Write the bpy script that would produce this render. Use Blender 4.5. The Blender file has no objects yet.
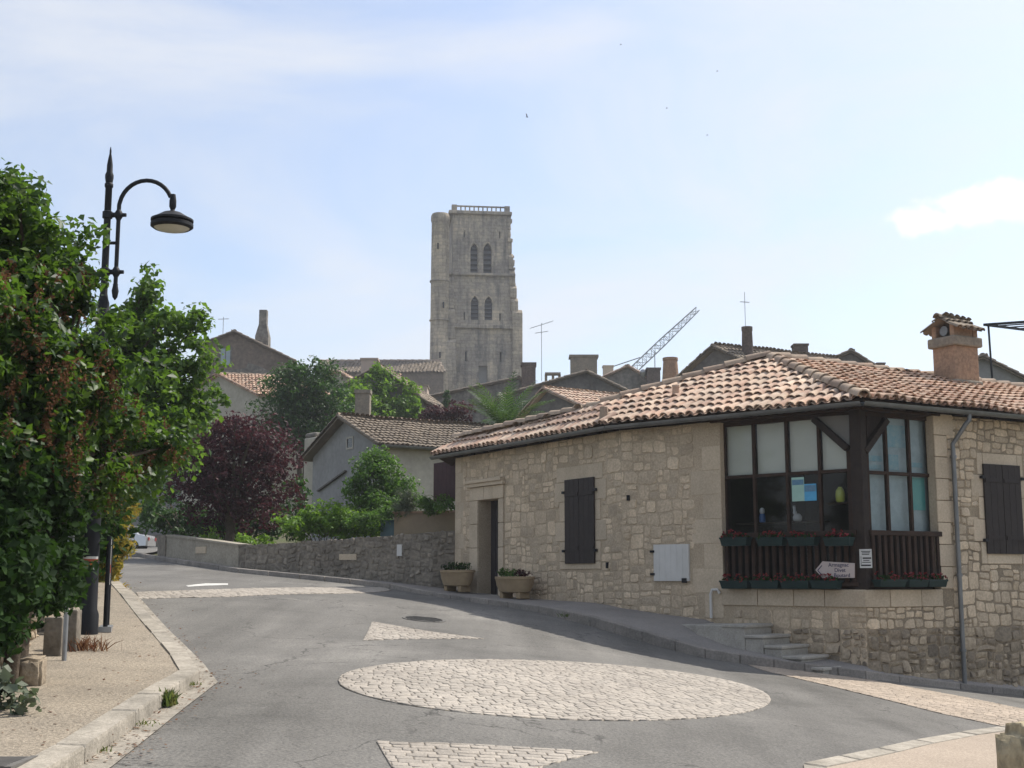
import bpy, math, random
import numpy as np
from mathutils import Vector, Matrix
from mathutils.geometry import tessellate_polygon, delaunay_2d_cdt

random.seed(7); RNG = np.random.default_rng(7)
scene = bpy.context.scene
COL = scene.collection
R = math.radians

# ------------------------------------------------------------ camera, sky, sun, exposure
F, YH, EYE = 1290.0, 577.0, 1.6          # focal length in pixels, horizon row, eye height
PITCH = math.atan((YH - 384) / F)
cam_data = bpy.data.cameras.new('camera')
cam_data.sensor_width = 36.0
cam_data.lens = 36.0 * F / 1024
cam_data.clip_start = 0.1
cam_data.clip_end = 4000
cam = bpy.data.objects.new('camera', cam_data)
COL.objects.link(cam)
cam.location = (0, 0, EYE)
cam.rotation_euler = (math.pi / 2 + PITCH, 0, 0)
scene.camera = cam

SUN_AZ, SUN_EL = 54.0, 52.0              # degrees to the right of straight ahead, above the horizon
sun_data = bpy.data.lights.new('sun', 'SUN')
sun_data.energy = 4.0
sun_data.angle = R(0.5)
sun_data.color = (1.0, 0.94, 0.85)
sun = bpy.data.objects.new('sun', sun_data)
COL.objects.link(sun)
sun.rotation_euler = (R(90 - SUN_EL), 0, -R(SUN_AZ) + math.pi)
sun.rotation_euler = Vector((-math.sin(R(SUN_AZ)) * math.cos(R(SUN_EL)), -math.cos(R(SUN_AZ)) * math.cos(R(SUN_EL)), -math.sin(R(SUN_EL)))).to_track_quat('-Z', 'Y').to_euler()
sun.location = (30, 20, 60)

def photo_ray(px, py):
    x, y = px - 512, 384 - py
    return Vector((x, F * math.cos(PITCH) - y * math.sin(PITCH), F * math.sin(PITCH) + y * math.cos(PITCH)))

world = bpy.data.worlds.new('World')
scene.world = world
world.use_nodes = True
wn, wl = world.node_tree.nodes, world.node_tree.links
wn.clear()
w_out = wn.new('ShaderNodeOutputWorld')
w_bg = wn.new('ShaderNodeBackground')
w_bg.inputs['Strength'].default_value = 0.14
w_sky = wn.new('ShaderNodeTexSky')
w_sky.sky_type = 'NISHITA'
w_sky.sun_disc = False
w_sky.sun_elevation = R(SUN_EL)
w_sky.sun_rotation = R(SUN_AZ)
w_sky.altitude = 150
w_sky.air_density = 1.0
w_sky.dust_density = 2.2
w_sky.ozone_density = 1.5
w_tc = wn.new('ShaderNodeTexCoord')
# thin high cloud: stretched noise on the direction of view
w_map = wn.new('ShaderNodeMapping'); w_map.inputs['Scale'].default_value = (2.0, 2.0, 5.0)
w_map.inputs['Rotation'].default_value = (0.25, 0.35, 0.3)
w_n = wn.new('ShaderNodeTexNoise'); w_n.inputs['Scale'].default_value = 1.3; w_n.inputs['Detail'].default_value = 7; w_n.inputs['Roughness'].default_value = 0.55
w_n.inputs['Distortion'].default_value = 0.6
w_r = wn.new('ShaderNodeMapRange'); w_r.inputs['From Min'].default_value = 0.36; w_r.inputs['From Max'].default_value = 0.74
w_r.inputs['To Min'].default_value = 0.12; w_r.inputs['To Max'].default_value = 0.82; w_r.interpolation_type = 'SMOOTHSTEP'
wl.new(w_tc.outputs['Generated'], w_map.inputs['Vector']); wl.new(w_map.outputs['Vector'], w_n.inputs['Vector']); wl.new(w_n.outputs['Fac'], w_r.inputs['Value'])
w_m1 = wn.new('ShaderNodeMix'); w_m1.data_type = 'RGBA'
w_m1.inputs['B'].default_value = (4.4, 4.5, 4.7, 1)
w_t = wn.new('ShaderNodeMix'); w_t.data_type = 'RGBA'; w_t.blend_type = 'MULTIPLY'; w_t.inputs['Factor'].default_value = 1.0; w_t.inputs['B'].default_value = (0.96, 0.975, 0.995, 1)
wl.new(w_sky.outputs['Color'], w_t.inputs['A'])
wl.new(w_r.outputs['Result'], w_m1.inputs['Factor']); wl.new(w_t.outputs['Result'], w_m1.inputs['A'])
# one small cumulus to the right
cdir = photo_ray(972, 209).normalized()
c_right = Vector((cdir.y, -cdir.x, 0)).normalized(); c_up = c_right.cross(cdir).normalized()
def w_math(op, a, b=None):
    m = wn.new('ShaderNodeMath'); m.operation = op
    for i, v in enumerate((a, b)):
        if v is None: continue
        if isinstance(v, (int, float)): m.inputs[i].default_value = v
        else: wl.new(v, m.inputs[i])
    return m.outputs[0]
def w_dot(vec):
    m = wn.new('ShaderNodeVectorMath'); m.operation = 'DOT_PRODUCT'
    wl.new(w_tc.outputs['Generated'], m.inputs[0]); m.inputs[1].default_value = vec
    return m.outputs['Value']
w_n2 = wn.new('ShaderNodeTexNoise'); w_n2.inputs['Scale'].default_value = 38; w_n2.inputs['Detail'].default_value = 5
wl.new(w_tc.outputs['Generated'], w_n2.inputs['Vector'])
du, dv = w_dot(c_right), w_dot(c_up)
def lobe(u0, v0, ru, rv):
    a = w_math('MULTIPLY', w_math('SUBTRACT', du, u0), 1 / ru)
    b = w_math('MULTIPLY', w_math('SUBTRACT', dv, v0), 1 / rv)
    return w_math('SUBTRACT', 1.0, w_math('SQRT', w_math('ADD', w_math('MULTIPLY', a, a), w_math('MULTIPLY', b, b))))
l1 = lobe(-0.034, -0.006, 0.030, 0.014)
l2 = lobe(0.020, 0.002, 0.062, 0.019)
lm = w_math('MAXIMUM', l1, l2)
lm = w_math('MULTIPLY', lm, w_math('GREATER_THAN', w_dot(cdir), 0.5))
lm = w_math('ADD', lm, w_math('MULTIPLY', w_math('SUBTRACT', w_n2.outputs['Fac'], 0.5), 1.5))
w_cr = wn.new('ShaderNodeMapRange'); w_cr.inputs['From Min'].default_value = 0.0; w_cr.inputs['From Max'].default_value = 0.46; w_cr.interpolation_type = 'SMOOTHSTEP'
wl.new(lm, w_cr.inputs['Value'])
w_m2 = wn.new('ShaderNodeMix'); w_m2.data_type = 'RGBA'; w_m2.inputs['B'].default_value = (5.6, 5.6, 5.6, 1)
wl.new(w_cr.outputs['Result'], w_m2.inputs['Factor']); wl.new(w_m1.outputs['Result'], w_m2.inputs['A'])
wl.new(w_m2.outputs['Result'], w_bg.inputs['Color'])
wl.new(w_bg.outputs['Background'], w_out.inputs['Surface'])

scene.view_settings.view_transform = 'Standard'
scene.view_settings.look = 'None'
scene.view_settings.gamma = 1.0
scene.view_settings.exposure = 0.5
scene.render.engine = 'CYCLES'
scene.cycles.use_denoising = True
scene.cycles.max_bounces = 6
scene.cycles.transparent_max_bounces = 12
scene.cycles.caustics_reflective = False
scene.cycles.caustics_refractive = False

# ------------------------------------------------------------ survey helpers: places read off the photograph at a given distance
def P(px, py, Y):
    d = photo_ray(px, py); k = Y / d.y
    return Vector((d.x * k, Y, EYE + d.z * k))
def Pz(px, py, z):
    d = photo_ray(px, py); k = (z - EYE) / d.z
    return Vector((d.x * k, d.y * k, z))
def Pplane(px, py, p0, n):
    d = photo_ray(px, py); o = Vector((0, 0, EYE))
    k = (p0 - o).dot(n) / d.dot(n)
    return o + d * k

# ------------------------------------------------------------ materials
def new_mat(name):
    m = bpy.data.materials.new(name); m.use_nodes = True
    n = m.node_tree.nodes; l = m.node_tree.links
    return m, n, l, n['Principled BSDF']
def rgba(c): return (c[0], c[1], c[2], 1.0)
def noise_node(n, l, vec, scale, detail=4, rough=0.6):
    t = n.new('ShaderNodeTexNoise'); t.inputs['Scale'].default_value = scale
    t.inputs['Detail'].default_value = detail; t.inputs['Roughness'].default_value = rough
    l.new(vec, t.inputs['Vector']); return t
def ramp_node(n, l, fac, stops, interp='LINEAR'):
    r = n.new('ShaderNodeValToRGB'); r.color_ramp.interpolation = interp
    e = r.color_ramp.elements
    while len(e) < len(stops): e.new(0.5)
    for i, (p, c) in enumerate(stops): e[i].position = p; e[i].color = rgba(c)
    l.new(fac, r.inputs['Fac']); return r
def mix_node(n, l, fac, a, b, mode='MIX'):
    m = n.new('ShaderNodeMix'); m.data_type = 'RGBA'; m.blend_type = mode
    for s, v in (('Factor', fac), ('A', a), ('B', b)):
        if isinstance(v, (int, float)): m.inputs[s].default_value = v
        elif isinstance(v, tuple): m.inputs[s].default_value = rgba(v)
        else: l.new(v, m.inputs[s])
    return m.outputs['Result']
def bump_to(n, l, b, height, strength, dist=0.02):
    bp = n.new('ShaderNodeBump'); bp.inputs['Strength'].default_value = strength; bp.inputs['Distance'].default_value = dist
    l.new(height, bp.inputs['Height']); l.new(bp.outputs['Normal'], b.inputs['Normal']); return bp
def M(name, c1, c2=None, scale=4.0, rough=0.9, bump=0.0, bscale=30.0, spec=0.25, metal=0.0, island=0.0, fine=0.0, fscale=60.0, bdist=0.02):
    m, n, l, b = new_mat(name)
    tc = n.new('ShaderNodeTexCoord').outputs['Object']
    col = None
    if c2 is None: c2 = tuple(x * 0.72 for x in c1)
    t = noise_node(n, l, tc, scale, 5, 0.62)
    r = ramp_node(n, l, t.outputs['Fac'], [(0.3, c2), (0.68, c1)])
    col = r.outputs['Color']
    if fine:
        t2 = noise_node(n, l, tc, fscale, 2, 0.6)
        r2 = ramp_node(n, l, t2.outputs['Fac'], [(0.32, (1 - fine,) * 3), (0.68, (1 + fine,) * 3)])
        col = mix_node(n, l, 1.0, col, r2.outputs['Color'], 'MULTIPLY')
    if island:
        g = n.new('ShaderNodeNewGeometry')
        r3 = ramp_node(n, l, g.outputs['Random Per Island'], [(0, (1 - island,) * 3), (1, (1 + island, 1 + island * 0.9, 1 + island * 0.75))])
        col = mix_node(n, l, 1.0, col, r3.outputs['Color'], 'MULTIPLY')
    l.new(col, b.inputs['Base Color'])
    b.inputs['Roughness'].default_value = rough; b.inputs['Metallic'].default_value = metal
    b.inputs['Specular IOR Level'].default_value = spec
    if bump:
        tb = noise_node(n, l, tc, bscale, 4, 0.6); bump_to(n, l, b, tb.outputs['Fac'], bump, bdist)
    return m
def M_tiles(name, stops, grey=0.35, moss=(0.16, 0.14, 0.11)):
    m, n, l, b = new_mat(name)
    tc = n.new('ShaderNodeTexCoord').outputs['Object']
    g = n.new('ShaderNodeNewGeometry')
    pn_ = noise_node(n, l, tc, 0.9, 4, 0.6)
    pm_ = n.new('ShaderNodeMapRange'); pm_.inputs['From Min'].default_value = 0.3; pm_.inputs['From Max'].default_value = 0.7; l.new(pn_.outputs['Fac'], pm_.inputs['Value'])
    mf_ = n.new('ShaderNodeMix'); mf_.inputs['Factor'].default_value = 0.42; l.new(g.outputs['Random Per Island'], mf_.inputs['A']); l.new(pm_.outputs['Result'], mf_.inputs['B'])
    r = ramp_node(n, l, mf_.outputs['Result'], stops, 'LINEAR')
    t = noise_node(n, l, tc, 9.0, 6, 0.7)
    f = ramp_node(n, l, t.outputs['Fac'], [(0.48, (0, 0, 0)), (0.72, (grey,) * 3)])
    col = mix_node(n, l, f.outputs['Color'], r.outputs['Color'], moss)
    t3 = noise_node(n, l, tc, 1.1, 3, 0.5)
    f3 = ramp_node(n, l, t3.outputs['Fac'], [(0.35, (0.8, 0.8, 0.8)), (0.65, (1.1, 1.08, 1.05))])
    col = mix_node(n, l, 1.0, col, f3.outputs['Color'], 'MULTIPLY')
    l.new(col, b.inputs['Base Color']); b.inputs['Roughness'].default_value = 0.88; b.inputs['Specular IOR Level'].default_value = 0.2
    t2 = noise_node(n, l, tc, 45.0, 3); bump_to(n, l, b, t2.outputs['Fac'], 0.35, 0.01)
    return m
def M_leaf(name, stops, trans=0.35, tcol=(0.18, 0.30, 0.03), rough=0.55, spec=0.35):
    m, n, l, b = new_mat(name)
    g = n.new('ShaderNodeNewGeometry')
    tc = n.new('ShaderNodeTexCoord').outputs['Object']
    r = ramp_node(n, l, g.outputs['Random Per Island'], stops)
    t = noise_node(n, l, tc, 1.3, 3)
    f = ramp_node(n, l, t.outputs['Fac'], [(0.32, (0.60, 0.62, 0.58)), (0.68, (1.30, 1.24, 1.15))])
    col = mix_node(n, l, 1.0, r.outputs['Color'], f.outputs['Color'], 'MULTIPLY')
    l.new(col, b.inputs['Base Color']); b.inputs['Roughness'].default_value = rough; b.inputs['Specular IOR Level'].default_value = spec
    tr = n.new('ShaderNodeBsdfTranslucent')
    tm = mix_node(n, l, 0.6, col, tcol); l.new(tm, tr.inputs['Color'])
    ms = n.new('ShaderNodeMixShader'); ms.inputs[0].default_value = trans
    l.new(b.outputs[0], ms.inputs[1]); l.new(tr.outputs[0], ms.inputs[2])
    l.new(ms.outputs[0], n['Material Output'].inputs['Surface'])
    return m
def M_setts(name, c1, c2, mortar, size=0.13, rot=0.0, ratio=1.0):
    m, n, l, b = new_mat(name)
    tc = n.new('ShaderNodeTexCoord').outputs['Object']
    mp = n.new('ShaderNodeMapping'); mp.inputs['Rotation'].default_value = (0, 0, rot); l.new(tc, mp.inputs['Vector'])
    nz = noise_node(n, l, tc, 2.5, 3)
    nv = n.new('ShaderNodeVectorMath'); nv.operation = 'SCALE'; nv.inputs['Scale'].default_value = 0.10
    l.new(nz.outputs['Color'], nv.inputs[0])
    ad = n.new('ShaderNodeVectorMath'); ad.operation = 'ADD'; l.new(mp.outputs['Vector'], ad.inputs[0]); l.new(nv.outputs['Vector'], ad.inputs[1])
    br = n.new('ShaderNodeTexBrick'); l.new(ad.outputs['Vector'], br.inputs['Vector'])
    br.inputs['Scale'].default_value = 1.0; br.inputs['Brick Width'].default_value = size * ratio; br.inputs['Row Height'].default_value = size
    br.inputs['Mortar Size'].default_value = size * 0.085; br.inputs['Mortar Smooth'].default_value = 0.6
    br.inputs['Color1'].default_value = rgba(c1); br.inputs['Color2'].default_value = rgba(c2); br.inputs['Mortar'].default_value = rgba(mortar)
    t = noise_node(n, l, tc, 1.2, 5)
    f = ramp_node(n, l, t.outputs['Fac'], [(0.3, (0.8, 0.79, 0.77)), (0.7, (1.1, 1.1, 1.1))])
    col = mix_node(n, l, 1.0, br.outputs['Color'], f.outputs['Color'], 'MULTIPLY')
    t2 = noise_node(n, l, tc, 40.0, 3)
    f2 = ramp_node(n, l, t2.outputs['Fac'], [(0.3, (0.82,) * 3), (0.7, (1.12,) * 3)])
    col = mix_node(n, l, 1.0, col, f2.outputs['Color'], 'MULTIPLY')
    l.new(col, b.inputs['Base Color']); b.inputs['Roughness'].default_value = 0.85; b.inputs['Specular IOR Level'].default_value = 0.25
    mt = n.new('ShaderNodeMath'); mt.operation = 'MULTIPLY_ADD'; l.new(br.outputs['Fac'], mt.inputs[0]); mt.inputs[1].default_value = -1.0
    l.new(t2.outputs['Fac'], mt.inputs[2])
    bump_to(n, l, b, mt.outputs[0], 0.8, 0.012)
    return m
def M_asphalt(name):
    m, n, l, b = new_mat(name)
    tc = n.new('ShaderNodeTexCoord').outputs['Object']
    big = noise_node(n, l, tc, 0.45, 6, 0.65)
    r = ramp_node(n, l, big.outputs['Fac'], [(0.30, (0.100, 0.096, 0.087)), (0.46, (0.140, 0.134, 0.122)), (0.56, (0.153, 0.146, 0.133)), (0.72, (0.205, 0.195, 0.176))])
    fine = noise_node(n, l, tc, 42.0, 3, 0.7)
    f = ramp_node(n, l, fine.outputs['Fac'], [(0.30, (0.62,) * 3), (0.5, (1.0,) * 3), (0.72, (1.42, 1.4, 1.36))])
    col = mix_node(n, l, 1.0, r.outputs['Color'], f.outputs['Color'], 'MULTIPLY')
    # long wheel-worn streaks and thin cracks
    mp = n.new('ShaderNodeMapping'); mp.inputs['Rotation'].default_value = (0, 0, 0.25); mp.inputs['Scale'].default_value = (1.6, 0.14, 1); l.new(tc, mp.inputs['Vector'])
    st = noise_node(n, l, mp.outputs['Vector'], 1.0, 3)
    sr = ramp_node(n, l, st.outputs['Fac'], [(0.3, (0.80,) * 3), (0.7, (1.15,) * 3)])
    col = mix_node(n, l, 1.0, col, sr.outputs['Color'], 'MULTIPLY')
    nz = noise_node(n, l, tc, 1.5, 4)
    nv = n.new('ShaderNodeVectorMath'); nv.operation = 'SCALE'; nv.inputs['Scale'].default_value = 0.9; l.new(nz.outputs['Color'], nv.inputs[0])
    ad = n.new('ShaderNodeVectorMath'); ad.operation = 'ADD'; l.new(tc, ad.inputs[0]); l.new(nv.outputs['Vector'], ad.inputs[1])
    vo = n.new('ShaderNodeTexVoronoi'); vo.feature = 'DISTANCE_TO_EDGE'; vo.inputs['Scale'].default_value = 0.42; l.new(ad.outputs['Vector'], vo.inputs['Vector'])
    cr = ramp_node(n, l, vo.outputs['Distance'], [(0.0, (0.38,) * 3), (0.007, (1.0,) * 3)])
    gate = ramp_node(n, l, big.outputs['Fac'], [(0.42, (0, 0, 0)), (0.52, (0.95,) * 3)])
    col = mix_node(n, l, gate.outputs['Color'], col, mix_node(n, l, 1.0, col, cr.outputs['Color'], 'MULTIPLY'))
    l.new(col, b.inputs['Base Color']); b.inputs['Roughness'].default_value = 0.9; b.inputs['Specular IOR Level'].default_value = 0.25
    bump_to(n, l, b, fine.outputs['Fac'], 0.6, 0.012)
    return m
def M_glass(name, tint=(0.9, 0.95, 0.95)):
    m, n, l, b = new_mat(name)
    n.remove(b)
    tr = n.new('ShaderNodeBsdfTransparent'); tr.inputs['Color'].default_value = rgba(tint)
    gl = n.new('ShaderNodeBsdfGlossy'); gl.inputs['Roughness'].default_value = 0.03
    fr = n.new('ShaderNodeFresnel'); fr.inputs['IOR'].default_value = 1.5
    tcn = n.new('ShaderNodeTexCoord').outputs['Object']
    t = noise_node(n, l, tcn, 3.0, 1); bp = n.new('ShaderNodeBump'); bp.inputs['Strength'].default_value = 0.05; bp.inputs['Distance'].default_value = 0.02
    l.new(t.outputs['Fac'], bp.inputs['Height']); l.new(bp.outputs['Normal'], gl.inputs['Normal'])
    ms = n.new('ShaderNodeMixShader'); fm = n.new('ShaderNodeMath'); fm.operation = 'MULTIPLY'; fm.inputs[1].default_value = 0.65; l.new(fr.outputs[0], fm.inputs[0]); l.new(fm.outputs[0], ms.inputs[0]); l.new(tr.outputs[0], ms.inputs[1]); l.new(gl.outputs[0], ms.inputs[2])
    l.new(ms.outputs[0], n['Material Output'].inputs['Surface'])
    return m

MAT = {}
MAT['asphalt'] = M_asphalt('asphalt')
MAT['setts'] = M_setts('pale_setts', (0.46, 0.405, 0.335), (0.37, 0.32, 0.265), (0.25, 0.215, 0.17), 0.125, 0.25, 1.25)
MAT['setts_pink'] = M_setts('pinkish_setts', (0.40, 0.325, 0.25), (0.33, 0.265, 0.205), (0.25, 0.205, 0.16), 0.125, -0.5, 1.3)
MAT['gravel'] = M('washed_gravel', (0.315, 0.268, 0.205), (0.225, 0.193, 0.15), 1.3, 0.95, 0.7, 60, fine=0.38, fscale=46)
MAT['gravel_pink'] = M('pinkish_concrete', (0.37, 0.305, 0.24), (0.31, 0.255, 0.20), 1.3, 0.95, 0.5, 60, fine=0.2, fscale=50)
MAT['walk'] = M('old_asphalt_walk', (0.29, 0.265, 0.24), (0.22, 0.205, 0.19), 1.1, 0.95, 0.5, 60, fine=0.2, fscale=60)
MAT['kerb'] = M('kerb_stone', (0.38, 0.345, 0.29), (0.22, 0.20, 0.165), 3.4, 0.9, 0.4, 40, island=0.12, fine=0.15, fscale=30)
MAT['kerb_dark'] = M('dark_kerb_stone', (0.30, 0.27, 0.24), (0.20, 0.185, 0.165), 2.6, 0.9, 0.4, 40, island=0.15, fine=0.15, fscale=30)
MAT['earth'] = M('grassy_earth', (0.07, 0.085, 0.03), (0.09, 0.075, 0.05), 0.4, 1.0, 0.6, 15, fine=0.3, fscale=12)
MAT['paint'] = M('worn_road_paint', (0.62, 0.61, 0.57), (0.40, 0.39, 0.36), 6, 0.8)
MAT['stone'] = M('pale_limestone_rubble', (0.585, 0.482, 0.356), (0.44, 0.356, 0.256), 2.0, 0.95, 0.6, 24, island=0.22, fine=0.16, fscale=24)
MAT['stone_rough'] = M('rough_limestone_rubble', (0.39, 0.325, 0.24), (0.235, 0.195, 0.148), 2.2, 0.95, 0.8, 22, island=0.38, fine=0.2, fscale=20)
MAT['mortar'] = M('sandy_mortar', (0.485, 0.395, 0.286), (0.37, 0.298, 0.21), 0.9, 1.0, 0.6, 40, fine=0.15, fscale=40)
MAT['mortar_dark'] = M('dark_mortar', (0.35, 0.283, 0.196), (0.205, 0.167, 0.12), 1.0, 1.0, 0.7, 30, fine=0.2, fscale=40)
MAT['ashlar'] = M('dressed_limestone', (0.545, 0.455, 0.34), (0.43, 0.355, 0.26), 1.4, 0.92, 0.35, 40, island=0.10, fine=0.1, fscale=30)
MAT['step'] = M('worn_grey_stone', (0.44, 0.415, 0.365), (0.31, 0.29, 0.255), 3.0, 0.9, 0.4, 40, island=0.1, fine=0.12, fscale=40)
TILE_STOPS = [(0.0, (0.45, 0.27, 0.195)), (0.16, (0.54, 0.385, 0.285)), (0.32, (0.60, 0.47, 0.36)), (0.46, (0.48, 0.315, 0.235)), (0.58, (0.64, 0.52, 0.41)), (0.72, (0.44, 0.295, 0.225)), (0.86, (0.55, 0.44, 0.355)), (1.0, (0.36, 0.29, 0.24))]
MAT['tile'] = M_tiles('canal_tiles', TILE_STOPS, 0.35)
TILE_RED = [(0.0, (0.41, 0.235, 0.165)), (0.2, (0.49, 0.32, 0.23)), (0.4, (0.54, 0.40, 0.30)), (0.56, (0.44, 0.27, 0.195)), (0.70, (0.57, 0.44, 0.335)), (0.86, (0.37, 0.23, 0.17)), (0.95, (0.33, 0.28, 0.24))]
MAT['tile_red'] = M_tiles('reddish_canal_tiles', TILE_RED, 0.4)
TILE_OLD = [(0.0, (0.185, 0.145, 0.11)), (0.2, (0.24, 0.20, 0.155)), (0.45, (0.20, 0.165, 0.13)), (0.65, (0.29, 0.24, 0.185)), (1.0, (0.165, 0.14, 0.115))]
MAT['tile_old'] = M_tiles('weathered_tiles', TILE_OLD, 0.5)
MAT['ridge'] = M_tiles('ridge_tiles', [(0.0, (0.36, 0.25, 0.18)), (0.35, (0.30, 0.23, 0.18)), (0.7, (0.42, 0.33, 0.25))], 0.6)
MAT['deck'] = M('roof_boards', (0.10, 0.075, 0.055), rough=0.95)
MAT['timber'] = M('dark_timber', (0.034, 0.024, 0.018), (0.018, 0.013, 0.011), 6, 0.75, 0.5, 25)
MAT['beam'] = M('brown_beam', (0.050, 0.028, 0.018), (0.024, 0.016, 0.012), 5, 0.8, 0.5, 25)
MAT['shutter'] = M('dark_brown_shutter', (0.032, 0.023, 0.020), (0.022, 0.016, 0.014), 6, 0.6, 0.3, 30)
MAT['plank'] = M('purple_brown_planks', (0.055, 0.026, 0.028), (0.038, 0.018, 0.020), 5, 0.7, 0.3, 30)
MAT['door'] = M('dark_door', (0.045, 0.038, 0.040), (0.03, 0.026, 0.028), 5, 0.6)
MAT['zinc'] = M('zinc_gutter', (0.20, 0.205, 0.205), (0.13, 0.135, 0.135), 4, 0.45, spec=0.5, metal=0.5)
MAT['white_paint'] = M('grey_white_paint', (0.60, 0.59, 0.56), (0.52, 0.51, 0.48), 3, 0.6)
MAT['steel'] = M('galvanised_steel', (0.36, 0.37, 0.38), (0.27, 0.28, 0.29), 8, 0.45, spec=0.5, metal=0.7)
MAT['glass'] = M_glass('window_glass')
MAT['blind'] = M('pale_blind', (0.74, 0.70, 0.61), (0.68, 0.64, 0.56), 2, 0.9)
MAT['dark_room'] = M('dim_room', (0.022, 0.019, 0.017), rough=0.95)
MAT['box_green'] = M('dark_green_plastic', (0.014, 0.034, 0.032), (0.010, 0.025, 0.024), 5, 0.5)
MAT['petal'] = M_leaf('red_geranium', [(0, (0.15, 0.010, 0.012)), (0.6, (0.26, 0.015, 0.018)), (1, (0.20, 0.02, 0.04))], 0.2, (0.4, 0.02, 0.02))
MAT['iron'] = M('dark_iron_paint', (0.012, 0.013, 0.016), (0.008, 0.009, 0.011), 6, 0.6, spec=0.25)
MAT['concrete'] = M('old_concrete', (0.36, 0.325, 0.26), (0.25, 0.225, 0.18), 2.0, 0.95, 0.4, 25, fine=0.15, fscale=18)
MAT['parapet'] = M('dark_parapet_stone', (0.26, 0.23, 0.185), (0.15, 0.132, 0.108), 1.6, 0.95, 0.8, 14, island=0.15, fine=0.22, fscale=14)
MAT['parapet_mortar'] = M('dark_parapet_mortar', (0.25, 0.22, 0.178), (0.15, 0.132, 0.108), 1.4, 1.0, 0.8, 14, fine=0.2, fscale=14)
MAT['bark'] = M('bark', (0.11, 0.085, 0.06), (0.06, 0.048, 0.036), 9, 0.95, 0.8, 30)
MAT['sandstone_pot'] = M('sandstone_trough', (0.36, 0.27, 0.16), (0.27, 0.20, 0.125), 5, 0.9, 0.4, 40)
MAT['render_tan'] = M('tan_chimney_render', (0.36, 0.235, 0.155), (0.27, 0.185, 0.13), 3.5, 0.95, 0.6, 22, fine=0.18, fscale=16)
MAT['render_grey'] = M('grey_chimney_render', (0.27, 0.235, 0.185), (0.19, 0.17, 0.14), 3.0, 0.95, 0.5, 22, fine=0.15, fscale=16)
def M_tower(name, c1, c2, stain):
    m, n, l, b = new_mat(name); tc = n.new('ShaderNodeTexCoord').outputs['Object']
    r = ramp_node(n, l, noise_node(n, l, tc, 0.23, 8, 0.68).outputs['Fac'], [(0.40, c2), (0.60, c1)])
    mp = n.new('ShaderNodeMapping'); mp.inputs['Scale'].default_value = (1.1, 1.1, 0.16); l.new(tc, mp.inputs['Vector'])
    s_ = ramp_node(n, l, noise_node(n, l, mp.outputs['Vector'], 0.9, 5, 0.65).outputs['Fac'], [(0.47, (0, 0, 0)), (0.66, (0.8,) * 3)])
    col = mix_node(n, l, s_.outputs['Color'], r.outputs['Color'], stain)
    sep = n.new('ShaderNodeSeparateXYZ'); l.new(tc, sep.inputs[0]); cb = n.new('ShaderNodeCombineXYZ'); l.new(sep.outputs['X'], cb.inputs['X']); l.new(sep.outputs['Z'], cb.inputs['Y'])
    br = n.new('ShaderNodeTexBrick'); l.new(cb.outputs[0], br.inputs['Vector']); br.inputs['Scale'].default_value = 1.0; br.inputs['Brick Width'].default_value = 0.95; br.inputs['Row Height'].default_value = 0.46; br.inputs['Mortar Size'].default_value = 0.035; br.inputs['Mortar Smooth'].default_value = 0.5
    br.inputs['Color1'].default_value = (1.12, 1.1, 1.06, 1); br.inputs['Color2'].default_value = (0.74, 0.74, 0.77, 1); br.inputs['Mortar'].default_value = (0.62, 0.61, 0.60, 1)
    col = mix_node(n, l, 0.75, col, br.outputs['Color'], 'MULTIPLY')
    f2 = noise_node(n, l, tc, 2.6, 4, 0.7); col = mix_node(n, l, 1.0, col, ramp_node(n, l, f2.outputs['Fac'], [(0.3, (0.74,) * 3), (0.7, (1.2, 1.19, 1.16))]).outputs['Color'], 'MULTIPLY')
    l.new(col, b.inputs['Base Color']); b.inputs['Roughness'].default_value = 0.95; b.inputs['Specular IOR Level'].default_value = 0.15
    bump_to(n, l, b, f2.outputs['Fac'], 0.7, 0.18); return m
MAT['tower'] = M_tower('weathered_tower_stone', (0.53, 0.45, 0.35), (0.31, 0.275, 0.235), (0.13, 0.125, 0.12))
MAT['tower_pale'] = M_tower('pale_turret_stone', (0.56, 0.47, 0.355), (0.38, 0.325, 0.255), (0.20, 0.18, 0.15))
MAT['louvre'] = M('grey_louvres', (0.10, 0.10, 0.105), rough=0.8)
MAT['sett'] = M('pale_stone_setts', (0.385, 0.348, 0.300), (0.285, 0.255, 0.218), 0.9, 0.85, 0.5, 40, island=0.12, fine=0.14, fscale=32)
MAT['sett_pink'] = M('pinkish_stone_setts', (0.41, 0.34, 0.27), (0.33, 0.272, 0.212), 0.9, 0.85, 0.5, 40, island=0.12, fine=0.14, fscale=32)
MAT['joint'] = M('dirty_sett_joints', (0.25, 0.22, 0.178), (0.15, 0.13, 0.107), 1.6, 1.0, 0.5, 40, fine=0.2, fscale=40)
MAT['void'] = M('dark_recess', (0.03, 0.028, 0.027), rough=1.0)
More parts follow.
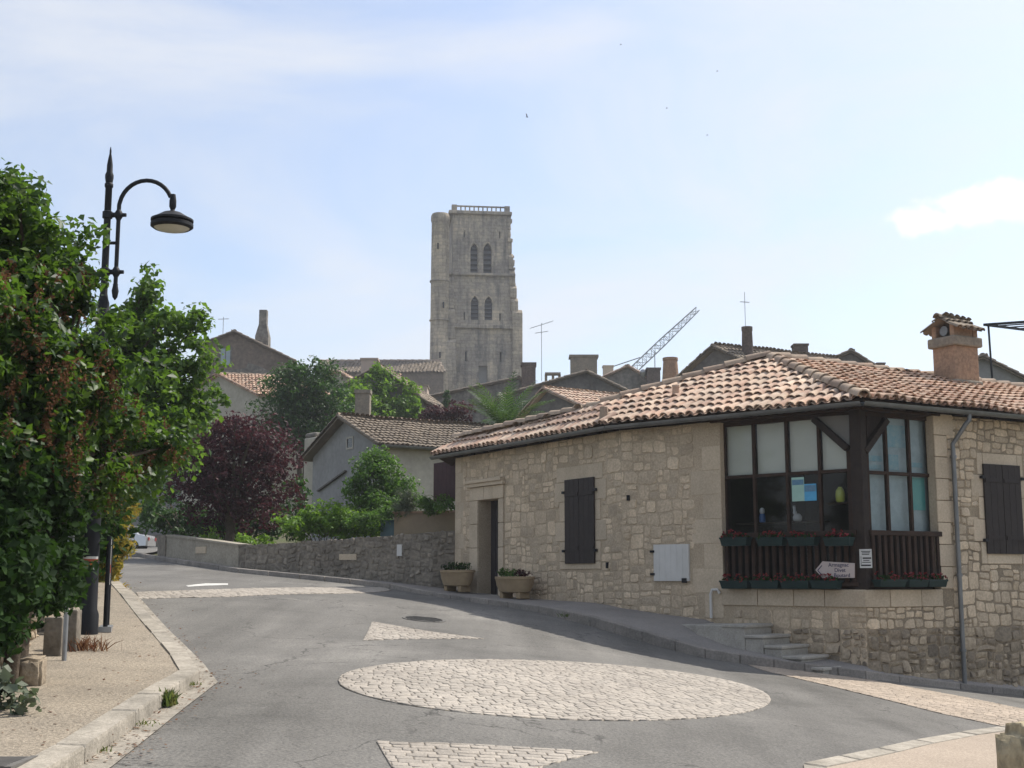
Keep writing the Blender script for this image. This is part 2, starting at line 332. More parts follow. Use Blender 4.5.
# ------------------------------------------------------------ object helpers
def world_loc(o):
    v = Vector((0, 0, 0))
    while o is not None:
        v += o.location; o = o.parent
    return v
def tag(o, label=None, cat=None, group=None, kind=None):
    if label: o['label'] = label
    if cat: o['category'] = cat
    if group: o['group'] = group
    if kind: o['kind'] = kind
    return o
def thing(name, loc, label, cat, group=None):
    o = bpy.data.objects.new(name, None); COL.objects.link(o)
    o.location = loc; o.empty_display_size = 0.3
    return tag(o, label, cat, group)
def copy_thing(src, loc, label=None):
    c = src.copy(); COL.objects.link(c); c.location = loc
    if label: c['label'] = label
    def rec(a, b):
        for ch in [x for x in list(COL.objects) if x.parent == a]:
            d = ch.copy(); COL.objects.link(d); d.parent = b
            rec(ch, d)
    rec(src, c)
    return c
class MB:
    def __init__(self): self.v = []; self.f = []
    def add(self, verts, faces):
        o = len(self.v); self.v += [tuple(v) for v in verts]; self.f += [tuple(i + o for i in f) for f in faces]
    def box(self, c, ax, ay, az):          # centre and three half-axis vectors
        c, ax, ay, az = Vector(c), Vector(ax), Vector(ay), Vector(az)
        vs = [c + sx * ax + sy * ay + sz * az for sz in (-1, 1) for sy in (-1, 1) for sx in (-1, 1)]
        fs = [(0, 2, 3, 1), (4, 5, 7, 6), (0, 1, 5, 4), (2, 6, 7, 3), (0, 4, 6, 2), (1, 3, 7, 5)]
        if ax.cross(ay).dot(az) < 0: fs = [f[::-1] for f in fs]
        self.add(vs, fs)
    def abox(self, x0, x1, y0, y1, z0, z1):
        self.box(((x0 + x1) / 2, (y0 + y1) / 2, (z0 + z1) / 2), ((x1 - x0) / 2, 0, 0), (0, (y1 - y0) / 2, 0), (0, 0, (z1 - z0) / 2))
    def bar(self, a, b, w, h, up=(0, 0, 1)):
        a, b = Vector(a), Vector(b); d = b - a; L = d.length
        if L < 1e-6: return
        d /= L; up = Vector(up)
        s = d.cross(up)
        if s.length < 1e-4: s = d.cross(Vector((1, 0, 0)))
        s.normalize(); u = s.cross(d).normalized()
        self.box((a + b) / 2, d * L / 2, s * w / 2, u * h / 2)
    def tube(self, pts, radii, seg=10, cap=True):
        pts = [Vector(p) for p in pts]
        if isinstance(radii, (int, float)): radii = [radii] * len(pts)
        n = len(pts); rings = []
        prev = None
        for i, p in enumerate(pts):
            t = (pts[min(i + 1, n - 1)] - pts[max(i - 1, 0)]).normalized()
            if prev is None:
                a = Vector((1, 0, 0)) if abs(t.x) < 0.9 else Vector((0, 1, 0))
                prev = (a - t * a.dot(t)).normalized()
            else:
                prev = (prev - t * prev.dot(t)).normalized()
            b = t.cross(prev)
            rings.append([p + radii[i] * (math.cos(2 * math.pi * k / seg) * prev + math.sin(2 * math.pi * k / seg) * b) for k in range(seg)])
        vs = [v for r in rings for v in r]; fs = []
        for i in range(n - 1):
            for k in range(seg):
                k2 = (k + 1) % seg
                fs.append((i * seg + k, i * seg + k2, (i + 1) * seg + k2, (i + 1) * seg + k))
        if cap:
            fs.append(tuple(range(seg))[::-1]); fs.append(tuple((n - 1) * seg + k for k in range(seg)))
        self.add(vs, fs)
    def lathe(self, c, prof, seg=20, sx=1.0, sy=1.0):     # profile of (radius, z) turned round a vertical axis at c
        c = Vector(c); vs = []; fs = []
        for r, z in prof:
            for k in range(seg):
                a = 2 * math.pi * k / seg
                vs.append(c + Vector((r * sx * math.cos(a), r * sy * math.sin(a), z)))
        n = len(prof)
        for i in range(n - 1):
            for k in range(seg):
                k2 = (k + 1) % seg
                fs.append((i * seg + k, i * seg + k2, (i + 1) * seg + k2, (i + 1) * seg + k))
        fs.append(tuple(range(seg))[::-1]); fs.append(tuple((n - 1) * seg + k for k in range(seg)))
        self.add(vs, fs)
    def quad(self, *p): self.add(p, [tuple(range(len(p)))])
    def prism(self, poly, vec):            # closed 3D polygon pushed along vec
        n = len(poly); vec = Vector(vec); poly = [Vector(p) for p in poly]
        vs = poly + [p + vec for p in poly]
        nrm = Vector((0, 0, 0))
        for i in range(n): nrm += poly[i].cross(poly[(i + 1) % n])
        fs = [tuple(range(n)), tuple(range(n, 2 * n))[::-1]] + [(i, i + n, (i + 1) % n + n, (i + 1) % n) for i in range(n)]
        if nrm.dot(vec) > 0: fs = [f[::-1] for f in fs]
        self.add(vs, fs)
    def build(self, name, mat, parent=None, smooth=False, label=None, cat=None, group=None, kind=None, loc=None):
        off = world_loc(parent) if parent is not None else (Vector(loc) if loc is not None else Vector((0, 0, 0)))
        me = bpy.data.meshes.new(name)
        me.from_pydata([(x - off.x, y - off.y, z - off.z) for x, y, z in self.v], [], self.f)
        me.materials.append(mat)
        if smooth: me.polygons.foreach_set('use_smooth', [True] * len(me.polygons))
        me.update()
        o = bpy.data.objects.new(name, me); COL.objects.link(o)
        if parent is not None: o.parent = parent
        elif loc is not None: o.location = off
        return tag(o, label, cat, group, kind)
def smooth_by_angle(o, deg=35):
    me = o.data
    me.polygons.foreach_set('use_smooth', [True] * len(me.polygons))
    try: me.set_sharp_from_angle(angle=R(deg))
    except Exception: pass
    return o
def bevel(o, w=0.01, seg=2):
    b = o.modifiers.new('bevel', 'BEVEL'); b.width = w; b.segments = seg; b.limit_method = 'ANGLE'; b.angle_limit = R(40)
    return o
def np_object(name, V, Fq, mat, parent=None, smooth=False):
    off = world_loc(parent) if parent is not None else Vector((0, 0, 0))
    V = np.asarray(V, dtype=np.float32) - np.array(off, dtype=np.float32); Fq = np.asarray(Fq, dtype=np.int32)
    me = bpy.data.meshes.new(name)
    me.vertices.add(len(V)); me.vertices.foreach_set('co', V.ravel())
    k = Fq.shape[1]
    me.loops.add(Fq.size); me.loops.foreach_set('vertex_index', Fq.ravel())
    me.polygons.add(len(Fq)); me.polygons.foreach_set('loop_start', np.arange(0, Fq.size, k, dtype=np.int32))
    try: me.polygons.foreach_set('loop_total', np.full(len(Fq), k, dtype=np.int32))
    except Exception: pass
    me.materials.append(mat); me.update(calc_edges=True); me.validate()
    if smooth: me.polygons.foreach_set('use_smooth', [True] * len(me.polygons))
    o = bpy.data.objects.new(name, me); COL.objects.link(o)
    if parent is not None: o.parent = parent
    return o
def inside(pt, poly):
    x, y = pt; c = False; n = len(poly); j = n - 1
    for i in range(n):
        xi, yi = poly[i][0], poly[i][1]; xj, yj = poly[j][0], poly[j][1]
        if (yi > y) != (yj > y) and x < (xj - xi) * (y - yi) / (yj - yi) + xi: c = not c
        j = i
    return c
def edge_dist(pt, poly):
    best = 1e9; n = len(poly); p = Vector((pt[0], pt[1]))
    for i in range(n):
        a = Vector(poly[i][:2]); b = Vector(poly[(i + 1) % n][:2]); d = b - a
        t = max(0, min(1, (p - a).dot(d) / max(d.length_squared, 1e-9)))
        best = min(best, (p - (a + d * t)).length)
    return best

# ------------------------------------------------------------ the stone house's plan: gutter line and three facades
Kg = P(862, 406, 20.0); ZG = Kg.z
Jg = Pz(607, 430.3, ZG); Lg = Pz(432, 460.2, ZG); Rg0 = Pz(1024, 420, ZG)
dC = (Rg0 - Kg).normalized(); Rg = Kg + dC * 13.0
OVER = 0.34
def v2(p): return Vector((p[0], p[1]))
class Frame:                               # a vertical plane: s to the right along it, z up, out towards the street
    def __init__(self, a, b):
        self.o = v2(a); d = v2(b) - v2(a); self.len = d.length; self.d = d / self.len; self.n = Vector((self.d.y, -self.d.x))
    def pt(self, s, z, out=0.0):
        q = self.o + self.d * s + self.n * out; return Vector((q.x, q.y, z))
    def hit(self, px, py, out=0.0):
        q = self.o + self.n * out
        p = Pplane(px, py, Vector((q.x, q.y, 0)), Vector((self.n.x, self.n.y, 0)))
        return ((v2(p) - self.o).dot(self.d), p.z)
    @property
    def D(self): return Vector((self.d.x, self.d.y, 0))
    @property
    def N(self): return Vector((self.n.x, self.n.y, 0))
    def box(self, mb, s0, s1, z0, z1, o0, o1):
        mb.box(self.pt((s0 + s1) / 2, (z0 + z1) / 2, (o0 + o1) / 2), self.D * (s1 - s0) / 2, self.N * (o1 - o0) / 2, Vector((0, 0, (z1 - z0) / 2)))
def offset_line(a, b, k):
    d = (v2(b) - v2(a)).normalized(); n = Vector((d.y, -d.x)); return v2(a) - n * k, d
def meet(l1, l2):
    (a, d), (b, e) = l1, l2
    t = ((b.x - a.x) * e.y - (b.y - a.y) * e.x) / (d.x * e.y - d.y * e.x); return a + d * t
lA, lB, lC = offset_line(Lg, Jg, OVER), offset_line(Jg, Kg, OVER), offset_line(Kg, Rg, OVER)
Jw, Kw = meet(lA, lB), meet(lB, lC)
_n = Vector((lA[1].y, -lA[1].x, 0)); _p = Pplane(455, 540, Vector((lA[0].x, lA[0].y, 0)), _n); Aw = v2(_p)
Rw = Kw + lC[1] * 12.6
FA, FB, FC = Frame(Aw, Jw), Frame(Jw, Kw), Frame(Kw, Rw)

# ------------------------------------------------------------ the lie of the land
def off_hit(fr, px, py, out):
    s, z = fr.hit(px, py, out); return fr.pt(s, z, out)
KERB_TOP = [(FA, 432, 592.5, 1.05), (FA, 470, 597.5, 1.05), (FA, 508, 602.2, 1.10), (FA, 539, 606, 1.2), (FA, 565, 611, 1.3), (FB, 590, 616.6, 1.4), (FB, 615, 623.5, 1.5), (FB, 642, 631.5, 1.6), (FB, 675, 641, 1.62), (FB, 705, 649, 1.58), (FB, 740, 654.5, 1.45), (FB, 774, 659.5, 1.2), (FB, 805, 663.8, 0.95), (FB, 838, 668, 0.55), (FC, 866, 671.3, 0.28), (FC, 900, 676.4, 0.24), (FC, 961, 683.8, 0.24), (FC, 1024, 690.3, 0.24), (FC, 1100, 698, 0.24), (FC, 1200, 708, 0.24)]
kerb_top = [off_hit(*a) for a in KERB_TOP]
KH = [0.08, 0.09, 0.10, 0.12, 0.14, 0.16, 0.16, 0.16, 0.16, 0.15, 0.14, 0.13, 0.12, 0.11, 0.11, 0.09, 0.09, 0.09, 0.09, 0.09]
ctrl = [(p.x, p.y, p.z - h) for p, h in zip(kerb_top, KH)]
def c3(px, py, Y): p = P(px, py, Y); return (p.x, p.y, p.z)
ctrl += [c3(130, 590, 22), c3(165, 630, 16.8), c3(218, 683, 12.3), c3(113, 768, 8.0), c3(108, 574, 26.5)]
ctrl += [c3(338, 682, 11.9), c3(770, 705, 14), c3(480, 660, 14.6), c3(620, 721, 11)]
ctrl += [c3(800, 768, 9.85), c3(960, 735, 13), c3(1024, 715, 15.8)]
ctrl += [(0, 0, 0), (-3, 0, 0.15), (4, 0, -0.35), (13, 8, -0.7), (0, -6, -0.2), (-9, 10, 0.95), (-10, 18, 1.35), (13, 0, -1.1)]
ctrl += [c3(240, 573, 31.2), c3(300, 579, 30), c3(390, 589, 28.5), c3(170, 562, 34.6), c3(130, 555.5, 38), c3(140, 552, 68), c3(155, 546, 75), (0, 34, 1.75), (8, 34, 0.8), (13, 40, 1.2), (0, 60, 3.2), (-16, 30, 2.0), (-22, 40, 2.4), (13, 70, 3.0)]
CT = np.array(ctrl)
def _tps(r): r = np.maximum(r, 1e-9); return r * r * np.log(r)
_n = len(CT); _K = _tps(np.linalg.norm(CT[:, None, :2] - CT[None, :, :2], axis=2)) + np.eye(_n) * 0.6
_Pm = np.c_[np.ones(_n), CT[:, :2]]
_S = np.linalg.solve(np.block([[_K, _Pm], [_Pm.T, np.zeros((3, 3))]]), np.r_[CT[:, 2], 0, 0, 0])
def _ss(a, b, x): t = np.clip((x - a) / (b - a), 0, 1); return t * t * (3 - 2 * t)
def gz_np(X, Y):
    X = np.asarray(X, float); Y = np.asarray(Y, float)
    cx, cy = np.clip(X, -22, 14), np.clip(Y, -6, 75)
    z = _S[_n] + _S[_n + 1] * cx + _S[_n + 2] * cy
    for i in range(_n): z = z + _S[i] * _tps(np.hypot(cx - CT[i, 0], cy - CT[i, 1]))
    yy = np.clip(Y, 31, 170)
    w = _ss(-0.27 * yy, -0.20 * yy, X) * _ss(32, 60, Y)
    z = z * (1 - w) + w * (1.8 + 0.075 * (yy - 31))
    return z
def gz(x, y): return float(gz_np(np.array([x]), np.array([y]))[0])
def ground_hit(px, py, lift=0.0):
    d = photo_ray(px, py); d /= d.y; lo = 3.0
    for k in range(400):
        Y = 3.0 + k * 0.25
        if EYE + d.z * Y < gz(d.x * Y, Y) + lift: break
        lo = Y
    hi = lo + 0.25
    for _ in range(18):
        m = (lo + hi) / 2
        if EYE + d.z * m < gz(d.x * m, m) + lift: hi = m
        else: lo = m
    return Vector((d.x * lo, lo, gz(d.x * lo, lo) + lift))
def sheet(name, poly, lift, mat, step=0.5, thick=0.0, kind='structure'):
    poly = [v2(p) for p in poly]
    dense = []
    for i in range(len(poly)):
        a, b = poly[i], poly[(i + 1) % len(poly)]; n = max(1, int((b - a).length / step))
        dense += [a + (b - a) * k / n for k in range(n)]
    xs = [p.x for p in dense]; ys = [p.y for p in dense]
    pts = list(dense); ne = len(dense)
    for x in np.arange(min(xs), max(xs), step):
        for y in np.arange(min(ys), max(ys), step):
            q = (x + 0.13 * math.sin(7 * y), y + 0.11 * math.sin(5 * x))
            if inside(q, dense) and edge_dist(q, dense) > step * 0.35: pts.append(Vector(q))
    edges = [(i, (i + 1) % ne) for i in range(ne)]
    vs, es, fs, *_ = delaunay_2d_cdt(pts, edges, [], 1, 1e-5)
    Z = gz_np([v.x for v in vs], [v.y for v in vs])
    mb = MB(); mb.add([(v.x, v.y, z + lift) for v, z in zip(vs, Z)], [tuple(f) for f in fs])
    if thick:
        b0 = len(mb.v)
        zz = gz_np([p.x for p in dense], [p.y for p in dense])
        mb.add([(p.x, p.y, z + lift) for p, z in zip(dense, zz)] + [(p.x, p.y, z + lift - thick) for p, z in zip(dense, zz)], [(i, i + ne, (i + 1) % ne + ne, (i + 1) % ne) for i in range(ne)])
    o = mb.build(name, mat, kind=kind)
    me = o.data
    for p in me.polygons:
        if p.normal.z < -0.1: p.flip()
    return o

# wide ground sheet
_t = np.linspace(-1, 1, 150)
gx = np.sort(np.concatenate([np.sinh(_t * 5.2) / math.sinh(5.2) * 500, ]))
gy = 15 + np.sinh(np.linspace(-1, 1, 170) * 5.0) / math.sinh(5.0) * 700
GX, GY = np.meshgrid(gx, gy, indexing='ij')
GZ = gz_np(GX.ravel(), GY.ravel()) - 0.10
_far = np.hypot(GX.ravel(), GY.ravel() - 60); GZ = GZ - _ss(200, 700, _far) * 25
nx, ny = len(gx), len(gy)
_ii = (np.arange(nx - 1)[:, None] * ny + np.arange(ny - 1)[None, :]).ravel()
o = np_object('ground', np.c_[GX.ravel(), GY.ravel(), GZ], np.c_[_ii, _ii + ny, _ii + ny + 1, _ii + 1], MAT['earth'], smooth=True)
tag(o, kind='structure')

# ------------------------------------------------------------ road, pavements, kerbs
gut_out = [ground_hit(*p) for p in [(113, 767), (160, 729), (200, 697), (218, 683), (205, 666), (182, 643), (160, 621), (143, 602), (128, 588), (112, 577)]]
back0 = Vector((gut_out[0].x + 0.35, -6, 0))
def along(path, k):                        # a path moved sideways (to its left) by k
    path = [v2(p) for p in path]; out = []
    for i, p in enumerate(path):
        d = (path[min(i + 1, len(path) - 1)] - path[max(i - 1, 0)]).normalized()
        out.append(p + Vector((-d.y, d.x)) * k)
    return out
def g3_(p): return Vector((p.x, p.y, 0))
far_left = [Vector((-11.5, 34, 0)), Vector((-24, 44, 0)), Vector((-30, 72, 0)), Vector((-17.2, 76, 0)), Vector((-11.3, 41.0, 0))]
par_kerb = [P(129, 554, 38), P(165, 562, 34.8), P(200, 567.5, 32.9), P(238, 573, 31.2), P(300, 578.5, 30.0), P(350, 583.2, 29.2), P(390, 587.6, 28.6)]
road = [back0 + Vector((-.12, 0, 0))] + [g3_(p) for p in along(gut_out, 0.12)] + far_left + [p + Vector((0.1, 0.1, 0)) for p in par_kerb] + [p + Vector((0.08, 0.08, 0)) for p in kerb_top]
rk = [ground_hit(*p) for p in [(1022, 727), (1000, 730), (960, 735.5), (915, 743.5), (878, 752), (840, 760), (803, 768)]]
road += [Vector((16.5, 21.5, 0)), Vector((16, 17.0, 0)), Vector((10.5, 16.2, 0))] + rk + [Vector((1.2, 5, 0)), Vector((1.0, -6, 0))]
sheet('road', road, 0.0, MAT['asphalt'], 0.6)
# paving set in the road
def gpoly(pts): return [ground_hit(*p) for p in pts]
cx_, cy_, ra, rb, tilt = 554.5, 690.5, 216.5, 29.0, 0.0445
circ = []
for k in range(48):
    a = 2 * math.pi * k / 48; x = ra * math.cos(a); y = rb * math.sin(a) + tilt * x
    circ.append((cx_ + x, cy_ + y))
def pull_in(u, v, q2):
    if inside((u, v), q2): return (u, v)
    best = None; p = Vector((u, v))
    for i in range(len(q2)):
        a = Vector(q2[i]); d = Vector(q2[(i + 1) % len(q2)]) - a; t = max(0, min(1, (p - a).dot(d) / max(d.length_squared, 1e-9))); q = a + d * t; e = (q - p).length
        if best is None or e < best[0]: best = (e, q)
    return (best[1].x, best[1].y)
def setts(name, poly, mat, size=0.125, ratio=1.25, rot=0.25):
    size *= .82
    # real setts, laid in rows one by one, over a sheet of dirty jointing
    sheet(name + '_joints', poly, 0.004, MAT['joint'], 0.4)
    p2 = [v2(p) for p in poly]; c, s_ = math.cos(rot), math.sin(rot)
    q2 = [(p.x * c + p.y * s_, -p.x * s_ + p.y * c) for p in p2]
    r_ = random.Random(len(poly)); pts = []
    a0, a1, b0, b1 = min(q[0] for q in q2), max(q[0] for q in q2), min(q[1] for q in q2), max(q[1] for q in q2)
    j = 0; b = b0
    while b < b1:
        h = size * r_.uniform(.86, 1.12); a = a0 - r_.random() * size
        while a < a1:
            w = size * ratio * r_.uniform(.72, 1.28)
            ca, cb = a + w / 2, b + h / 2
            if any(inside(q, q2) for q in ((ca, cb), (a, b), (a + w, b), (a, b + h), (a + w, b + h))):
                g = r_.uniform(.0015, .0045); k = lambda: r_.uniform(-.004, .004); wob = .022 * math.sin(ca * 1.3 + j * .15)
                ring = [(a + g + k(), b + g + k() + wob), (a + w - g + k(), b + g + k() + wob), (a + w - g + k(), b + h - g + k() + wob), (a + g + k(), b + h - g + k() + wob)]
                ring = [pull_in(u, v, q2) for u, v in ring]; ca, cb = sum(q[0] for q in ring) / 4, sum(q[1] for q in ring) / 4
                hh = r_.uniform(.008, .012); tx, ty = r_.gauss(0, .012), r_.gauss(0, .012)
                for f_, dz in ((1.0, -.012), (.98, hh * .8), (.80, hh)):
                    for (u, v) in ring:
                        du, dv = (u - ca), (v - cb); pts.append((ca + du * f_, cb + dv * f_, dz + tx * du * f_ + ty * dv * f_))
            a += w
        b += h; j += 1
    A = np.array(pts); X = A[:, 0] * c - A[:, 1] * s_; Y = A[:, 0] * s_ + A[:, 1] * c; Z = gz_np(X, Y) + A[:, 2]
    n = len(A) // 12; i = np.arange(n)[:, None] * 12; F_ = [i + np.array([[8, 9, 10, 11]])]
    for lv in (0, 4):
        for k in range(4): F_.append(i + np.array([[lv + k, lv + (k + 1) % 4, lv + 4 + (k + 1) % 4, lv + 4 + k]]))
    o = np_object(name, np.c_[X, Y, Z], np.concatenate(F_), MAT[mat]); return tag(o, kind='structure')
setts('paved_circle', gpoly(circ), 'sett', .125, 1.25, .22)
setts('paved_triangle', gpoly([(372, 622), (363, 640.6), (484, 639), (430, 632)]), 'sett', .125, 1.25, .3)
tri2_poly = gpoly([(376.5, 742), (600, 752.4), (541, 767), (391, 767)]); tri2_poly[2:] = [tri2_poly[2], Vector((0.0, 6.6, 0)), tri2_poly[3]]
setts('paved_triangle', tri2_poly, 'sett', .125, 1.4, .12)
setts('paved_band', gpoly([(136, 592.5), (180, 591), (228, 589.3), (310, 587.6), (385, 587.3), (391, 590.5), (340, 593.9), (230, 597), (139, 599)]), 'sett', .14, 1.3, .65)
setts('paved_band', gpoly([(748, 665), (800, 671.2), (872, 680.6), (962, 697), (1024, 709.5), (1090, 722), (1060, 733), (1005, 727.5), (940, 713.7), (865, 695), (800, 679.5), (763, 670.6)]), 'sett_pink', .125, 1.3, -.45)
sheet('road_marking', gpoly([(186, 585.8), (206, 583.6), (228, 583.6), (228, 585.2), (207, 585.9), (188, 587)]), 0.006, MAT['paint'], 0.5)
# left gutter strip, kerb, footway
gpath = [Vector((gut_out[0].x + 0.35, -6)), Vector((gut_out[0].x + 0.1, 4))] + [v2(p) for p in gut_out] + [Vector((-11.5, 34))]
g_in = along(gpath, 0.17); k_in = along(gpath, 0.35)
sheet('gutter_strip', gpath + g_in[::-1], 0.010, MAT['kerb'], 0.5)
def kerb_run(name, outer, inner, h, mat, block=0.9, gap=0.012, sink=0.12):
    mb = MB()
    for i in range(len(outer) - 1):
        a0, a1, b0, b1 = outer[i], outer[i + 1], inner[i], inner[i + 1]
        n = max(1, int(round((a1 - a0).length / block)))
        for k in range(n):
            t0, t1 = k / n, (k + 1) / n - gap / max((a1 - a0).length, 0.1)
            q = [a0.lerp(a1, t0), a0.lerp(a1, t1), b0.lerp(b1, t1), b0.lerp(b1, t0)]
            j = random.uniform(-0.006, 0.006)
            top = [Vector((p.x, p.y, gz(p.x, p.y) + h + j)) for p in q]
            bev = 0.02
            ctr = sum(top, Vector((0, 0, 0))) / 4
            low = [Vector((t.x, t.y, t.z - bev)) for t in top]
            up = [ctr + (t - ctr) * (1 - bev * 1.2 / max(0.1, (t - ctr).length)) for t in top]
            for i_, t in enumerate(up): t.z = top[i_].z
            bot = [Vector((t.x, t.y, t.z - h - sink)) for t in top]
            mb.add(up + low + bot, [(0, 1, 2, 3)] + [(4 + i_, 4 + (i_ + 1) % 4, (i_ + 1) % 4, i_) for i_ in range(4)] + [(8 + i_, 8 + (i_ + 1) % 4, 4 + (i_ + 1) % 4, 4 + i_) for i_ in range(4)])
    o = mb.build(name, mat, kind='structure')
    import bmesh
    bm = bmesh.new(); bm.from_mesh(o.data); bmesh.ops.recalc_face_normals(bm, faces=bm.faces); bm.to_mesh(o.data); bm.free()
    return o
kerb_run('kerb', g_in, k_in, 0.125, MAT['kerb'])
walk_in = [Vector((-7.5, -6))]
sheet('pavement', along(gpath, 0.20) + [Vector((-13, 34)), Vector((-12, 20)), Vector((-8, 8)), Vector((-6, -6))], 0.112, MAT['gravel'], 0.5)
# bottom right footway
kr_out = [v2(p) for p in rk[::-1]]; kr_out = [Vector((1.0, -6)), Vector((1.2, 5))] + kr_out + [Vector((10.5, 16.2)), Vector((16, 17.0))]
kr_in = along(kr_out, -0.17)
kerb_run('kerb', kr_out, kr_in, 0.035, MAT['kerb'])
sheet('pavement', kr_in + [Vector((16, -6))], 0.03, MAT['gravel_pink'], 0.6)
# raised footway along the stone house and the parapet
par_base = [P(166, 557, 35.6), P(200, 562.5, 33.7), P(238, 568, 32.0), P(300, 573.5, 30.9), P(350, 578, 30.2), P(395, 582.5, 29.6), P(432, 586.8, 29.2)]
wallbase = []
for fr, px, py in [(FA, 456, 590), (FA, 470, 592), (FA, 500, 596), (FA, 530, 598.2), (FA, 560, 600.5), (FB, 590, 603), (FB, 619, 607.3), (FB, 640, 610), (FB, 655, 612.6), (FB, 680, 615.6), (FB, 709.7, 619.3)]:
    s, z = fr.hit(px, py); wallbase.append(fr.pt(s, z))
PLAT_Z = FB.hit(777, 624)[1]
inner_pts = []
def lerp_list(lst, t):
    k = t * (len(lst) - 1); i = min(int(k), len(lst) - 2); return lst[i].lerp(lst[i + 1], k - i)
def nearest_on(path, p):
    best = None
    for i in range(len(path) - 1):
        a, b = path[i], path[i + 1]; d = v2(b - a); t = max(0, min(1, (v2(p) - v2(a)).dot(d) / max(d.length_squared, 1e-9)))
        q = a.lerp(b, t); e = (v2(q) - v2(p)).length
        if best is None or e < best[0]: best = (e, q)
    return best[1]
far_kerb = [Vector((p.x, p.y, gz(p.x, p.y) + 0.10)) for p in par_kerb]
outer3 = far_kerb + kerb_top
def lower_wall(p):                         # the level where pavement meets wall
    return nearest_on(par_base + wallbase, p)
corner_levels = [FB.pt(FB.len - 1.9, kerb_top[10].z + 0.06), FB.pt(FB.len - 0.9, kerb_top[12].z + 0.05), FB.pt(FB.len, kerb_top[13].z + 0.02), FC.pt(1.0, kerb_top[15].z + 0.01), FC.pt(12.5, kerb_top[-1].z + 0.01)]
inner_line = par_base + wallbase + corner_levels
kin = []
for i, p in enumerate(outer3):
    a, b = outer3[max(i - 1, 0)], outer3[min(i + 1, len(outer3) - 1)]; d = v2(b - a).normalized(); nn = Vector((-d.y, d.x))
    kin.append(Vector((p.x + nn.x * 0.14, p.y + nn.y * 0.14, p.z)))
mb = MB()
for i in range(len(outer3) - 1):
    n = max(1, int(round((outer3[i + 1] - outer3[i]).length / 0.9)))
    for k in range(n):
        t0, t1 = k / n, (k + 1) / n - 0.012
        a, b, c, d = outer3[i].lerp(outer3[i + 1], t0), outer3[i].lerp(outer3[i + 1], t1), kin[i].lerp(kin[i + 1], t1), kin[i].lerp(kin[i + 1], t0)
        up = Vector((0, 0, 0.008 + random.uniform(-0.004, 0.004)))
        mb.add([a + up, b + up, c + up, d + up] + [q - Vector((0, 0, 0.3)) for q in (a, b, c, d)], [(0, 1, 2, 3), (0, 4, 5, 1), (1, 5, 6, 2), (2, 6, 7, 3), (3, 7, 4, 0)])
bevel(mb.build('kerb', MAT['kerb_dark'], kind='structure'), 0.015)
mb = MB(); rows = []
for i in range(len(outer3) * 4 - 3):
    t = i / (len(outer3) * 4 - 4); a = lerp_list(kin, t); b = nearest_on(inner_line, a)
    e = (v2(b) - v2(a)); e = e.normalized() * 0.12 if e.length > 0.01 else Vector((0, 0))
    b2 = Vector((b.x + e.x, b.y + e.y, b.z))
    if b2.z > a.z + 0.35: b2.z = a.z + 0.35
    rows.append([a.lerp(b2, k / 6) for k in range(7)])
for i in range(len(rows) - 1):
    for k in range(6): mb.quad(rows[i][k], rows[i + 1][k], rows[i + 1][k + 1], rows[i][k + 1])
o = mb.build('pavement', MAT['walk'], kind='structure')
for p in o.data.polygons:
    if p.normal.z < 0: p.flip()
o.data.update()
# ------------------------------------------------------------ builders for masonry and canal tiles
def backing(mb, fr, s0, s1, zlo, ztop, openings, out=0.0):
    ss = sorted({s0, s1} | {x for o in openings for x in o[:2] if s0 < x < s1})
    for a, b in zip(ss[:-1], ss[1:]):
        m = (a + b) / 2; zs = [(zlo, ztop)]
        for o in openings:
            if o[0] <= m <= o[1]:
                nz = []
                for z0, z1 in zs:
                    if o[2] > z0: nz.append((z0, min(o[2], z1)))
                    if o[3] < z1: nz.append((max(o[3], z0), z1))
                zs = [z for z in nz if z[1] - z[0] > 0.005]
        for z0, z1 in zs: mb.quad(fr.pt(a, z0, out), fr.pt(b, z0, out), fr.pt(b, z1, out), fr.pt(a, z1, out))
def reveal(mb, fr, o, depth):
    s0, s1, z0, z1 = o
    for a, b in (((s0, z0), (s1, z0)), ((s1, z0), (s1, z1)), ((s1, z1), (s0, z1)), ((s0, z1), (s0, z0))):
        mb.quad(fr.pt(*a, 0), fr.pt(*a, -depth), fr.pt(*b, -depth), fr.pt(*b, 0))
def clip_half(poly, px, py, nx_, ny_):       # keep the side where (p - P).n <= 0
    out = []; m = len(poly)
    for i in range(m):
        a, b = poly[i], poly[(i + 1) % m]; da = (a[0] - px) * nx_ + (a[1] - py) * ny_; db = (b[0] - px) * nx_ + (b[1] - py) * ny_
        if da <= 0: out.append(a)
        if (da < 0 < db) or (db < 0 < da): t = da / (da - db); out.append((a[0] + (b[0] - a[0]) * t, a[1] + (b[1] - a[1]) * t))
    return out
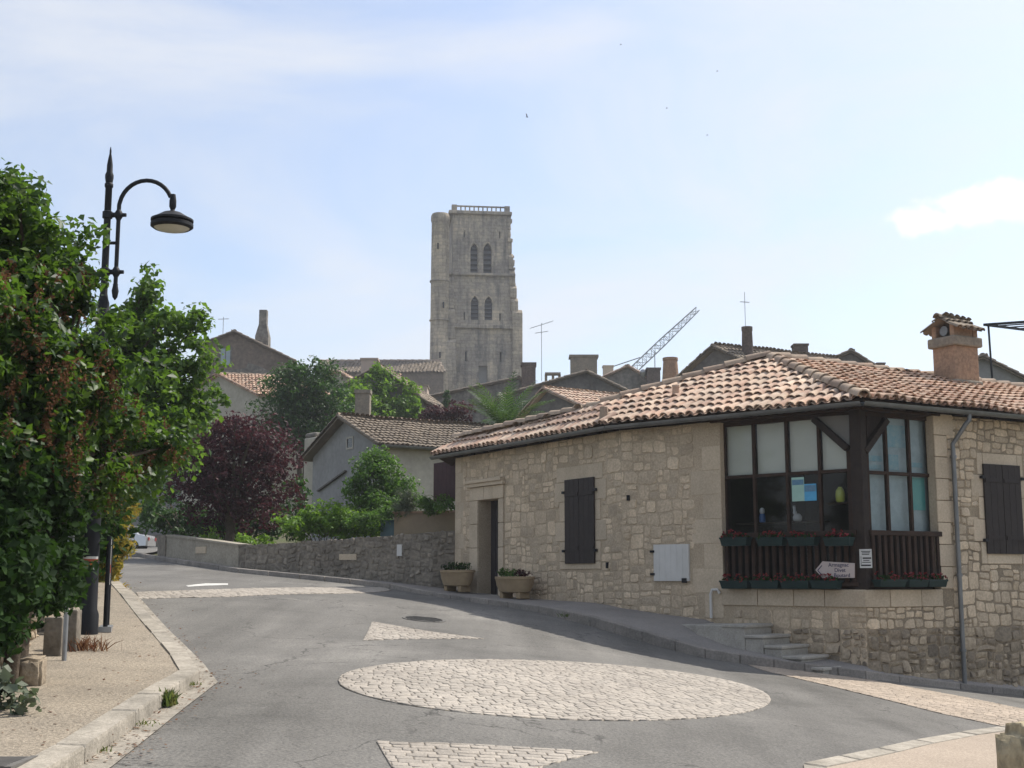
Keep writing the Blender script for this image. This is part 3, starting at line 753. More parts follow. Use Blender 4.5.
def rubble(mb, fr, s0, s1, zlo, zhi, openings, hrow=(0.14, 0.24), wst=(0.16, 0.42), prot=(0.006, 0.02), joint=0.018, wob=0.05, base=None):
    # irregular stones fitted to one another: the face is split again and again into unequal stones, each rounded and set proud of the mortar
    cells = []; p1_, p2_ = random.uniform(0, 9), random.uniform(0, 9)
    def warp(u, v): return (u + wob * .5 * (math.sin(v * 5.3 + p1_ + u * 1.1) + .7 * math.sin(v * 11 - u * 3.1 + p2_)), v + wob * .55 * (math.sin(u * 2.9 + p2_) + .8 * math.sin(u * 6.7 + v * 2.3 + p1_) + .5 * math.sin(u * 13.1 - v * 5)))
    def split(u0, u1, v0, v1):
        w, h = u1 - u0, v1 - v0
        wm, hm = random.uniform(*wst), random.uniform(*hrow)
        if h > hm * 1.25 and h / hm > w / wm: t = v0 + h * random.uniform(.36, .64); split(u0, u1, v0, t); split(u0, u1, t, v1)
        elif w > wm * 1.25: t = u0 + w * random.uniform(.34, .66); split(u0, t, v0, v1); split(t, u1, v0, v1)
        else: cells.append((u0, u1, v0, v1))
    z = zlo - random.uniform(0, .3)
    while z < zhi:
        bh = random.uniform(.38, .75); u = s0 - random.uniform(0, .6)
        while u < s1: bw = random.uniform(.7, 1.5); split(u, u + bw, z, z + bh); u += bw
        z += bh
    for (u0, u1, v0, v1) in cells:
        cs_, cz_ = (u0 + u1) / 2, (v0 + v1) / 2
        if cs_ < s0 - .1 or cs_ > s1 + .1: continue
        if any(o[0] <= cs_ <= o[1] and o[2] <= cz_ <= o[3] for o in openings): continue
        if base is not None and v1 + .1 < base(cs_): continue
        j = joint * random.uniform(.5, 1.15); x0, x1, y0, y1 = u0 + j, u1 - j, v0 + j, v1 - j
        if x1 - x0 < .03 or y1 - y0 < .03: continue
        um, vm = (x0 + x1) / 2 + random.uniform(-.2, .2) * (x1 - x0), (y0 + y1) / 2
        poly = [warp(*q) for q in ((x0, y0), (um, y0), (x1, y0), (x1, vm), (x1, y1), (um, y1), (x0, y1), (x0, vm))]
        poly = [(q[0] + random.uniform(-.007, .007), q[1] + random.uniform(-.007, .007)) for q in poly]
        if len(poly) < 3: continue
        for bx, by, ux, uy in ((s0, 0, -1, 0), (s1, 0, 1, 0), (0, zlo, 0, -1), (0, zhi, 0, 1)):
            if len(poly) >= 3: poly = clip_half(poly, bx, by, ux, uy)
        for o in openings:
            if len(poly) < 3: break
            gaps = [(o[0] - cs_, o[0] - joint, 0, 1, 0), (cs_ - o[1], o[1] + joint, 0, -1, 0), (o[2] - cz_, 0, o[2] - joint, 0, 1), (cz_ - o[3], 0, o[3] + joint, 0, -1)]
            g = max(gaps, key=lambda e: e[0]); poly = clip_half(poly, g[1], g[2], g[3], g[4])
        if len(poly) < 3: continue
        area = abs(sum(poly[k][0] * poly[(k + 1) % len(poly)][1] - poly[(k + 1) % len(poly)][0] * poly[k][1] for k in range(len(poly)))) / 2
        if area < .004: continue
        m = len(poly); c = (sum(p[0] for p in poly) / m, sum(p[1] for p in poly) / m); rnd = []
        for k in range(m):                      # round the corners
            p, q, r_ = poly[k - 1], poly[k], poly[(k + 1) % m]
            rnd += [(q[0] + (p[0] - q[0]) * .27, q[1] + (p[1] - q[1]) * .27), (q[0] + (r_[0] - q[0]) * .27, q[1] + (r_[1] - q[1]) * .27)]
        rnd = [(u + random.uniform(-.006, .006), v + random.uniform(-.006, .006)) for u, v in rnd]; m = len(rnd)
        hgt = random.uniform(*prot); r0 = math.sqrt(area / math.pi); k1, k2 = 1 - min(.3, .013 / r0), 1 - min(.55, .05 / r0)
        ta, tb = random.gauss(0, .5) * hgt / r0, random.gauss(0, .5) * hgt / r0
        def lay(kk, hh): return [fr.pt(c[0] + (u - c[0]) * kk, c[1] + (v - c[1]) * kk, hh + (ta * (u - c[0]) + tb * (v - c[1])) * kk * (1 if hh > 0 else 0)) for u, v in rnd]
        vs = lay(1.0, -.008) + lay(k1, hgt * .72) + lay(k2, hgt)
        mb.add(vs, [tuple(range(2 * m, 3 * m))] + [(L_ * m + k, L_ * m + (k + 1) % m, (L_ + 1) * m + (k + 1) % m, (L_ + 1) * m + k) for L_ in (0, 1) for k in range(m)])
def blocks(mb, fr, cells, prot=0.02, joint=0.006):     # dressed blocks: (s0, s1, z0, z1)
    for s0, s1, z0, z1 in cells:
        p = prot + random.uniform(-0.003, 0.003)
        fr.box(mb, s0 + joint, s1 - joint, z0 + joint, z1 - joint, -0.02, p)
def tile_roof(mb, poly, e0, e1, w=0.19, row=0.30, seg=5, jit=1.0):
    # poly: 3D roof face; e0 -> e1: its eave, left to right seen from outside; canal tiles laid up the slope
    e0, e1 = Vector(e0), Vector(e1); ex = (e1 - e0).normalized()
    nrm = Vector((0, 0, 0))
    for i in range(len(poly)): nrm += Vector(poly[i]).cross(Vector(poly[(i + 1) % len(poly)]))
    nrm.normalize()
    if nrm.z < 0: nrm = -nrm
    gy_ = nrm.cross(ex).normalized()
    if gy_.z < 0: gy_ = -gy_
    p2 = [((Vector(p) - e0).dot(ex), (Vector(p) - e0).dot(gy_)) for p in poly]
    amin, amax = min(p[0] for p in p2), max(p[0] for p in p2); bmax = max(p[1] for p in p2)
    nc = max(1, int(round((amax - amin) / w))); w = (amax - amin) / nc; r = w * 0.46
    def W(a, b, h): return e0 + ex * a + gy_ * b + nrm * (h + jit * (.016 * math.sin(a * 1.1 + b * .7) + .012 * math.sin(a * 2.9 - b * 1.9) - .02)) + gy_ * (jit * .014 * math.sin(a * 1.7 + 1.3 * math.sin(b * 2.0)))
    for i in range(nc):
        a = amin + (i + 0.5) * w
        for j in range(int(bmax / row) + 2):
            b = (j + 0.5) * row
            if inside((a, b), p2) or (j == 0 and inside((a, b * 0.2), p2)):
                b0 = j * row - (0.05 if j == 0 else 0.0); b1 = b0 + row * 1.22
                da = random.gauss(0, 0.010) * jit; rot = random.gauss(0, 0.045) * jit; lift = 0.045 + abs(random.gauss(0, 0.010)) * jit
                r0, r1 = r * random.uniform(0.96, 1.06), r * 0.82
                vs = []
                for (bb, rr, hh) in ((b0, r0, lift), (b1, r1, 0.018), (b0, r0 - 0.016, lift - 0.002), (b0 + 0.06, r0 - 0.022, lift - 0.006)):
                    for k in range(seg + 1):
                        t = math.pi * k / seg
                        vs.append(W(a + da + (bb - b) * rot - rr * math.cos(t), bb, hh + rr * 0.80 * math.sin(t) - r * 0.24))
                q = seg + 1; fs = []
                for k in range(seg):
                    fs += [(k, k + 1, q + k + 1, q + k), (2 * q + k, 2 * q + k + 1, k + 1, k), (3 * q + k, 3 * q + k + 1, 2 * q + k + 1, 2 * q + k)]
                mb.add(vs, fs)
            a2 = a + w / 2
            if inside((a2, b), p2):
                b0 = j * row - (0.07 if j == 0 else 0.0); b1 = b0 + row * 1.15
                vs = []
                for (bb, rr, hh) in ((b0, r * 0.95, 0.02), (b1, r * 0.8, 0.0)):
                    for k in range(4):
                        t = math.pi * k / 3; vs.append(W(a2 - rr * math.cos(t), bb, hh - rr * 0.55 * math.sin(t) + 0.03))
                mb.add(vs, [(k, k + 1, 5 + k, 4 + k) for k in range(3)])
def ridge_tiles(mb, a, b, r=0.12, L=0.38, seg=7, up=0.02):
    a, b = Vector(a), Vector(b); d = (b - a); n = max(1, int(d.length / L)); d.normalize(); L = (b - a).length / n
    s = d.cross(Vector((0, 0, 1))).normalized(); u = s.cross(d).normalized()
    for i in range(n):
        r0 = r * random.uniform(0.96, 1.06); vs = []
        for (t0, rr, hh) in ((-0.03, r0, up + 0.02), (L * 1.08, r0 * 0.82, up), (-0.03, r0 - 0.02, up + 0.018)):
            for k in range(seg + 1):
                t = math.pi * k / seg; vs.append(a + d * (i * L + t0) - s * rr * math.cos(t) + u * (hh + rr * math.sin(t) - r * 0.35))
        q = seg + 1; fs = []
        for k in range(seg): fs += [(k, q + k, q + k + 1, k + 1), (2 * q + k, k, k + 1, 2 * q + k + 1)]
        mb.add(vs, fs)

# ------------------------------------------------------------ the stone house on the corner
kb = kerb_top[13]
house = thing('stone_house', (Kw.x, Kw.y, kb.z), 'pale stone house with clay tile roof and dark timber corner window', 'house')
ZE = ZG + 0.14
def g3(p, z): return Vector((p.x, p.y, z))
apex = P(770, 356.5, 24.3)
eK, eJ, eL, eR = g3(Kg, ZE), g3(Jg, ZE), g3(Lg, ZE), g3(Rg, ZE)
nB = (eJ - eK).cross(apex - eK).normalized()
P1 = Pplane(603, 404.5, eK, nB)
nA = (eL - eJ).cross(P1 - eJ).normalized(); P2 = Pplane(465, 437.5, eJ, nA)
nC = (eR - eK).cross(apex - eK).normalized(); Rr = Pplane(1018, 387.5, eK, nC)
Rr2 = apex + (Rr - apex) * 1.9
roof = MB(); tile_roof(roof, [eJ, eK, apex, P1], eJ, eK, 0.19, 0.33)
tile_roof(roof, [eL, eJ, P1, P2], eL, eJ, 0.19, 0.30)
roof_o = smooth_by_angle(roof.build('roof', MAT['tile'], house), 40)
rc = MB(); tile_roof(rc, [eK, eR, Rr2, apex], eK, eR, 0.19, 0.30)
roof_c = smooth_by_angle(rc.build('roof', MAT['tile_red'], house, label='redder roof slope over the right-hand facade'), 40)
dk = MB(); T = Vector((0, 0, -0.035))
bk = [P2 + Vector((1.0, 3.0, -1.2)), P1 + Vector((1.5, 5, -1.7)), apex + Vector((-1.5, 6, -2.2)), Rr2 + Vector((-2, 4.5, -1.9))]
for q in ([eL, eJ, P1, P2], [eJ, eK, apex, P1], [eK, eR, Rr2, apex]): dk.quad(*[p + T for p in q])
for q in ([P2, P1, bk[1], bk[0]], [P1, apex, bk[2], bk[1]], [apex, Rr2, bk[3], bk[2]], [eL, P2, bk[0]], [eR, bk[3], Rr2]): dk.quad(*[p + T * 0.5 for p in q])
dk.build('roof_boards', MAT['deck'], roof_o)
bt = MB()
kd = Vector((0, 0, -.14))
for q in ([bk[0], bk[1], P1, P2], [bk[1], bk[2], apex, P1], [bk[2], bk[3], Rr2, apex]): tile_roof(bt, [p + kd for p in q], q[1] + kd, q[0] + kd, 0.24, 0.4, seg=4)
bt.build('roof', MAT['tile_old'], house, label='weathered roof slopes at the back')
rg = MB(); ridge_tiles(rg, P2 + Vector((-.2, 0, 0)), P1, 0.11); ridge_tiles(rg, P1, apex, 0.115, up=.055); ridge_tiles(rg, Rr2, apex, 0.12); ridge_tiles(rg, eK + (eK - apex).normalized() * 0.06 + Vector((0, 0, .03)), apex, 0.115, 0.40)
smooth_by_angle(rg.build('ridge_tiles', MAT['ridge'], roof_o), 50)
vt = MB(); q = P(604, 419.5, (eJ.y + 0.12)); vt.tube([Pplane(604, 421, eJ, nA), Pplane(604, 421, eJ, nA) + Vector((0, 0, 0.26))], [0.09, 0.075], 8); vt.build('stop_tile', MAT['ridge'], roof_o)
q = Pplane(676, 398, eK, nB); vt = MB(); vt.lathe(q - Vector((0, 0, .08)), [(0.075, 0), (0.065, 0.28), (0.072, 0.28), (0.072, 0.32), (0.05, 0.32), (0.05, 0.2)], 12); smooth_by_angle(vt.build('vent_pipe', MAT['tile_red'], roof_o))
# walls
def openA(x0, y0, x1, y1, fr=FA):
    s0, z0 = fr.hit(x0, y1); s1, z1 = fr.hit(x1, y0); return (s0, s1, z0, z1)
door_o = openA(478.6, 498.5, 499.2, 596)
shut_o = (FA.hit(567, 520)[0] + 0.03, FA.hit(596, 520)[0] - 0.03, FA.hit(582, 563)[1] + 0.03, FA.hit(582, 479)[1] - 0.03)
hatch_o = openA(655, 544, 689.5, 581, FB)
sB0 = FB.hit(721.5, 500)[0]; Z_SILL = FB.hit(790, 589)[1]
ZT = ZG + 0.02
Z_BEAM0 = FB.hit(790, 416)[1]
winB = (sB0, FB.len + 0.01, Z_SILL, ZT)
sC1 = FC.hit(936, 500)[0]
winC = (-0.01, sC1, Z_SILL, ZT)
shutC = (FC.hit(983, 510)[0] + 0.03, FC.hit(1020, 510)[0] - 0.03, FC.hit(1000, 554)[1] + 0.03, FC.hit(1000, 465)[1] - 0.03)
base_fn = {}
def mk_base(fr):
    def f(s):
        p = fr.pt(s, 0); best = nearest_on(inner_line, p); return best.z - 0.12
    return f
bA, bB, bC = mk_base(FA), mk_base(FB), mk_base(FC)
# dressed surrounds
s0, s1, z0, z1 = door_o
sd0, sd1, zd1 = FA.hit(470.5, 540)[0], FA.hit(504.5, 540)[0], FA.hit(487, 481.5)[1]
door_area = (sd0, sd1, z0, zd1)
zsh_top = FA.hit(582, 465)[1]; ssh0, ssh1 = FA.hit(560, 520)[0], FA.hit(601, 520)[0]
sh_area = (ssh0, ssh1, shut_o[2] - 0.15, zsh_top)
mA = MB(); backing(mA, FA, -0.0, FA.len, -0.6, ZT, [door_o, shut_o]); backing(mA, FB, 0, FB.len, -0.8, ZT, [hatch_o, winB])
reveal(mA, FA, door_o, 0.34); reveal(mA, FA, shut_o, 0.2); reveal(mA, FB, hatch_o, 0.2)
mA.quad(FA.pt(0, -0.6), FA.pt(0, ZT), FA.pt(0, ZT, -5), FA.pt(0, -0.6, -5))
wall_o = mA.build('wall', MAT['mortar'], house)
quoin = [(0.0, 0.42 if i % 2 else 0.28, zz, zz + 0.34) for i, zz in enumerate(np.arange(bA(0), ZT - 0.3, 0.34))]
q_area = (0, 0.36, -2, 9)
jamb = [(sB0 - (0.62 if i % 2 else 0.38), sB0, zz, zz + 0.42) for i, zz in enumerate(np.arange(Z_SILL - 0.5, ZT - 0.45, 0.42))]
j_area = (sB0 - 0.5, sB0, Z_SILL - 0.5, ZT)
st = MB(); rubble(st, FA, 0, FA.len, 0.2, ZT, [door_area, sh_area, q_area], (0.11, 0.28), (0.15, 0.48), (0.005, 0.014), 0.008, 0.026, bA)
rubble(st, FB, 0, FB.len, -0.2, ZT, [hatch_o, winB, j_area, (sB0, FB.len, Z_SILL - 0.30, Z_SILL)], (0.12, 0.29), (0.15, 0.50), (0.005, 0.015), 0.008, 0.026, bB)
smooth_by_angle(st.build('rubble_stones', MAT['stone'], wall_o), 30)
ash = MB(); blocks(ash, FA, quoin, 0.006, .003); blocks(ash, FB, jamb, 0.006, .003)
cop = []; s = sB0 - 0.02
while s < FB.len - 0.05:
    e = min(FB.len + 0.02, s + random.uniform(0.45, 0.75))
    if FB.len - e < 0.3: e = FB.len + 0.02
    cop.append((s, e, Z_SILL - 0.28, Z_SILL)); s = e
blocks(ash, FB, cop, 0.03)
copC = []; s = -0.02
while s < sC1:
    e = min(sC1 + 0.12, s + random.uniform(0.45, 0.7)); copC.append((s, e, Z_SILL - 0.28, Z_SILL)); s = e
blocks(ash, FC, copC, 0.03)
pier = [(sC1, sC1 + (0.46 if i % 2 else 0.30), zz, zz + 0.36) for i, zz in enumerate(np.arange(Z_SILL, ZT - 0.2, 0.36))]
blocks(ash, FC, pier, 0.02)
bevel(ash.build('dressed_blocks', MAT['ashlar'], wall_o), 0.008)
ds = MB()
for i, zz in enumerate(np.linspace(z0, z1, 5)[:-1]):
    hh = (z1 - z0) / 4
    blocks(ds, FA, [(sd0, s0, zz, zz + hh), (s1, sd1, zz, zz + hh)], 0.035)
blocks(ds, FA, [(sd0, (s0 + s1) / 2 - .18, z1, zd1 - .1), ((s0 + s1) / 2 - .18, (s0 + s1) / 2 + .2, z1, zd1 - .1), ((s0 + s1) / 2 + .2, sd1, z1, zd1 - .1)], 0.035)
FA.box(ds, sd0 - 0.06, sd1 + 0.06, zd1 - 0.1, zd1 - 0.02, -0.02, 0.09); FA.box(ds, sd0 - 0.02, sd1 + 0.02, zd1 - 0.02, zd1 + 0.05, -0.02, 0.13)
bevel(ds.build('door_surround', MAT['ashlar'], house), 0.008)
dl = MB(); FA.box(dl, s0, s1, z0 - 0.2, z1, -0.36, -0.31)
for k in range(4): FA.box(dl, s0 + (s1 - s0) * (k + .06) / 4, s0 + (s1 - s0) * (k + .94) / 4, z0, z1, -0.31, -0.295)
d_o = dl.build('door', MAT['door'], house)
hd = MB(); hd.tube([FA.pt(s1 - .22, z0 + 1.0, -.29), FA.pt(s1 - .22, z0 + 1.0, -.24), FA.pt(s1 - .22, z0 + 1.12, -.24), FA.pt(s1 - .22, z0 + 1.12, -.29)], 0.012, 6); hd.build('handle', MAT['steel'], d_o)
thr = MB(); FA.box(thr, s0 - .05, s1 + .05, z0 - .2, z0 + .03, -0.33, 0.06); bevel(thr.build('doorstep', MAT['step'], house), 0.01)
sr = MB(); a, b, c, d = shut_o
zz = np.linspace(c, d, 5)
blocks(sr, FA, [(ssh0 - (.16 if i % 2 else 0), a, zz[i], zz[i + 1]) for i in range(4)] + [(b, ssh1 + (.2 if i % 2 else 0), zz[i], zz[i + 1]) for i in range(4)] + [(ssh0 - .1, ssh1 + .1, d, zsh_top), (ssh0, ssh1, c - .15, c)], 0.018)
bevel(sr.build('window_surround', MAT['ashlar'], house), 0.008)
def shutters(fr, o, n=4, mat='shutter'):
    s0, s1, z0, z1 = o
    for k in range(2):
        a = s0 + (s1 - s0) * k / 2 + 0.004; b = s0 + (s1 - s0) * (k + 1) / 2 - 0.004; mb = MB()
        for i in range(n): fr.box(mb, a + (b - a) * (i + .02) / n, a + (b - a) * (i + .98) / n, z0, z1, 0.025, 0.055)
        for zz in (z0 + .18 * (z1 - z0), z0 + .82 * (z1 - z0)): fr.box(mb, a + .02, b - .02, zz - .035, zz + .035, 0.05, 0.07)
        so = mb.build('shutter', MAT[mat], house)
        h = MB(); e = a if k == 0 else b; sg = -1 if k == 0 else 1
        for zz in (z0 + .15 * (z1 - z0), z0 + .85 * (z1 - z0)): fr.box(h, min(e, e + sg * .07), max(e, e + sg * .07), zz - .025, zz + .025, 0.02, 0.08)
        h.build('hinge', MAT['iron'], so)
shutters(FA, (shut_o[0] - .04, shut_o[1] + .04, shut_o[2] - .04, shut_o[3] + .04), 3)
shutters(FC, (shutC[0] - .03, shutC[1] + .03, shutC[2] - .03, shutC[3] + .03), 3)
hb = MB(); a, b, c, d = hatch_o
n = 6
for i in range(n): FB.box(hb, a + (b - a) * (i + .012) / n, a + (b - a) * (i + .988) / n, c, d, 0.01, 0.035)
FB.box(hb, a, b, c, d, -0.01, 0.012)
ho = hb.build('hatch_door', MAT['white_paint'], house)
h = MB()
for zz in (c + .12, d - .12): FB.box(h, a - .07, a + .02, zz - .02, zz + .02, 0.015, 0.05)
FB.box(h, b - .14, b - .05, c - .03, c + .05, 0.03, 0.06); h.build('hinge', MAT['iron'], ho)
# wall stains of iron: two small wall hooks
hk = MB(); FA.box(hk, *(lambda p: (p[0] - .02, p[0] + .02, p[1] - .06, p[1] + .05))(FA.hit(608.5, 565)), -0.01, 0.05); FB.box(hk, *(lambda p: (p[0] - .02, p[0] + .02, p[1] - .05, p[1] + .05))(FB.hit(629, 498)), -0.01, 0.05); hk.build('wall_hook', MAT['iron'], house)
# right-hand facade
mC = MB(); backing(mC, FC, 0, 12.6, -2.5, ZT, [winC, shutC]); reveal(mC, FC, shutC, 0.2)
mC.quad(FC.pt(12.6, -2.5), FC.pt(12.6, -2.5, -6), FC.pt(12.6, ZT, -6), FC.pt(12.6, ZT))
bkw = [FC.pt(12.6, 0, -6), bk[2], bk[1], FA.pt(0, 0, -5)]
for a_, b_ in zip(bkw[:-1], bkw[1:]): mC.quad(g3(a_, -2.5), g3(b_, -2.5), g3(b_, ZT - .3), g3(a_, ZT - .3))
wc_o = mC.build('wall', MAT['mortar_dark'], house)
zm = Z_SILL - 0.62
st = MB(); sh_ar = (shutC[0] - .12, shutC[1] + .12, shutC[2] - .2, shutC[3] + .22)
rubble(st, FC, sC1 + 0.3, 12.6, zm, ZT, [winC, sh_ar], (0.12, 0.29), (0.14, 0.42), (0.007, 0.020), 0.008, 0.028, bC)
rubble(st, FC, 0, sC1 + 0.3, zm, Z_SILL - .28, [], (0.14, 0.22), (0.18, 0.34), (0.008, 0.020), 0.008, 0.015, bC)
smooth_by_angle(st.build('rubble_stones', MAT['stone'], wc_o), 30)
st = MB()
rubble(st, FC, 0, 12.6, -0.9, zm, [], (0.11, 0.28), (0.13, 0.40), (0.012, 0.042), 0.010, 0.030, bC)
rubble(st, FB, sB0 + .5, FB.len, -0.3, Z_SILL - .62, [], (0.11, 0.28), (0.14, 0.40), (0.012, 0.040), 0.010, 0.030, bB)
smooth_by_angle(st.build('rubble_stones', MAT['stone_rough'], wc_o), 30)
sr = MB(); a, b, c, d = shutC
zz = np.linspace(c - .2, d + .22, 6)
blocks(sr, FC, [(a - (.3 if i % 2 else .14), a, zz[i], zz[i + 1]) for i in range(5)] + [(b, b + (.3 if i % 2 else .14), zz[i], zz[i + 1]) for i in range(5)] + [(a, b, c - .2, c), (a, b, d, d + .22)], 0.018)
bevel(sr.build('window_surround', MAT['ashlar'], house), 0.008)
# timber corner: post, beams, braces
tp = MB()
cb = (FB.D * -1 + FC.D).normalized(); bis = (FB.N + FC.N).normalized()
pc = g3(Kw, 0) - bis * 0.12
pw = 0.098; side = Vector((bis.y, -bis.x, 0))
tp.box(g3(pc, (Z_SILL + ZT) / 2), FB.D * pw, FB.N * pw, Vector((0, 0, (ZT - Z_SILL) / 2)))
bevel(tp.build('corner_post', MAT['timber'], house), 0.012)
tb = MB(); FB.box(tb, sB0 - 0.18, FB.len + .1, Z_BEAM0, ZT + .02, -0.25, 0.05)
bevel(tb.build('beam', MAT['beam'], house), 0.01)
tb = MB(); FC.box(tb, -0.1, sC1 + 0.15, Z_BEAM0, ZT + .02, -0.25, 0.05); bevel(tb.build('beam', MAT['beam'], house), 0.01)
RW = 0.15                                   # how far the glazing stands back
def bp_(fr, px, py, out): s, z = fr.hit(px, py, out); return fr.pt(s, z, out)
br_ = MB(); br_.bar(bp_(FB, 814, 419, -RW + .09), bp_(FB, 848, 449, -RW + .09), 0.10, 0.12, FB.N); br_.bar(bp_(FC, 886, 420, -RW + .09), bp_(FC, 864, 452, -RW + .09), 0.10, 0.12, FC.N)
bevel(br_.build('brace', MAT['timber'], house), 0.01)
MAT['plaster_dim'] = M('dim_grey_plaster', (0.20, 0.195, 0.18), (0.16, 0.155, 0.145), 3, 0.95)
fil = MB()
fil.prism([bp_(FB, 818, 417, -RW + .03), bp_(FB, 850, 415, -RW + .03), bp_(FB, 850, 448, -RW + .03)], FB.N * .02); fil.build('corner_panel', MAT['plaster_dim'], house); fil = MB(); fil.prism([bp_(FC, 866, 416, -RW + .03), bp_(FC, 882, 417, -RW + .03), bp_(FC, 866, 447, -RW + .03)], FC.N * .02)
fil.build('corner_panel', MAT['timber'], house)
def glazing(fr, xs, ytop, ytr, ybot, x_tr):
    w = MB()
    ss = [fr.hit(x, 480, -RW)[0] for x in xs]; zt = Z_BEAM0; zb = Z_SILL
    ztr = fr.hit(x_tr, ytr, -RW)[1]
    for i, s in enumerate(ss):
        t = 0.05 if i in (0, len(ss) - 1) else 0.026
        fr.box(w, s - t, s + t, zb, zt, -RW - .03, -RW + .035)
    for i in range(len(ss) - 1):
        for z, t in ((zt - .035, .035), (ztr, .028), (zb + .05, .05)): fr.box(w, ss[i] + .026, ss[i + 1] - .026, z - t, z + t, -RW - .028, -RW + .03)
    wo = bevel(w.build('window_frame', MAT['beam'], house), 0.005)
    for i in range(len(ss) - 1):
        for z0, z1 in ((zb + .1, ztr - .028), (ztr + .028, zt - .07)):
            g = MB(); g.quad(fr.pt(ss[i] + .026, z0, -RW), fr.pt(ss[i + 1] - .026, z0, -RW), fr.pt(ss[i + 1] - .026, z1, -RW), fr.pt(ss[i] + .026, z1, -RW))
            g.build('pane', MAT['glass'], wo)
    return ss, ztr, wo
ssB, ztrB, wfB = glazing(FB, [724.5, 755, 788, 820.5, 851], 416, 474, 580, 788)
ssC, ztrC, wfC = glazing(FC, [866, 886.5, 909.5, 930.5], 420, 474, 580, 900)
for i in range(4):                            # pale roller blinds behind the upper panes
    b_ = MB(); FB.box(b_, ssB[i] + .02, ssB[i + 1] - .02, ztrB - .02, Z_BEAM0, -RW - .09, -RW - .075); b_.build('blind', MAT['blind'], house)
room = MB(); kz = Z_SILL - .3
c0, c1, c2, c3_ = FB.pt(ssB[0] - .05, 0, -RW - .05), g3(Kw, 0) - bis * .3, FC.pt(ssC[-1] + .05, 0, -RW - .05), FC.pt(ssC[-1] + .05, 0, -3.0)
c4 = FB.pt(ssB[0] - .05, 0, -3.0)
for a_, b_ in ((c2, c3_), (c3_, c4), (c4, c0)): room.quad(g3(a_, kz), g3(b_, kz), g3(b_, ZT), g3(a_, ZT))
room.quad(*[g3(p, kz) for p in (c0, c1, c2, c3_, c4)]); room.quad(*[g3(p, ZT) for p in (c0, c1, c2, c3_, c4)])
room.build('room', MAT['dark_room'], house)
fj = MB()
for fr, s_ in ((FB, sB0), (FC, sC1)): fj.quad(fr.pt(s_, Z_SILL, 0), fr.pt(s_, ZT, 0), fr.pt(s_, ZT, -RW), fr.pt(s_, Z_SILL, -RW))
fj.quad(FB.pt(sB0, Z_SILL - .002, 0), FB.pt(FB.len, Z_SILL - .002, 0), FB.pt(FB.len - .3, Z_SILL - .002, -.6), FB.pt(sB0, Z_SILL - .002, -.6)); fj.quad(FC.pt(0, Z_SILL - .002, 0), FC.pt(sC1, Z_SILL - .002, 0), FC.pt(sC1, Z_SILL - .002, -.6), FC.pt(0.3, Z_SILL - .002, -.6))
fj.build('window_reveal', MAT['ashlar'], house)
# pictures inside the right-hand window; their blue and an added curtain imitate reflected sky
MAT['paper_blue'] = M('sky_tinted_paper', (0.20, 0.38, 0.47), (0.36, 0.48, 0.50), 9, 0.8)
MAT['reflected_sky'] = M('sky_reflection_curtain', (0.46, 0.54, 0.57), (0.32, 0.39, 0.42), 5, 0.9)
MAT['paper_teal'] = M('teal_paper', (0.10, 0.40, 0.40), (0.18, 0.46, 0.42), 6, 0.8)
cu = MB(); FC.box(cu, ssC[0] - .05, ssC[-1] + .12, Z_SILL + .9, Z_BEAM0, -RW - .12, -RW - .11); cu.build('reflection_curtain', MAT['reflected_sky'], house)
pp = MB()
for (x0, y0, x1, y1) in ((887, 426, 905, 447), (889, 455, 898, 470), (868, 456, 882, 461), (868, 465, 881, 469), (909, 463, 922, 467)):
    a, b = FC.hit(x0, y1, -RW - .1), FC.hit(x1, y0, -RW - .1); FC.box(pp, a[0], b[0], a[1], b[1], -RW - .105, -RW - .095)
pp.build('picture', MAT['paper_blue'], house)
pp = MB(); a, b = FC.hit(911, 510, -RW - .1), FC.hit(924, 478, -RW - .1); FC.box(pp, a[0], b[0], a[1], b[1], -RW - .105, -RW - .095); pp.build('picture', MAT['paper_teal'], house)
# railings along the sill
ZR = FC.hit(900, 533)[1]
def railing(fr, s0, s1, n):
    r = MB(); fr.box(r, s0, s1, ZR - .045, ZR + .035, -0.045, 0.045); fr.box(r, s0, s1, Z_SILL + .05, Z_SILL + .11, -0.03, 0.03)
    ro = bevel(r.build('railing', MAT['beam'], house), 0.006)
    for i in range(n):
        s = s0 + (s1 - s0) * (i + .5) / n; q = MB(); fr.box(q, s - .032, s + .032, Z_SILL + .11, ZR - .045, -0.025, 0.02); bevel(q.build('baluster', MAT['beam'], ro), 0.006)
railing(FB, sB0 + .02, FB.len - .1, 19); railing(FC, 0.14, sC1 + .06, 12)
# gutter and downpipe
def half_gutter(mb, a, b, r=0.07):
    a, b = Vector(a), Vector(b); d = (b - a).normalized(); s = Vector((d.y, -d.x, 0)); n = 8; vs = []
    for p in (a, b):
        for rr in (r, r - .006):
            for k in range(n + 1):
                t = math.pi + math.pi * k / n; vs.append(p + s * rr * math.cos(t) * -1 + Vector((0, 0, rr * math.sin(t))))
    q = n + 1; fs = []
    for k in range(n): fs += [(k, k + 1, 2 * q + k + 1, 2 * q + k), (q + k, 3 * q + k, 3 * q + k + 1, q + k + 1)]
    fs += [(0, 2 * q, 3 * q, q), (n, q + n, 3 * q + n, 2 * q + n)]
    mb.add(vs, fs)
gt = MB(); zg = ZG + 0.075
for a_, b_ in ((Lg, Jg), (Jg, Kg), (Kg, Rg)):
    half_gutter(gt, g3(a_, zg), g3(b_, zg))
smooth_by_angle(gt.build('gutter', MAT['zinc'], house), 50)
dp = MB(); so, _ = FC.hit(969, 414, OVER); s_d, _ = FC.hit(953, 450, 0.08); zb_ = FC.hit(964, 682, .08)[1]
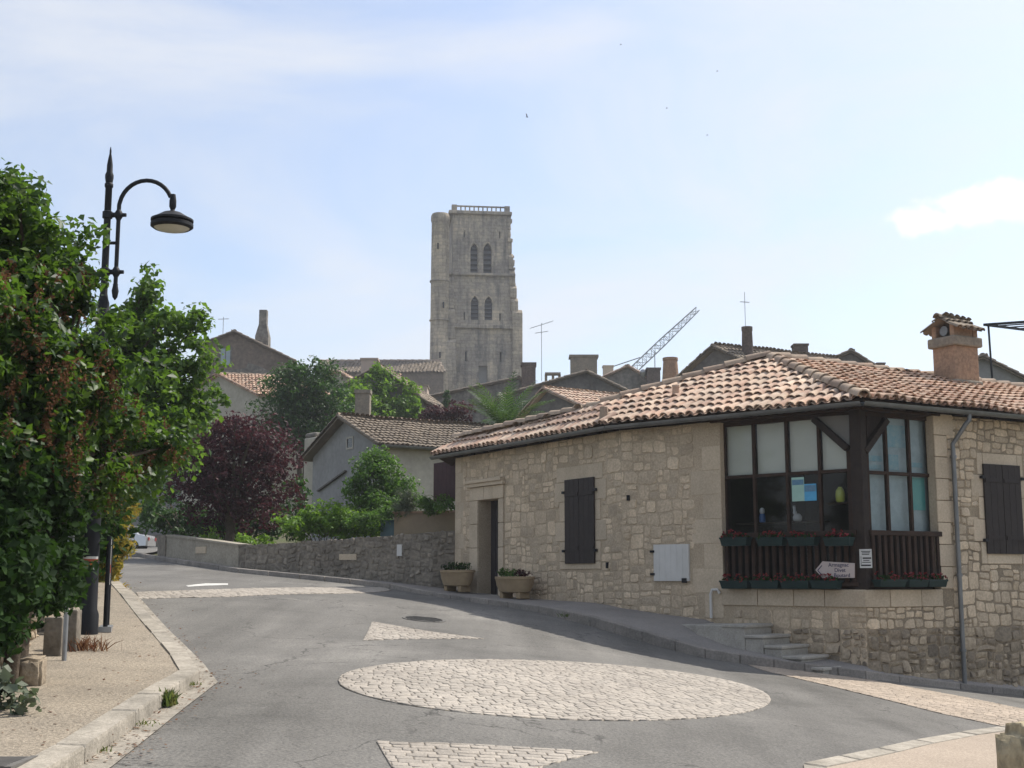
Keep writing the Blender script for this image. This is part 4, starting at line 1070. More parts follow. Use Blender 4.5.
dp.tube([FC.pt(so, ZG + .02, OVER), FC.pt(so, ZG - .08, OVER), FC.pt(so - .06, ZG - .16, OVER - .04), FC.pt(s_d + .06, ZG - .36, .12), FC.pt(s_d, ZG - .46, .08), FC.pt(s_d, ZG - .6, .08), FC.pt(s_d, zb_ - .3, .08)], 0.038, 12)
for z in (ZG - .7, Z_SILL + .2, 0.4): dp.lathe(FC.pt(s_d, z, .08), [(0.052, 0), (0.052, .05)], 12)
smooth_by_angle(dp.build('downpipe', MAT['zinc'], house), 50)
for fr, L_, st_ in ((FA, FA.len, .55), (FB, FB.len, .5), (FC, 12.5, .5)):
    s = .2
    while s < L_: raf = MB(); fr.box(raf, s - .04, s + .04, ZG + .03, ZG + .11, -0.1, OVER - .09); raf.build('rafter', MAT['timber'], house); s += st_
so_ = MB()
for fr, L_ in ((FA, FA.len), (FB, FB.len), (FC, 12.6)): so_.quad(fr.pt(-.1, ZG + .115, -.1), fr.pt(L_ + .1, ZG + .115, -.1), fr.pt(L_ + .15, ZG + .115, OVER - .05), fr.pt(-.1, ZG + .115, OVER - .05))
so_.build('soffit', MAT['deck'], house)
# plank screen under the eave at the far left end
pk = MB(); sp0 = FA.hit(433.5, 480, -.35)[0]; zpk0 = FA.hit(445, 500, -.35)[1]
for i in range(8): FA.box(pk, sp0 + (0 - sp0) * (i + .02) / 8, sp0 + (0 - sp0) * (i + .98) / 8, zpk0 - .05, ZG + .05, -0.38, -0.35)
pk.build('plank_screen', MAT['plank'], house)
# drain pipe bent over the low wall beside the window
pi = MB(); sp, zp = FB.hit(711, 605, .06); zt_ = FB.hit(711, 591, .06)[1]; zb_ = FB.hit(711, 618, .06)[1]
pi.tube([FB.pt(sp, zb_, .06), FB.pt(sp, zt_ - .05, .06), FB.pt(sp + .03, zt_ + .02, .06), FB.pt(sp + .13, zt_ + .03, .05), FB.pt(sp + .16, zt_ - .04, .03)], 0.025, 10)
smooth_by_angle(pi.build('waste_pipe', MAT['white_paint'], house), 50)
# chimney on the right-hand slope
cb_ = Pplane(956.5, 385, eK, nC); cz = cb_.z - 0.35
chx, chy = FC.D, Vector((-FC.D.y, FC.D.x, 0))
wR, wL = 0.66, 0.56
cc = cb_ + chx * wR / 2 + chy * wL / 2
def ch_h(py): return P(956, py, cb_.y).z
ch = MB(); z1_ = ch_h(344)
ch.box(g3(cc, (cz + z1_) / 2), chx * wR / 2, chy * wL / 2, Vector((0, 0, (z1_ - cz) / 2)))
cho = bevel(ch.build('chimney', MAT['render_tan'], house), 0.02)
cl = MB(); za, zb2 = ch_h(345), ch_h(335)
cl.box(g3(cc, (za + zb2) / 2), chx * (wR / 2 + .07), chy * (wL / 2 + .07), Vector((0, 0, (zb2 - za) / 2))); bevel(cl.build('collar', MAT['render_grey'], cho), 0.035, 3); cl = MB()
zf = ch_h(382); cl.box(g3(cc, zf - .12), chx * (wR / 2 + .05), chy * (wL / 2 + .05), Vector((0, 0, .18)))
bevel(cl.build('base_flashing', MAT['render_grey'], cho), 0.035, 3)
zt2 = ch_h(323); up_ = MB()
up_.box(g3(cc + chx * (wR / 2 - .06), (zb2 + zt2) / 2), chx * .06, chy * wL / 2, Vector((0, 0, (zt2 - zb2) / 2)))
for sg in (-1, 1): up_.box(g3(cc + chy * sg * (wL / 2 - .05) - chx * .07, (zb2 + zt2) / 2), chx * (wR / 2 - .07), chy * .05, Vector((0, 0, (zt2 - zb2) / 2)))
up_.build('smoke_box', MAT['render_tan'], cho)
fl = MB(); fl.tube([g3(cc - chx * .3, (zb2 + zt2) / 2 + .01), g3(cc + chx * .1, (zb2 + zt2) / 2)], 0.10, 14); fl.build('flue_pipe', MAT['zinc'], cho)
cp = MB(); zr = ch_h(316); rid0, rid1 = g3(cc - chx * (wR / 2 + .1), zr), g3(cc + chx * (wR / 2 + .02), zr - .04)
for sg in (-1, 1):
    e0_, e1_ = rid0 + chy * sg * (wL / 2 + .13) - Vector((0, 0, .24)), rid1 + chy * sg * (wL / 2 + .13) - Vector((0, 0, .24))
    tile_roof(cp, [e0_, e1_, rid1, rid0], e0_ if sg < 0 else e1_, e1_ if sg < 0 else e0_, 0.17, 0.28)
    cp.quad(e0_, e1_, rid1, rid0)
ridge_tiles(cp, rid0 - chx * .03, rid1, 0.09, .3)
smooth_by_angle(cp.build('cap_tiles', MAT['tile_old'], cho), 40)

# ------------------------------------------------------------ things on and round the house
POS4 = ['leftmost', 'second from left', 'third from left', 'rightmost']
def flower_box(px0, px1, pyb, pyt, fr, out, label, s_shift=0):
    s0, z0 = fr.hit(px0, pyb, out); s1, _ = fr.hit(px1, pyb, out); z1 = fr.hit(px0, pyt, out)[1]
    t = thing('flower_box', fr.pt((s0 + s1) / 2, z0, out), label, 'flower box', 'flower boxes of the corner window')
    b = MB(); h = z1 - z0; n = fr.N; d = fr.D; w = (s1 - s0) / 2
    c = fr.pt((s0 + s1) / 2, z0, out)
    def ringz(z, k, o0, o1): return [c + d * (-w * k) + n * o0 + Vector((0, 0, z)), c + d * (w * k) + n * o0 + Vector((0, 0, z)), c + d * (w * k) + n * o1 + Vector((0, 0, z)), c + d * (-w * k) + n * o1 + Vector((0, 0, z))]
    rs = [ringz(0, .92, .0, -.14), ringz(h - .03, 1, .02, -.16), ringz(h - .03, 1.03, .03, -.17), ringz(h, 1.03, .03, -.17), ringz(h, .97, .01, -.15), ringz(h - .03, .95, 0.0, -.14)]
    vs = [p for r in rs for p in r]; fs = [(3, 2, 1, 0), (20, 21, 22, 23)]
    for i in range(5): fs += [(i * 4 + k, i * 4 + (k + 1) % 4, (i + 1) * 4 + (k + 1) % 4, (i + 1) * 4 + k) for k in range(4)]
    b.add(vs, fs); b.build('trough', MAT['box_green'], t)
    lf = MB(); fl_ = MB()
    for i in range(34):
        p = c + d * random.uniform(-w, w) * .95 + n * random.uniform(-.15, .05) + Vector((0, 0, h + random.uniform(-.01, .06)))
        leafquad(lf, p, random.uniform(.025, .05))
    for i in range(15):
        p = c + d * random.uniform(-w, w) * .9 + n * random.uniform(-.13, .07) + Vector((0, 0, h + random.uniform(.0, .10)))
        for k in range(5): leafquad(fl_, p + Vector((random.gauss(0, .016), random.gauss(0, .016), random.gauss(0, .012))), .024)
    lf.build('leaves', MAT['leaf_dark'], t); fl_.build('flowers', MAT['petal'], t)
    return t
def leafquad(mb, p, s):
    a = Vector((random.gauss(0, 1), random.gauss(0, 1), random.gauss(0, .7))).normalized(); b = a.cross(Vector((random.gauss(0, 1), random.gauss(0, 1), random.gauss(0, 1)))).normalized()
    mb.add([p - a * s, p - b * s * .6, p + a * s, p + b * s * .6], [(0, 1, 2, 3)])
# ------------------------------------------------------------ leaf materials
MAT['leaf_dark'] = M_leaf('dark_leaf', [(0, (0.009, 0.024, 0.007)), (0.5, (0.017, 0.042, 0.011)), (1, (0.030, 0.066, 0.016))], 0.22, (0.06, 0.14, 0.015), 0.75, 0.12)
MAT['leaf_lilac'] = M_leaf('lilac_leaf', [(0, (0.010, 0.028, 0.007)), (0.4, (0.020, 0.056, 0.011)), (0.75, (0.038, 0.090, 0.016)), (1, (0.095, 0.15, 0.024))], 0.38, (0.17, 0.32, 0.025), 0.5, 0.3)
MAT['leaf_maple'] = M_leaf('maple_leaf', [(0, (0.022, 0.055, 0.014)), (0.5, (0.052, 0.112, 0.026)), (1, (0.11, 0.18, 0.038))], 0.42, (0.21, 0.38, 0.03), 0.5, 0.3)
MAT['leaf_plum'] = M_leaf('plum_leaf', [(0, (0.024, 0.009, 0.012)), (0.5, (0.050, 0.017, 0.023)), (1, (0.095, 0.036, 0.042))], 0.28, (0.12, 0.028, 0.038), 0.6, 0.25)
MAT['leaf_deep'] = M_leaf('deep_green_leaf', [(0, (0.020, 0.052, 0.013)), (0.6, (0.038, 0.092, 0.021)), (1, (0.065, 0.13, 0.030))], 0.34, (0.07, 0.18, 0.02))
MAT['leaf_bright'] = M_leaf('bright_leaf', [(0, (0.060, 0.14, 0.015)), (0.5, (0.105, 0.21, 0.022)), (1, (0.16, 0.27, 0.032))], 0.42, (0.26, 0.46, 0.03))
MAT['leaf_mid'] = M_leaf('mid_green_leaf', [(0, (0.030, 0.078, 0.014)), (0.5, (0.058, 0.130, 0.024)), (1, (0.10, 0.19, 0.036))], 0.40, (0.15, 0.30, 0.04))
MAT['leaf_grey'] = M_leaf('grey_green_leaf', [(0, (0.07, 0.10, 0.07)), (0.5, (0.11, 0.14, 0.10)), (1, (0.16, 0.18, 0.13))], 0.25, (0.14, 0.2, 0.08))
MAT['leaf_yellow'] = M_leaf('yellowing_leaf', [(0, (0.10, 0.15, 0.02)), (0.5, (0.22, 0.21, 0.03)), (0.8, (0.32, 0.22, 0.03)), (1, (0.40, 0.20, 0.03))], 0.45, (0.42, 0.34, 0.04))
MAT['seed'] = M_leaf('brown_seed_heads', [(0, (0.07, 0.036, 0.020)), (0.5, (0.12, 0.062, 0.034)), (1, (0.18, 0.10, 0.055))], 0.22, (0.18, 0.08, 0.035), 0.9, 0.1)
MAT['dry'] = M_leaf('dry_russet_weed', [(0, (0.10, 0.045, 0.03)), (0.5, (0.17, 0.08, 0.045)), (1, (0.24, 0.15, 0.08))], 0.25, (0.25, 0.1, 0.05), 0.9, 0.1)
MAT['grass'] = M_leaf('kerb_grass', [(0, (0.06, 0.10, 0.03)), (0.6, (0.10, 0.15, 0.04)), (1, (0.22, 0.18, 0.08))], 0.35, (0.2, 0.25, 0.05), 0.8, 0.2)

# ------------------------------------------------------------ flower boxes, notices, sign
ups = [(720.5, 747), (757, 783), (788, 815), (824, 850)]
for i, (a, b) in enumerate(ups): flower_box(a, b, 546, 537.5, FB, 0.215, 'green flower box of red geraniums on the timber rail, ' + POS4[i] + ' of four')
for i, (a, b) in enumerate([(720.5, 747.5), (751, 778.5), (781, 808.5), (811, 838)]): flower_box(a, b, 588.6, 580.5, FB, 0.20, 'geranium box on the sill left of the corner post, ' + POS4[i] + ' of four')
for i, (a, b) in enumerate([(880, 906), (909, 928), (929, 947)]): flower_box(a, b, 587, 579.5, FC, 0.20, 'geranium box on the sill right of the corner post, ' + ['left', 'middle', 'right'][i] + ' of three')

def text_part(name, body, size, origin, ex, ey, mat, parent, depth=0.002):
    cu_ = bpy.data.curves.new(name, 'FONT'); cu_.body = body; cu_.size = size; cu_.extrude = depth; cu_.align_x = 'CENTER'; cu_.align_y = 'CENTER'
    tmp = bpy.data.objects.new(name + '_tmp', cu_); COL.objects.link(tmp)
    bpy.context.view_layer.update()
    me = bpy.data.meshes.new_from_object(tmp.evaluated_get(bpy.context.evaluated_depsgraph_get()))
    bpy.data.objects.remove(tmp); bpy.data.curves.remove(cu_)
    ez = ex.cross(ey); off = world_loc(parent)
    for v in me.vertices:
        q = origin + ex * v.co.x + ey * v.co.y + ez * v.co.z - off; v.co = q
    me.materials.clear(); me.materials.append(mat)
    o = bpy.data.objects.new(name, me); COL.objects.link(o); o.parent = parent
    return o
MAT['sign_cream'] = M('cream_sign_board', (0.50, 0.43, 0.40), (0.44, 0.38, 0.35), 4, 0.7)
MAT['ink_blue'] = M('dark_blue_lettering', (0.03, 0.035, 0.10), rough=0.7)
MAT['ink'] = M('black_print', (0.03, 0.03, 0.032), rough=0.8)
MAT['poster_white'] = M('white_paper', (0.62, 0.62, 0.60), (0.55, 0.55, 0.53), 6, 0.9)
MAT['poster_green'] = M('pale_green_print', (0.34, 0.52, 0.45), (0.29, 0.46, 0.40), 9, 0.8)
MAT['poster_blue'] = M('bright_blue_print', (0.10, 0.38, 0.62), (0.08, 0.31, 0.53), 9, 0.8)
MAT['poster_sea'] = M('dark_blue_print', (0.08, 0.18, 0.28), (0.14, 0.26, 0.36), 14, 0.8)
OS = 0.075
c = FB.hit(836, 568, OS)
sg = thing('arrow_sign', FB.pt(c[0], c[1], OS), 'cream wooden arrow sign with dark blue lettering pointing left on the window rail', 'sign')
pts = [(815.3, 570), (822.5, 561.3), (854.3, 563.2), (854.3, 577.8), (822.5, 578.2)]
poly = [FB.pt(*(lambda h: (h[0], h[1]))(FB.hit(x, y, OS)), OS) for x, y in pts]
b_ = MB(); b_.prism(poly, FB.N * -0.02); b_.build('board', MAT['sign_cream'], sg)
for body, px, py, size in (('Armagnac', 838.5, 565.0, .088), ('Divet', 840, 570.3, .088), ('Boutard', 842, 575.4, .086)):
    h = FB.hit(px, py, OS); text_part('lettering', body, size, FB.pt(h[0], h[1], OS + .002), FB.D, Vector((0, 0, 1)), MAT['ink_blue'], sg)
ar = MB(); h0 = [FB.pt(*FB.hit(x, y, OS), OS + .004) for x, y in ((822, 565.5), (817.8, 570.3), (822, 575))]
ar.bar(h0[0], h0[1], .012, .004, FB.N); ar.bar(h0[1], h0[2], .012, .004, FB.N); ar.build('arrow', MAT['ink_blue'], sg)
# notice on the post
pn = 0.03
def notice_frame(): return Frame(g3(pc, 0) + (FB.N * .128 - FB.D * .125), g3(pc, 0) + (FB.N * .128 + FB.D * .125))
FP = notice_frame(); h = FP.hit(865.5, 558, .004)
nt = thing('paper_notice', FP.pt(h[0], h[1] - .2, .004), 'white paper notice with black print pinned to the corner post', 'notice')
a, b = FP.hit(860, 568, .004), FP.hit(871.5, 549, .004)
n_ = MB(); FP.box(n_, a[0], b[0], a[1], b[1], .001, .005); n_.build('sheet_of_paper', MAT['poster_white'], nt)
n_ = MB(); w_ = b[0] - a[0]; hh = b[1] - a[1]
for u0, u1, v0, v1 in ((.15, .9, .86, .90), (.2, .85, .78, .82), (.2, .8, .70, .74), (.1, .14, .2, .62), (.25, .95, .48, .56), (.3, .8, .38, .42), (.2, .9, .28, .32), (.1, .9, .10, .18)):
    FP.box(n_, a[0] + w_ * u0, a[0] + w_ * u1, a[1] + hh * v0, a[1] + hh * v1, .005, .0062)
n_.build('print', MAT['ink'], nt)
def poster(name, x0, y0, x1, y1, mat, label, bands):
    o_ = -RW + .012
    a, b = FB.hit(x0, y1, o_), FB.hit(x1, y0, o_); t = thing(name, FB.pt(a[0], a[1], o_), label, 'poster', 'posters on the window pane')
    m_ = MB(); FB.box(m_, a[0], b[0], a[1], b[1], o_, o_ + .003); m_.build('sheet_of_paper', mat, t)
    for v0, v1, mt in bands:
        m_ = MB(); hh = b[1] - a[1]; FB.box(m_, a[0] + .01, b[0] - .01, a[1] + hh * v0, a[1] + hh * v1, o_ + .003, o_ + .005); m_.build('printed_picture', mt, t)
poster('window_poster', 792.3, 477, 804, 501.5, MAT['poster_green'], 'tall pale green poster stuck on the dark window pane', [(.68, .9, MAT['poster_sea'])])
poster('window_poster', 804.6, 483.5, 816.2, 501, MAT['poster_blue'], 'shorter bright blue poster beside the pale green one', [(.55, .92, MAT['poster_sea'])])
# ornaments on a shelf inside
sf = MB(); oI = -RW - .22
a = FB.hit(750, 520, oI); zs_ = FB.hit(780, 522, oI)[1]; FB.box(sf, ssB[0] + .1, ssB[3] - .05, zs_ - .03, zs_, oI - .12, oI + .08); sf.build('shelf', MAT['timber'], house)
zs2 = FB.hit(838, 502.5, oI)[1]; sf = MB(); FB.box(sf, FB.hit(828, 500, oI)[0], FB.hit(850, 500, oI)[0], zs2 - .03, zs2, oI - .12, oI + .08); sf.build('shelf', MAT['beam'], house)
MAT['yellow_glaze'] = M('yellow_green_glaze', (0.50, 0.52, 0.10), (0.42, 0.44, 0.08), 3, 0.3, spec=0.5)
MAT['white_glaze'] = M('white_glaze', (0.62, 0.60, 0.60), (0.5, 0.48, 0.5), 3, 0.3, spec=0.5)
MAT['blue_glaze'] = M('blue_glaze', (0.06, 0.14, 0.36), rough=0.3, spec=0.5)
p = FB.pt(FB.hit(840.5, 502, oI)[0], zs2, oI)
def ornament(name, px, py, zs, prof, mat, label, cat, seg=14):
    p = FB.pt(FB.hit(px, py, oI)[0], zs, oI); v_ = MB(); v_.lathe(p, prof, seg)
    return smooth_by_angle(v_.build(name, MAT[mat], label=label, cat=cat, loc=p), 50)
ornament('vase', 840.5, 502, zs2, [(.05, 0), (.075, .03), (.078, .12), (.07, .19), (.045, .225), (.03, .235), (.034, .25)], 'yellow_glaze', 'yellow green glazed vase on the small shelf inside the window', 'vase')
p = FB.pt(FB.hit(797.5, 520, oI)[0], zs_, oI)
rb = MB(); rb.lathe(p, [(.03, 0), (.055, .02), (.06, .07), (.045, .11), (.03, .13)], 14, 1.3, 1.0); rb.lathe(p - FB.D * .045 + Vector((0, 0, .11)), [(.012, 0), (.032, .02), (.035, .05), (.015, .075)], 12)
for k in (-.06, -.035): rb.tube([p + FB.D * k + Vector((0, 0, .17)), p + FB.D * (k * 1.1) + Vector((0, 0, .23)), p + FB.D * (k * 1.25) + Vector((0, 0, .27))], [.011, .013, .004], 8)
smooth_by_angle(rb.build('rabbit_figurine', MAT['white_glaze'], label='pale rabbit figurine with upright ears behind the window pane', cat='figurine', loc=p), 50)
p = FB.pt(FB.hit(762.5, 521, oI)[0], zs_, oI)
t = thing('bottle_figurine', p, 'small blue and white figurine standing behind the window pane', 'figurine')
b_ = MB(); b_.lathe(p, [(.045, 0), (.055, .02), (.05, .10), (.04, .15)], 14); smooth_by_angle(b_.build('body', MAT['blue_glaze'], t), 50)
b_ = MB(); b_.lathe(p + Vector((0, 0, .15)), [(.035, 0), (.045, .03), (.042, .07), (.02, .10)], 14); smooth_by_angle(b_.build('head', MAT['white_glaze'], t), 50)

# ------------------------------------------------------------ steps beside the house
SW = 0.85
sp_ = [FB.hit(px, py, SW)[0] for px, py in ((744.5, 630), (763.5, 641), (782, 652), (802, 661))]
sp_end = [sp_[1], sp_[2], sp_[3], sp_[3] + 0.36]
s_pl0 = FB.hit(664, 625, .5)[0]
stp = thing('stone_steps', FB.pt(sp_[2], kerb_top[11].z, SW / 2), 'worn grey stone steps coming down along the house wall to the kerb', 'steps')
RISE = 0.150
pl = MB()
pl.prism([FB.pt(s_pl0, PLAT_Z - .02, 0.02), FB.pt(s_pl0 + .1, PLAT_Z - .03, 0.45), FB.pt(sp_[0] - .9, PLAT_Z - .015, SW), FB.pt(sp_[0], PLAT_Z, SW), FB.pt(sp_[0], PLAT_Z, 0.02)], Vector((0, 0, -0.9)))
bevel(pl.build('landing', MAT['step'], stp), 0.015)
for k in range(4):
    z = PLAT_Z - k * RISE; a = sp_[k] - .02; b = sp_end[k] if k else sp_end[0]
    st_ = MB(); zt = PLAT_Z - (k + 1) * RISE
    FB.box(st_, sp_[k] + .002, sp_end[k] - .01, zt - .6, zt - .05, 0.02, SW - .01)
    FB.box(st_, sp_[k] + .002, sp_end[k] + .02, zt - .05, zt, 0.02, SW + random.uniform(0, .03))
    bevel(st_.build('step', MAT['step'], stp), 0.014, 2)
st_ = MB(); FB.box(st_, sp_[0] - .42, sp_[0] + .03, PLAT_Z - .045, PLAT_Z + .008, 0.02, SW + .02); bevel(st_.build('step', MAT['step'], stp), 0.014)

# ------------------------------------------------------------ stone planters by the door
def planter(px0, px1, py_b, py_t, out, label):
    px = (px0 + px1) / 2; s, z = FA.hit(px, py_b, out); s0, s1 = FA.hit(px0, py_b, out)[0], FA.hit(px1, py_b, out)[0]; h = FA.hit(px, py_t, out)[1] - z; w = (s1 - s0) / 2
    base = FA.pt(s, z, out); t = thing('stone_planter', base, label, 'planter', 'stone planters beside the door')
    rot = Matrix.Rotation(math.atan2(FA.d.y, FA.d.x), 3, 'Z')
    def ell(prof, seg=24):
        m_ = MB(); m_.lathe((0, 0, 0), prof, seg, w, .24); m_.v = [tuple(base + rot @ Vector(v)) for v in m_.v]; return m_
    b_ = ell([(.62, h * .16), (.80, h * .22), (.94, h * .55), (1.0, h * .86), (1.03, h * .88), (1.03, h), (.90, h), (.88, h * .9)])
    smooth_by_angle(b_.build('bowl', MAT['sandstone_pot'], t), 40)
    for sg_ in (-.5, .5):
        f_ = MB(); FA.box(f_, s + w * sg_ - .07, s + w * sg_ + .07, z - .05, z + h * .2, out - .12, out + .12); bevel(f_.build('foot', MAT['sandstone_pot'], t), .012)
    E_ = ell([(.9, h * .9), (.5, h * .93), (.05, h * .95)]); E_.build('soil', MAT['earth'], t)
    return t, base, w, h, rot
pl1 = planter(443, 471, 589.5, 570, 0.42, 'sandstone trough with dark green plants left of the house door')
pl2 = planter(498, 531, 596, 576.5, 0.40, 'sandstone trough with mixed green and dark plants right of the house door')

# ------------------------------------------------------------ parapet walls along the street
ptop = [P(166, 536.2, 35.6), P(200, 540.5, 33.7), P(238, 545.8, 32.0), P(300, 542.3, 30.9), P(350, 539, 30.2), P(395, 535.4, 29.6), P(432, 532.3, 29.2), P(455, 530.5, 27.0)]
pbase = par_base + [g3(FA.pt(0, 0), wallbase[0].z)]
ptop[-1] = Vector((pbase[-1].x, pbase[-1].y, P(455, 530.5, pbase[-1].y).z))
def wall_run(mb, i0, i1, thick, top_add=0.0):
    for i in range(i0, i1):
        fr = Frame(pbase[i], pbase[i + 1]); L = fr.len
        za, zb = ptop[i].z + top_add, ptop[i + 1].z + top_add
        f0, f1, b0, b1 = fr.pt(0, 0), fr.pt(L, 0), fr.pt(0, 0, -thick), fr.pt(L, 0, -thick)
        q = [g3(f0, za), g3(f1, zb), g3(b1, zb), g3(b0, za)]; lo = [g3(p, -0.2) for p in (f0, f1, b1, b0)]
        mb.add(q + lo, [(0, 1, 2, 3), (4, 5, 1, 0), (6, 7, 3, 2)] + ([(7, 4, 0, 3)] if i == i0 else []) + ([(5, 6, 2, 1)] if i == i1 - 1 else []))
cw = thing('concrete_parapet', g3(pbase[1], pbase[1].z), 'low smooth concrete parapet wall at the far bend of the road', 'wall')
m_ = MB(); wall_run(m_, 0, 2, 0.3); m_.build('wall', MAT['concrete'], cw)
m_ = MB(); fr = Frame(pbase[0], pbase[1]); zz = ptop[0].z
fr.box(m_, -.55, 0.0, -.2, zz + .03, -.32, .04); m_.build('end_pier', MAT['parapet'], cw)
m_ = MB()
for i in range(2): fr = Frame(pbase[i], pbase[i + 1]); m_.bar(fr.pt(0, ptop[i].z + .02, -.15), fr.pt(fr.len, ptop[i + 1].z + .02, -.15), .36, .05)
m_.build('coping', MAT['concrete'], cw)
fr = Frame(pbase[1], pbase[2]); a, b = fr.hit(196, 553.5), fr.hit(206.5, 546.5); m_ = MB(); fr.box(m_, a[0], b[0], a[1], b[1], -.01, .02); m_.build('stone_plaque', MAT['ashlar'], cw)
sw_ = thing('stone_parapet', g3(pbase[4], pbase[4].z), 'dark rubble stone parapet wall running up to the house', 'wall')
m_ = MB(); wall_run(m_, 2, 7, 0.42); pw_o = m_.build('wall', MAT['parapet_mortar'], sw_)
m_ = MB(); random.seed(21)
for i in range(2, 7):
    fr = Frame(pbase[i], pbase[i + 1]); za, zb = ptop[i].z, ptop[i + 1].z
    k0 = len(m_.v); rubble(m_, fr, 0, fr.len, min(pbase[i].z, pbase[i + 1].z) - .3, max(za, zb), [], (.12, .22), (.14, .38), (.008, .03), .016, .05)
    # follow the sloping top: press stones above it down onto it
    for j in range(k0, len(m_.v)):
        v = m_.v[j]; s = (Vector(v[:2]) - fr.o).dot(fr.d); lim = za + (zb - za) * max(0, min(1, s / fr.len)) + .015
        if v[2] > lim: m_.v[j] = (v[0], v[1], lim + .02 * math.sin(s * 9))
m_.build('rubble_stones', MAT['parapet'], pw_o)
for (x0, y0, x1, y1, i, mt) in ((340, 554, 357, 560, 4, 'ashlar'), (397.5, 544.5, 402.5, 556, 5, 'white_paint')):
    fr = Frame(pbase[i], pbase[i + 1]); a, b = fr.hit(x0, y1), fr.hit(x1, y0); m_ = MB(); fr.box(m_, a[0], b[0], a[1], b[1], -.01, .035); m_.build('wall_plaque', MAT[mt], sw_, label='white plate fixed to the wall' if mt == 'white_paint' else 'pale dressed stone in the wall')
# planter wall and the little shed behind
pt_ = thing('garden_wall', P(420, 532, 28.9), 'beige rendered garden wall above the stone parapet', 'wall')
MAT['beige_render'] = M('beige_render', (0.30, 0.235, 0.155), (0.23, 0.18, 0.125), 1.5, 0.95, 0.3, 20)
a, b = P(394, 533, 31.0), P(456, 531, 30.4); fr = Frame(a, b); zt = P(425, 513.0, 30.7).z; m_ = MB(); fr.box(m_, 0, fr.len, .5, zt, -.3, 0); m_.build('wall', MAT['beige_render'], pt_)
m_ = MB(); fr.box(m_, -.03, fr.len, zt, zt + .05, -.34, .03); m_.build('coping', MAT['render_tan'], pt_)
bb = thing('water_tank', P(387, 532, 29.8), 'small blue grey plastic tank at the end of the beige garden wall', 'tank')
MAT['tank_blue'] = M('blue_grey_plastic', (0.10, 0.16, 0.18), rough=0.5)
a, b = P(380, 533, 31.4), P(394, 533, 31.1); fr = Frame(a, b); zt2_ = P(387, 521, 31.2).z; m_ = MB(); fr.box(m_, 0, fr.len, 1.2, zt2_, -.3, 0); bevel(m_.build('tank', MAT['tank_blue'], bb), .03)
m_ = MB(); fr.box(m_, -.01, fr.len + .01, zt2_, zt2_ + .03, -.31, .01); m_.build('lid', MAT['tank_blue'], bb)

# ------------------------------------------------------------ manhole cover, drain grate, hatch in the pavement
def disc(name, ctr, r, mat, label, cat, lift):
    m_ = MB(); n = 28; ring = []
    for k in range(n): a = 2 * math.pi * k / n; x, y = ctr.x + r * math.cos(a), ctr.y + r * math.sin(a); ring.append(Vector((x, y, gz(x, y) + lift)))
    m_.prism(ring, Vector((0, 0, -.03))); t = thing(name, g3(ctr, ring[0].z), label, cat)
    m_.build('cover', MAT[mat], t)
    m_ = MB()
    for k in range(-3, 4):
        y = ctr.y + k * r / 4; hw = math.sqrt(max(r * r - (k * r / 4) ** 2, 0)) * .85
        m_.bar((ctr.x - hw, y, gz(ctr.x - hw, y) + lift + .003), (ctr.x + hw, y, gz(ctr.x + hw, y) + lift + .003), .03, .008)
    m_.build('ribs', MAT[mat], t); return t
MAT['cast_iron'] = M('worn_cast_iron', (0.145, 0.138, 0.126), (0.105, 0.10, 0.093), 8, 0.8, spec=0.25)
disc('manhole_cover', ground_hit(424, 619.5), 0.34, 'cast_iron', 'round iron manhole cover set in the asphalt above the paved circle', 'manhole cover', 0.010)
gr = ground_hit(14, 764, .115)
t = thing('drain_grate', gr, 'dark iron drain grate set in the gravel footway', 'drain grate'); m_ = MB()
gd = (k_in[2] - k_in[1]).normalized(); gx_ = Vector((gd.x, gd.y, 0)); gn_ = Vector((-gd.y, gd.x, 0))
for k in range(9): m_.box(gr + gx_ * (k - 4) * .045 + gn_ * .16 + Vector((0, 0, .008)), gx_ * .012, gn_ * .22, (0, 0, .008))
m_.build('bars', MAT['cast_iron'], t); m_ = MB()
for s_ in (-.02, .36): m_.box(gr + gn_ * s_ + Vector((0, 0, .008)) - gn_ * .02, gx_ * .22, gn_ * .02, (0, 0, .009))
m_.build('frame', MAT['cast_iron'], t)

# ------------------------------------------------------------ street lamp
lb = ground_hit(87.5, 634, .11); YL = lb.y; print('lamp', lb)
lamp = thing('street_lamp', lb, 'tall dark iron street lamp with a curved swan neck and round hood', 'street lamp')
def LP(px, py): return P(px, py, YL)
xm = lb.x; hz = lambda py: LP(105, py).z
pm = MB(); z_ = lb.z
pm.lathe((xm, YL, 0), [(.115, z_ - .05), (.115, z_ + .22), (.094, z_ + .28), (.088, hz(540)), (.088, hz(480)), (.080, hz(470)), (.072, hz(450)), (.070, hz(326))], 18)
pm.lathe((xm, YL, 0), [(.074, hz(330)), (.080, hz(327)), (.080, hz(322)), (.07, hz(318)), (.07, hz(303)), (.055, hz(299)), (.042, hz(293)), (.040, hz(188)), (.050, hz(187)), (.050, hz(184)), (.040, hz(183)), (.050, hz(178)), (.050, hz(175)), (.036, hz(172)), (.034, hz(165)), (.022, hz(158)), (.012, hz(154)), (.012, hz(151)), (.004, hz(147))], 16)
smooth_by_angle(pm.build('pole', MAT['iron'], lamp), 40)
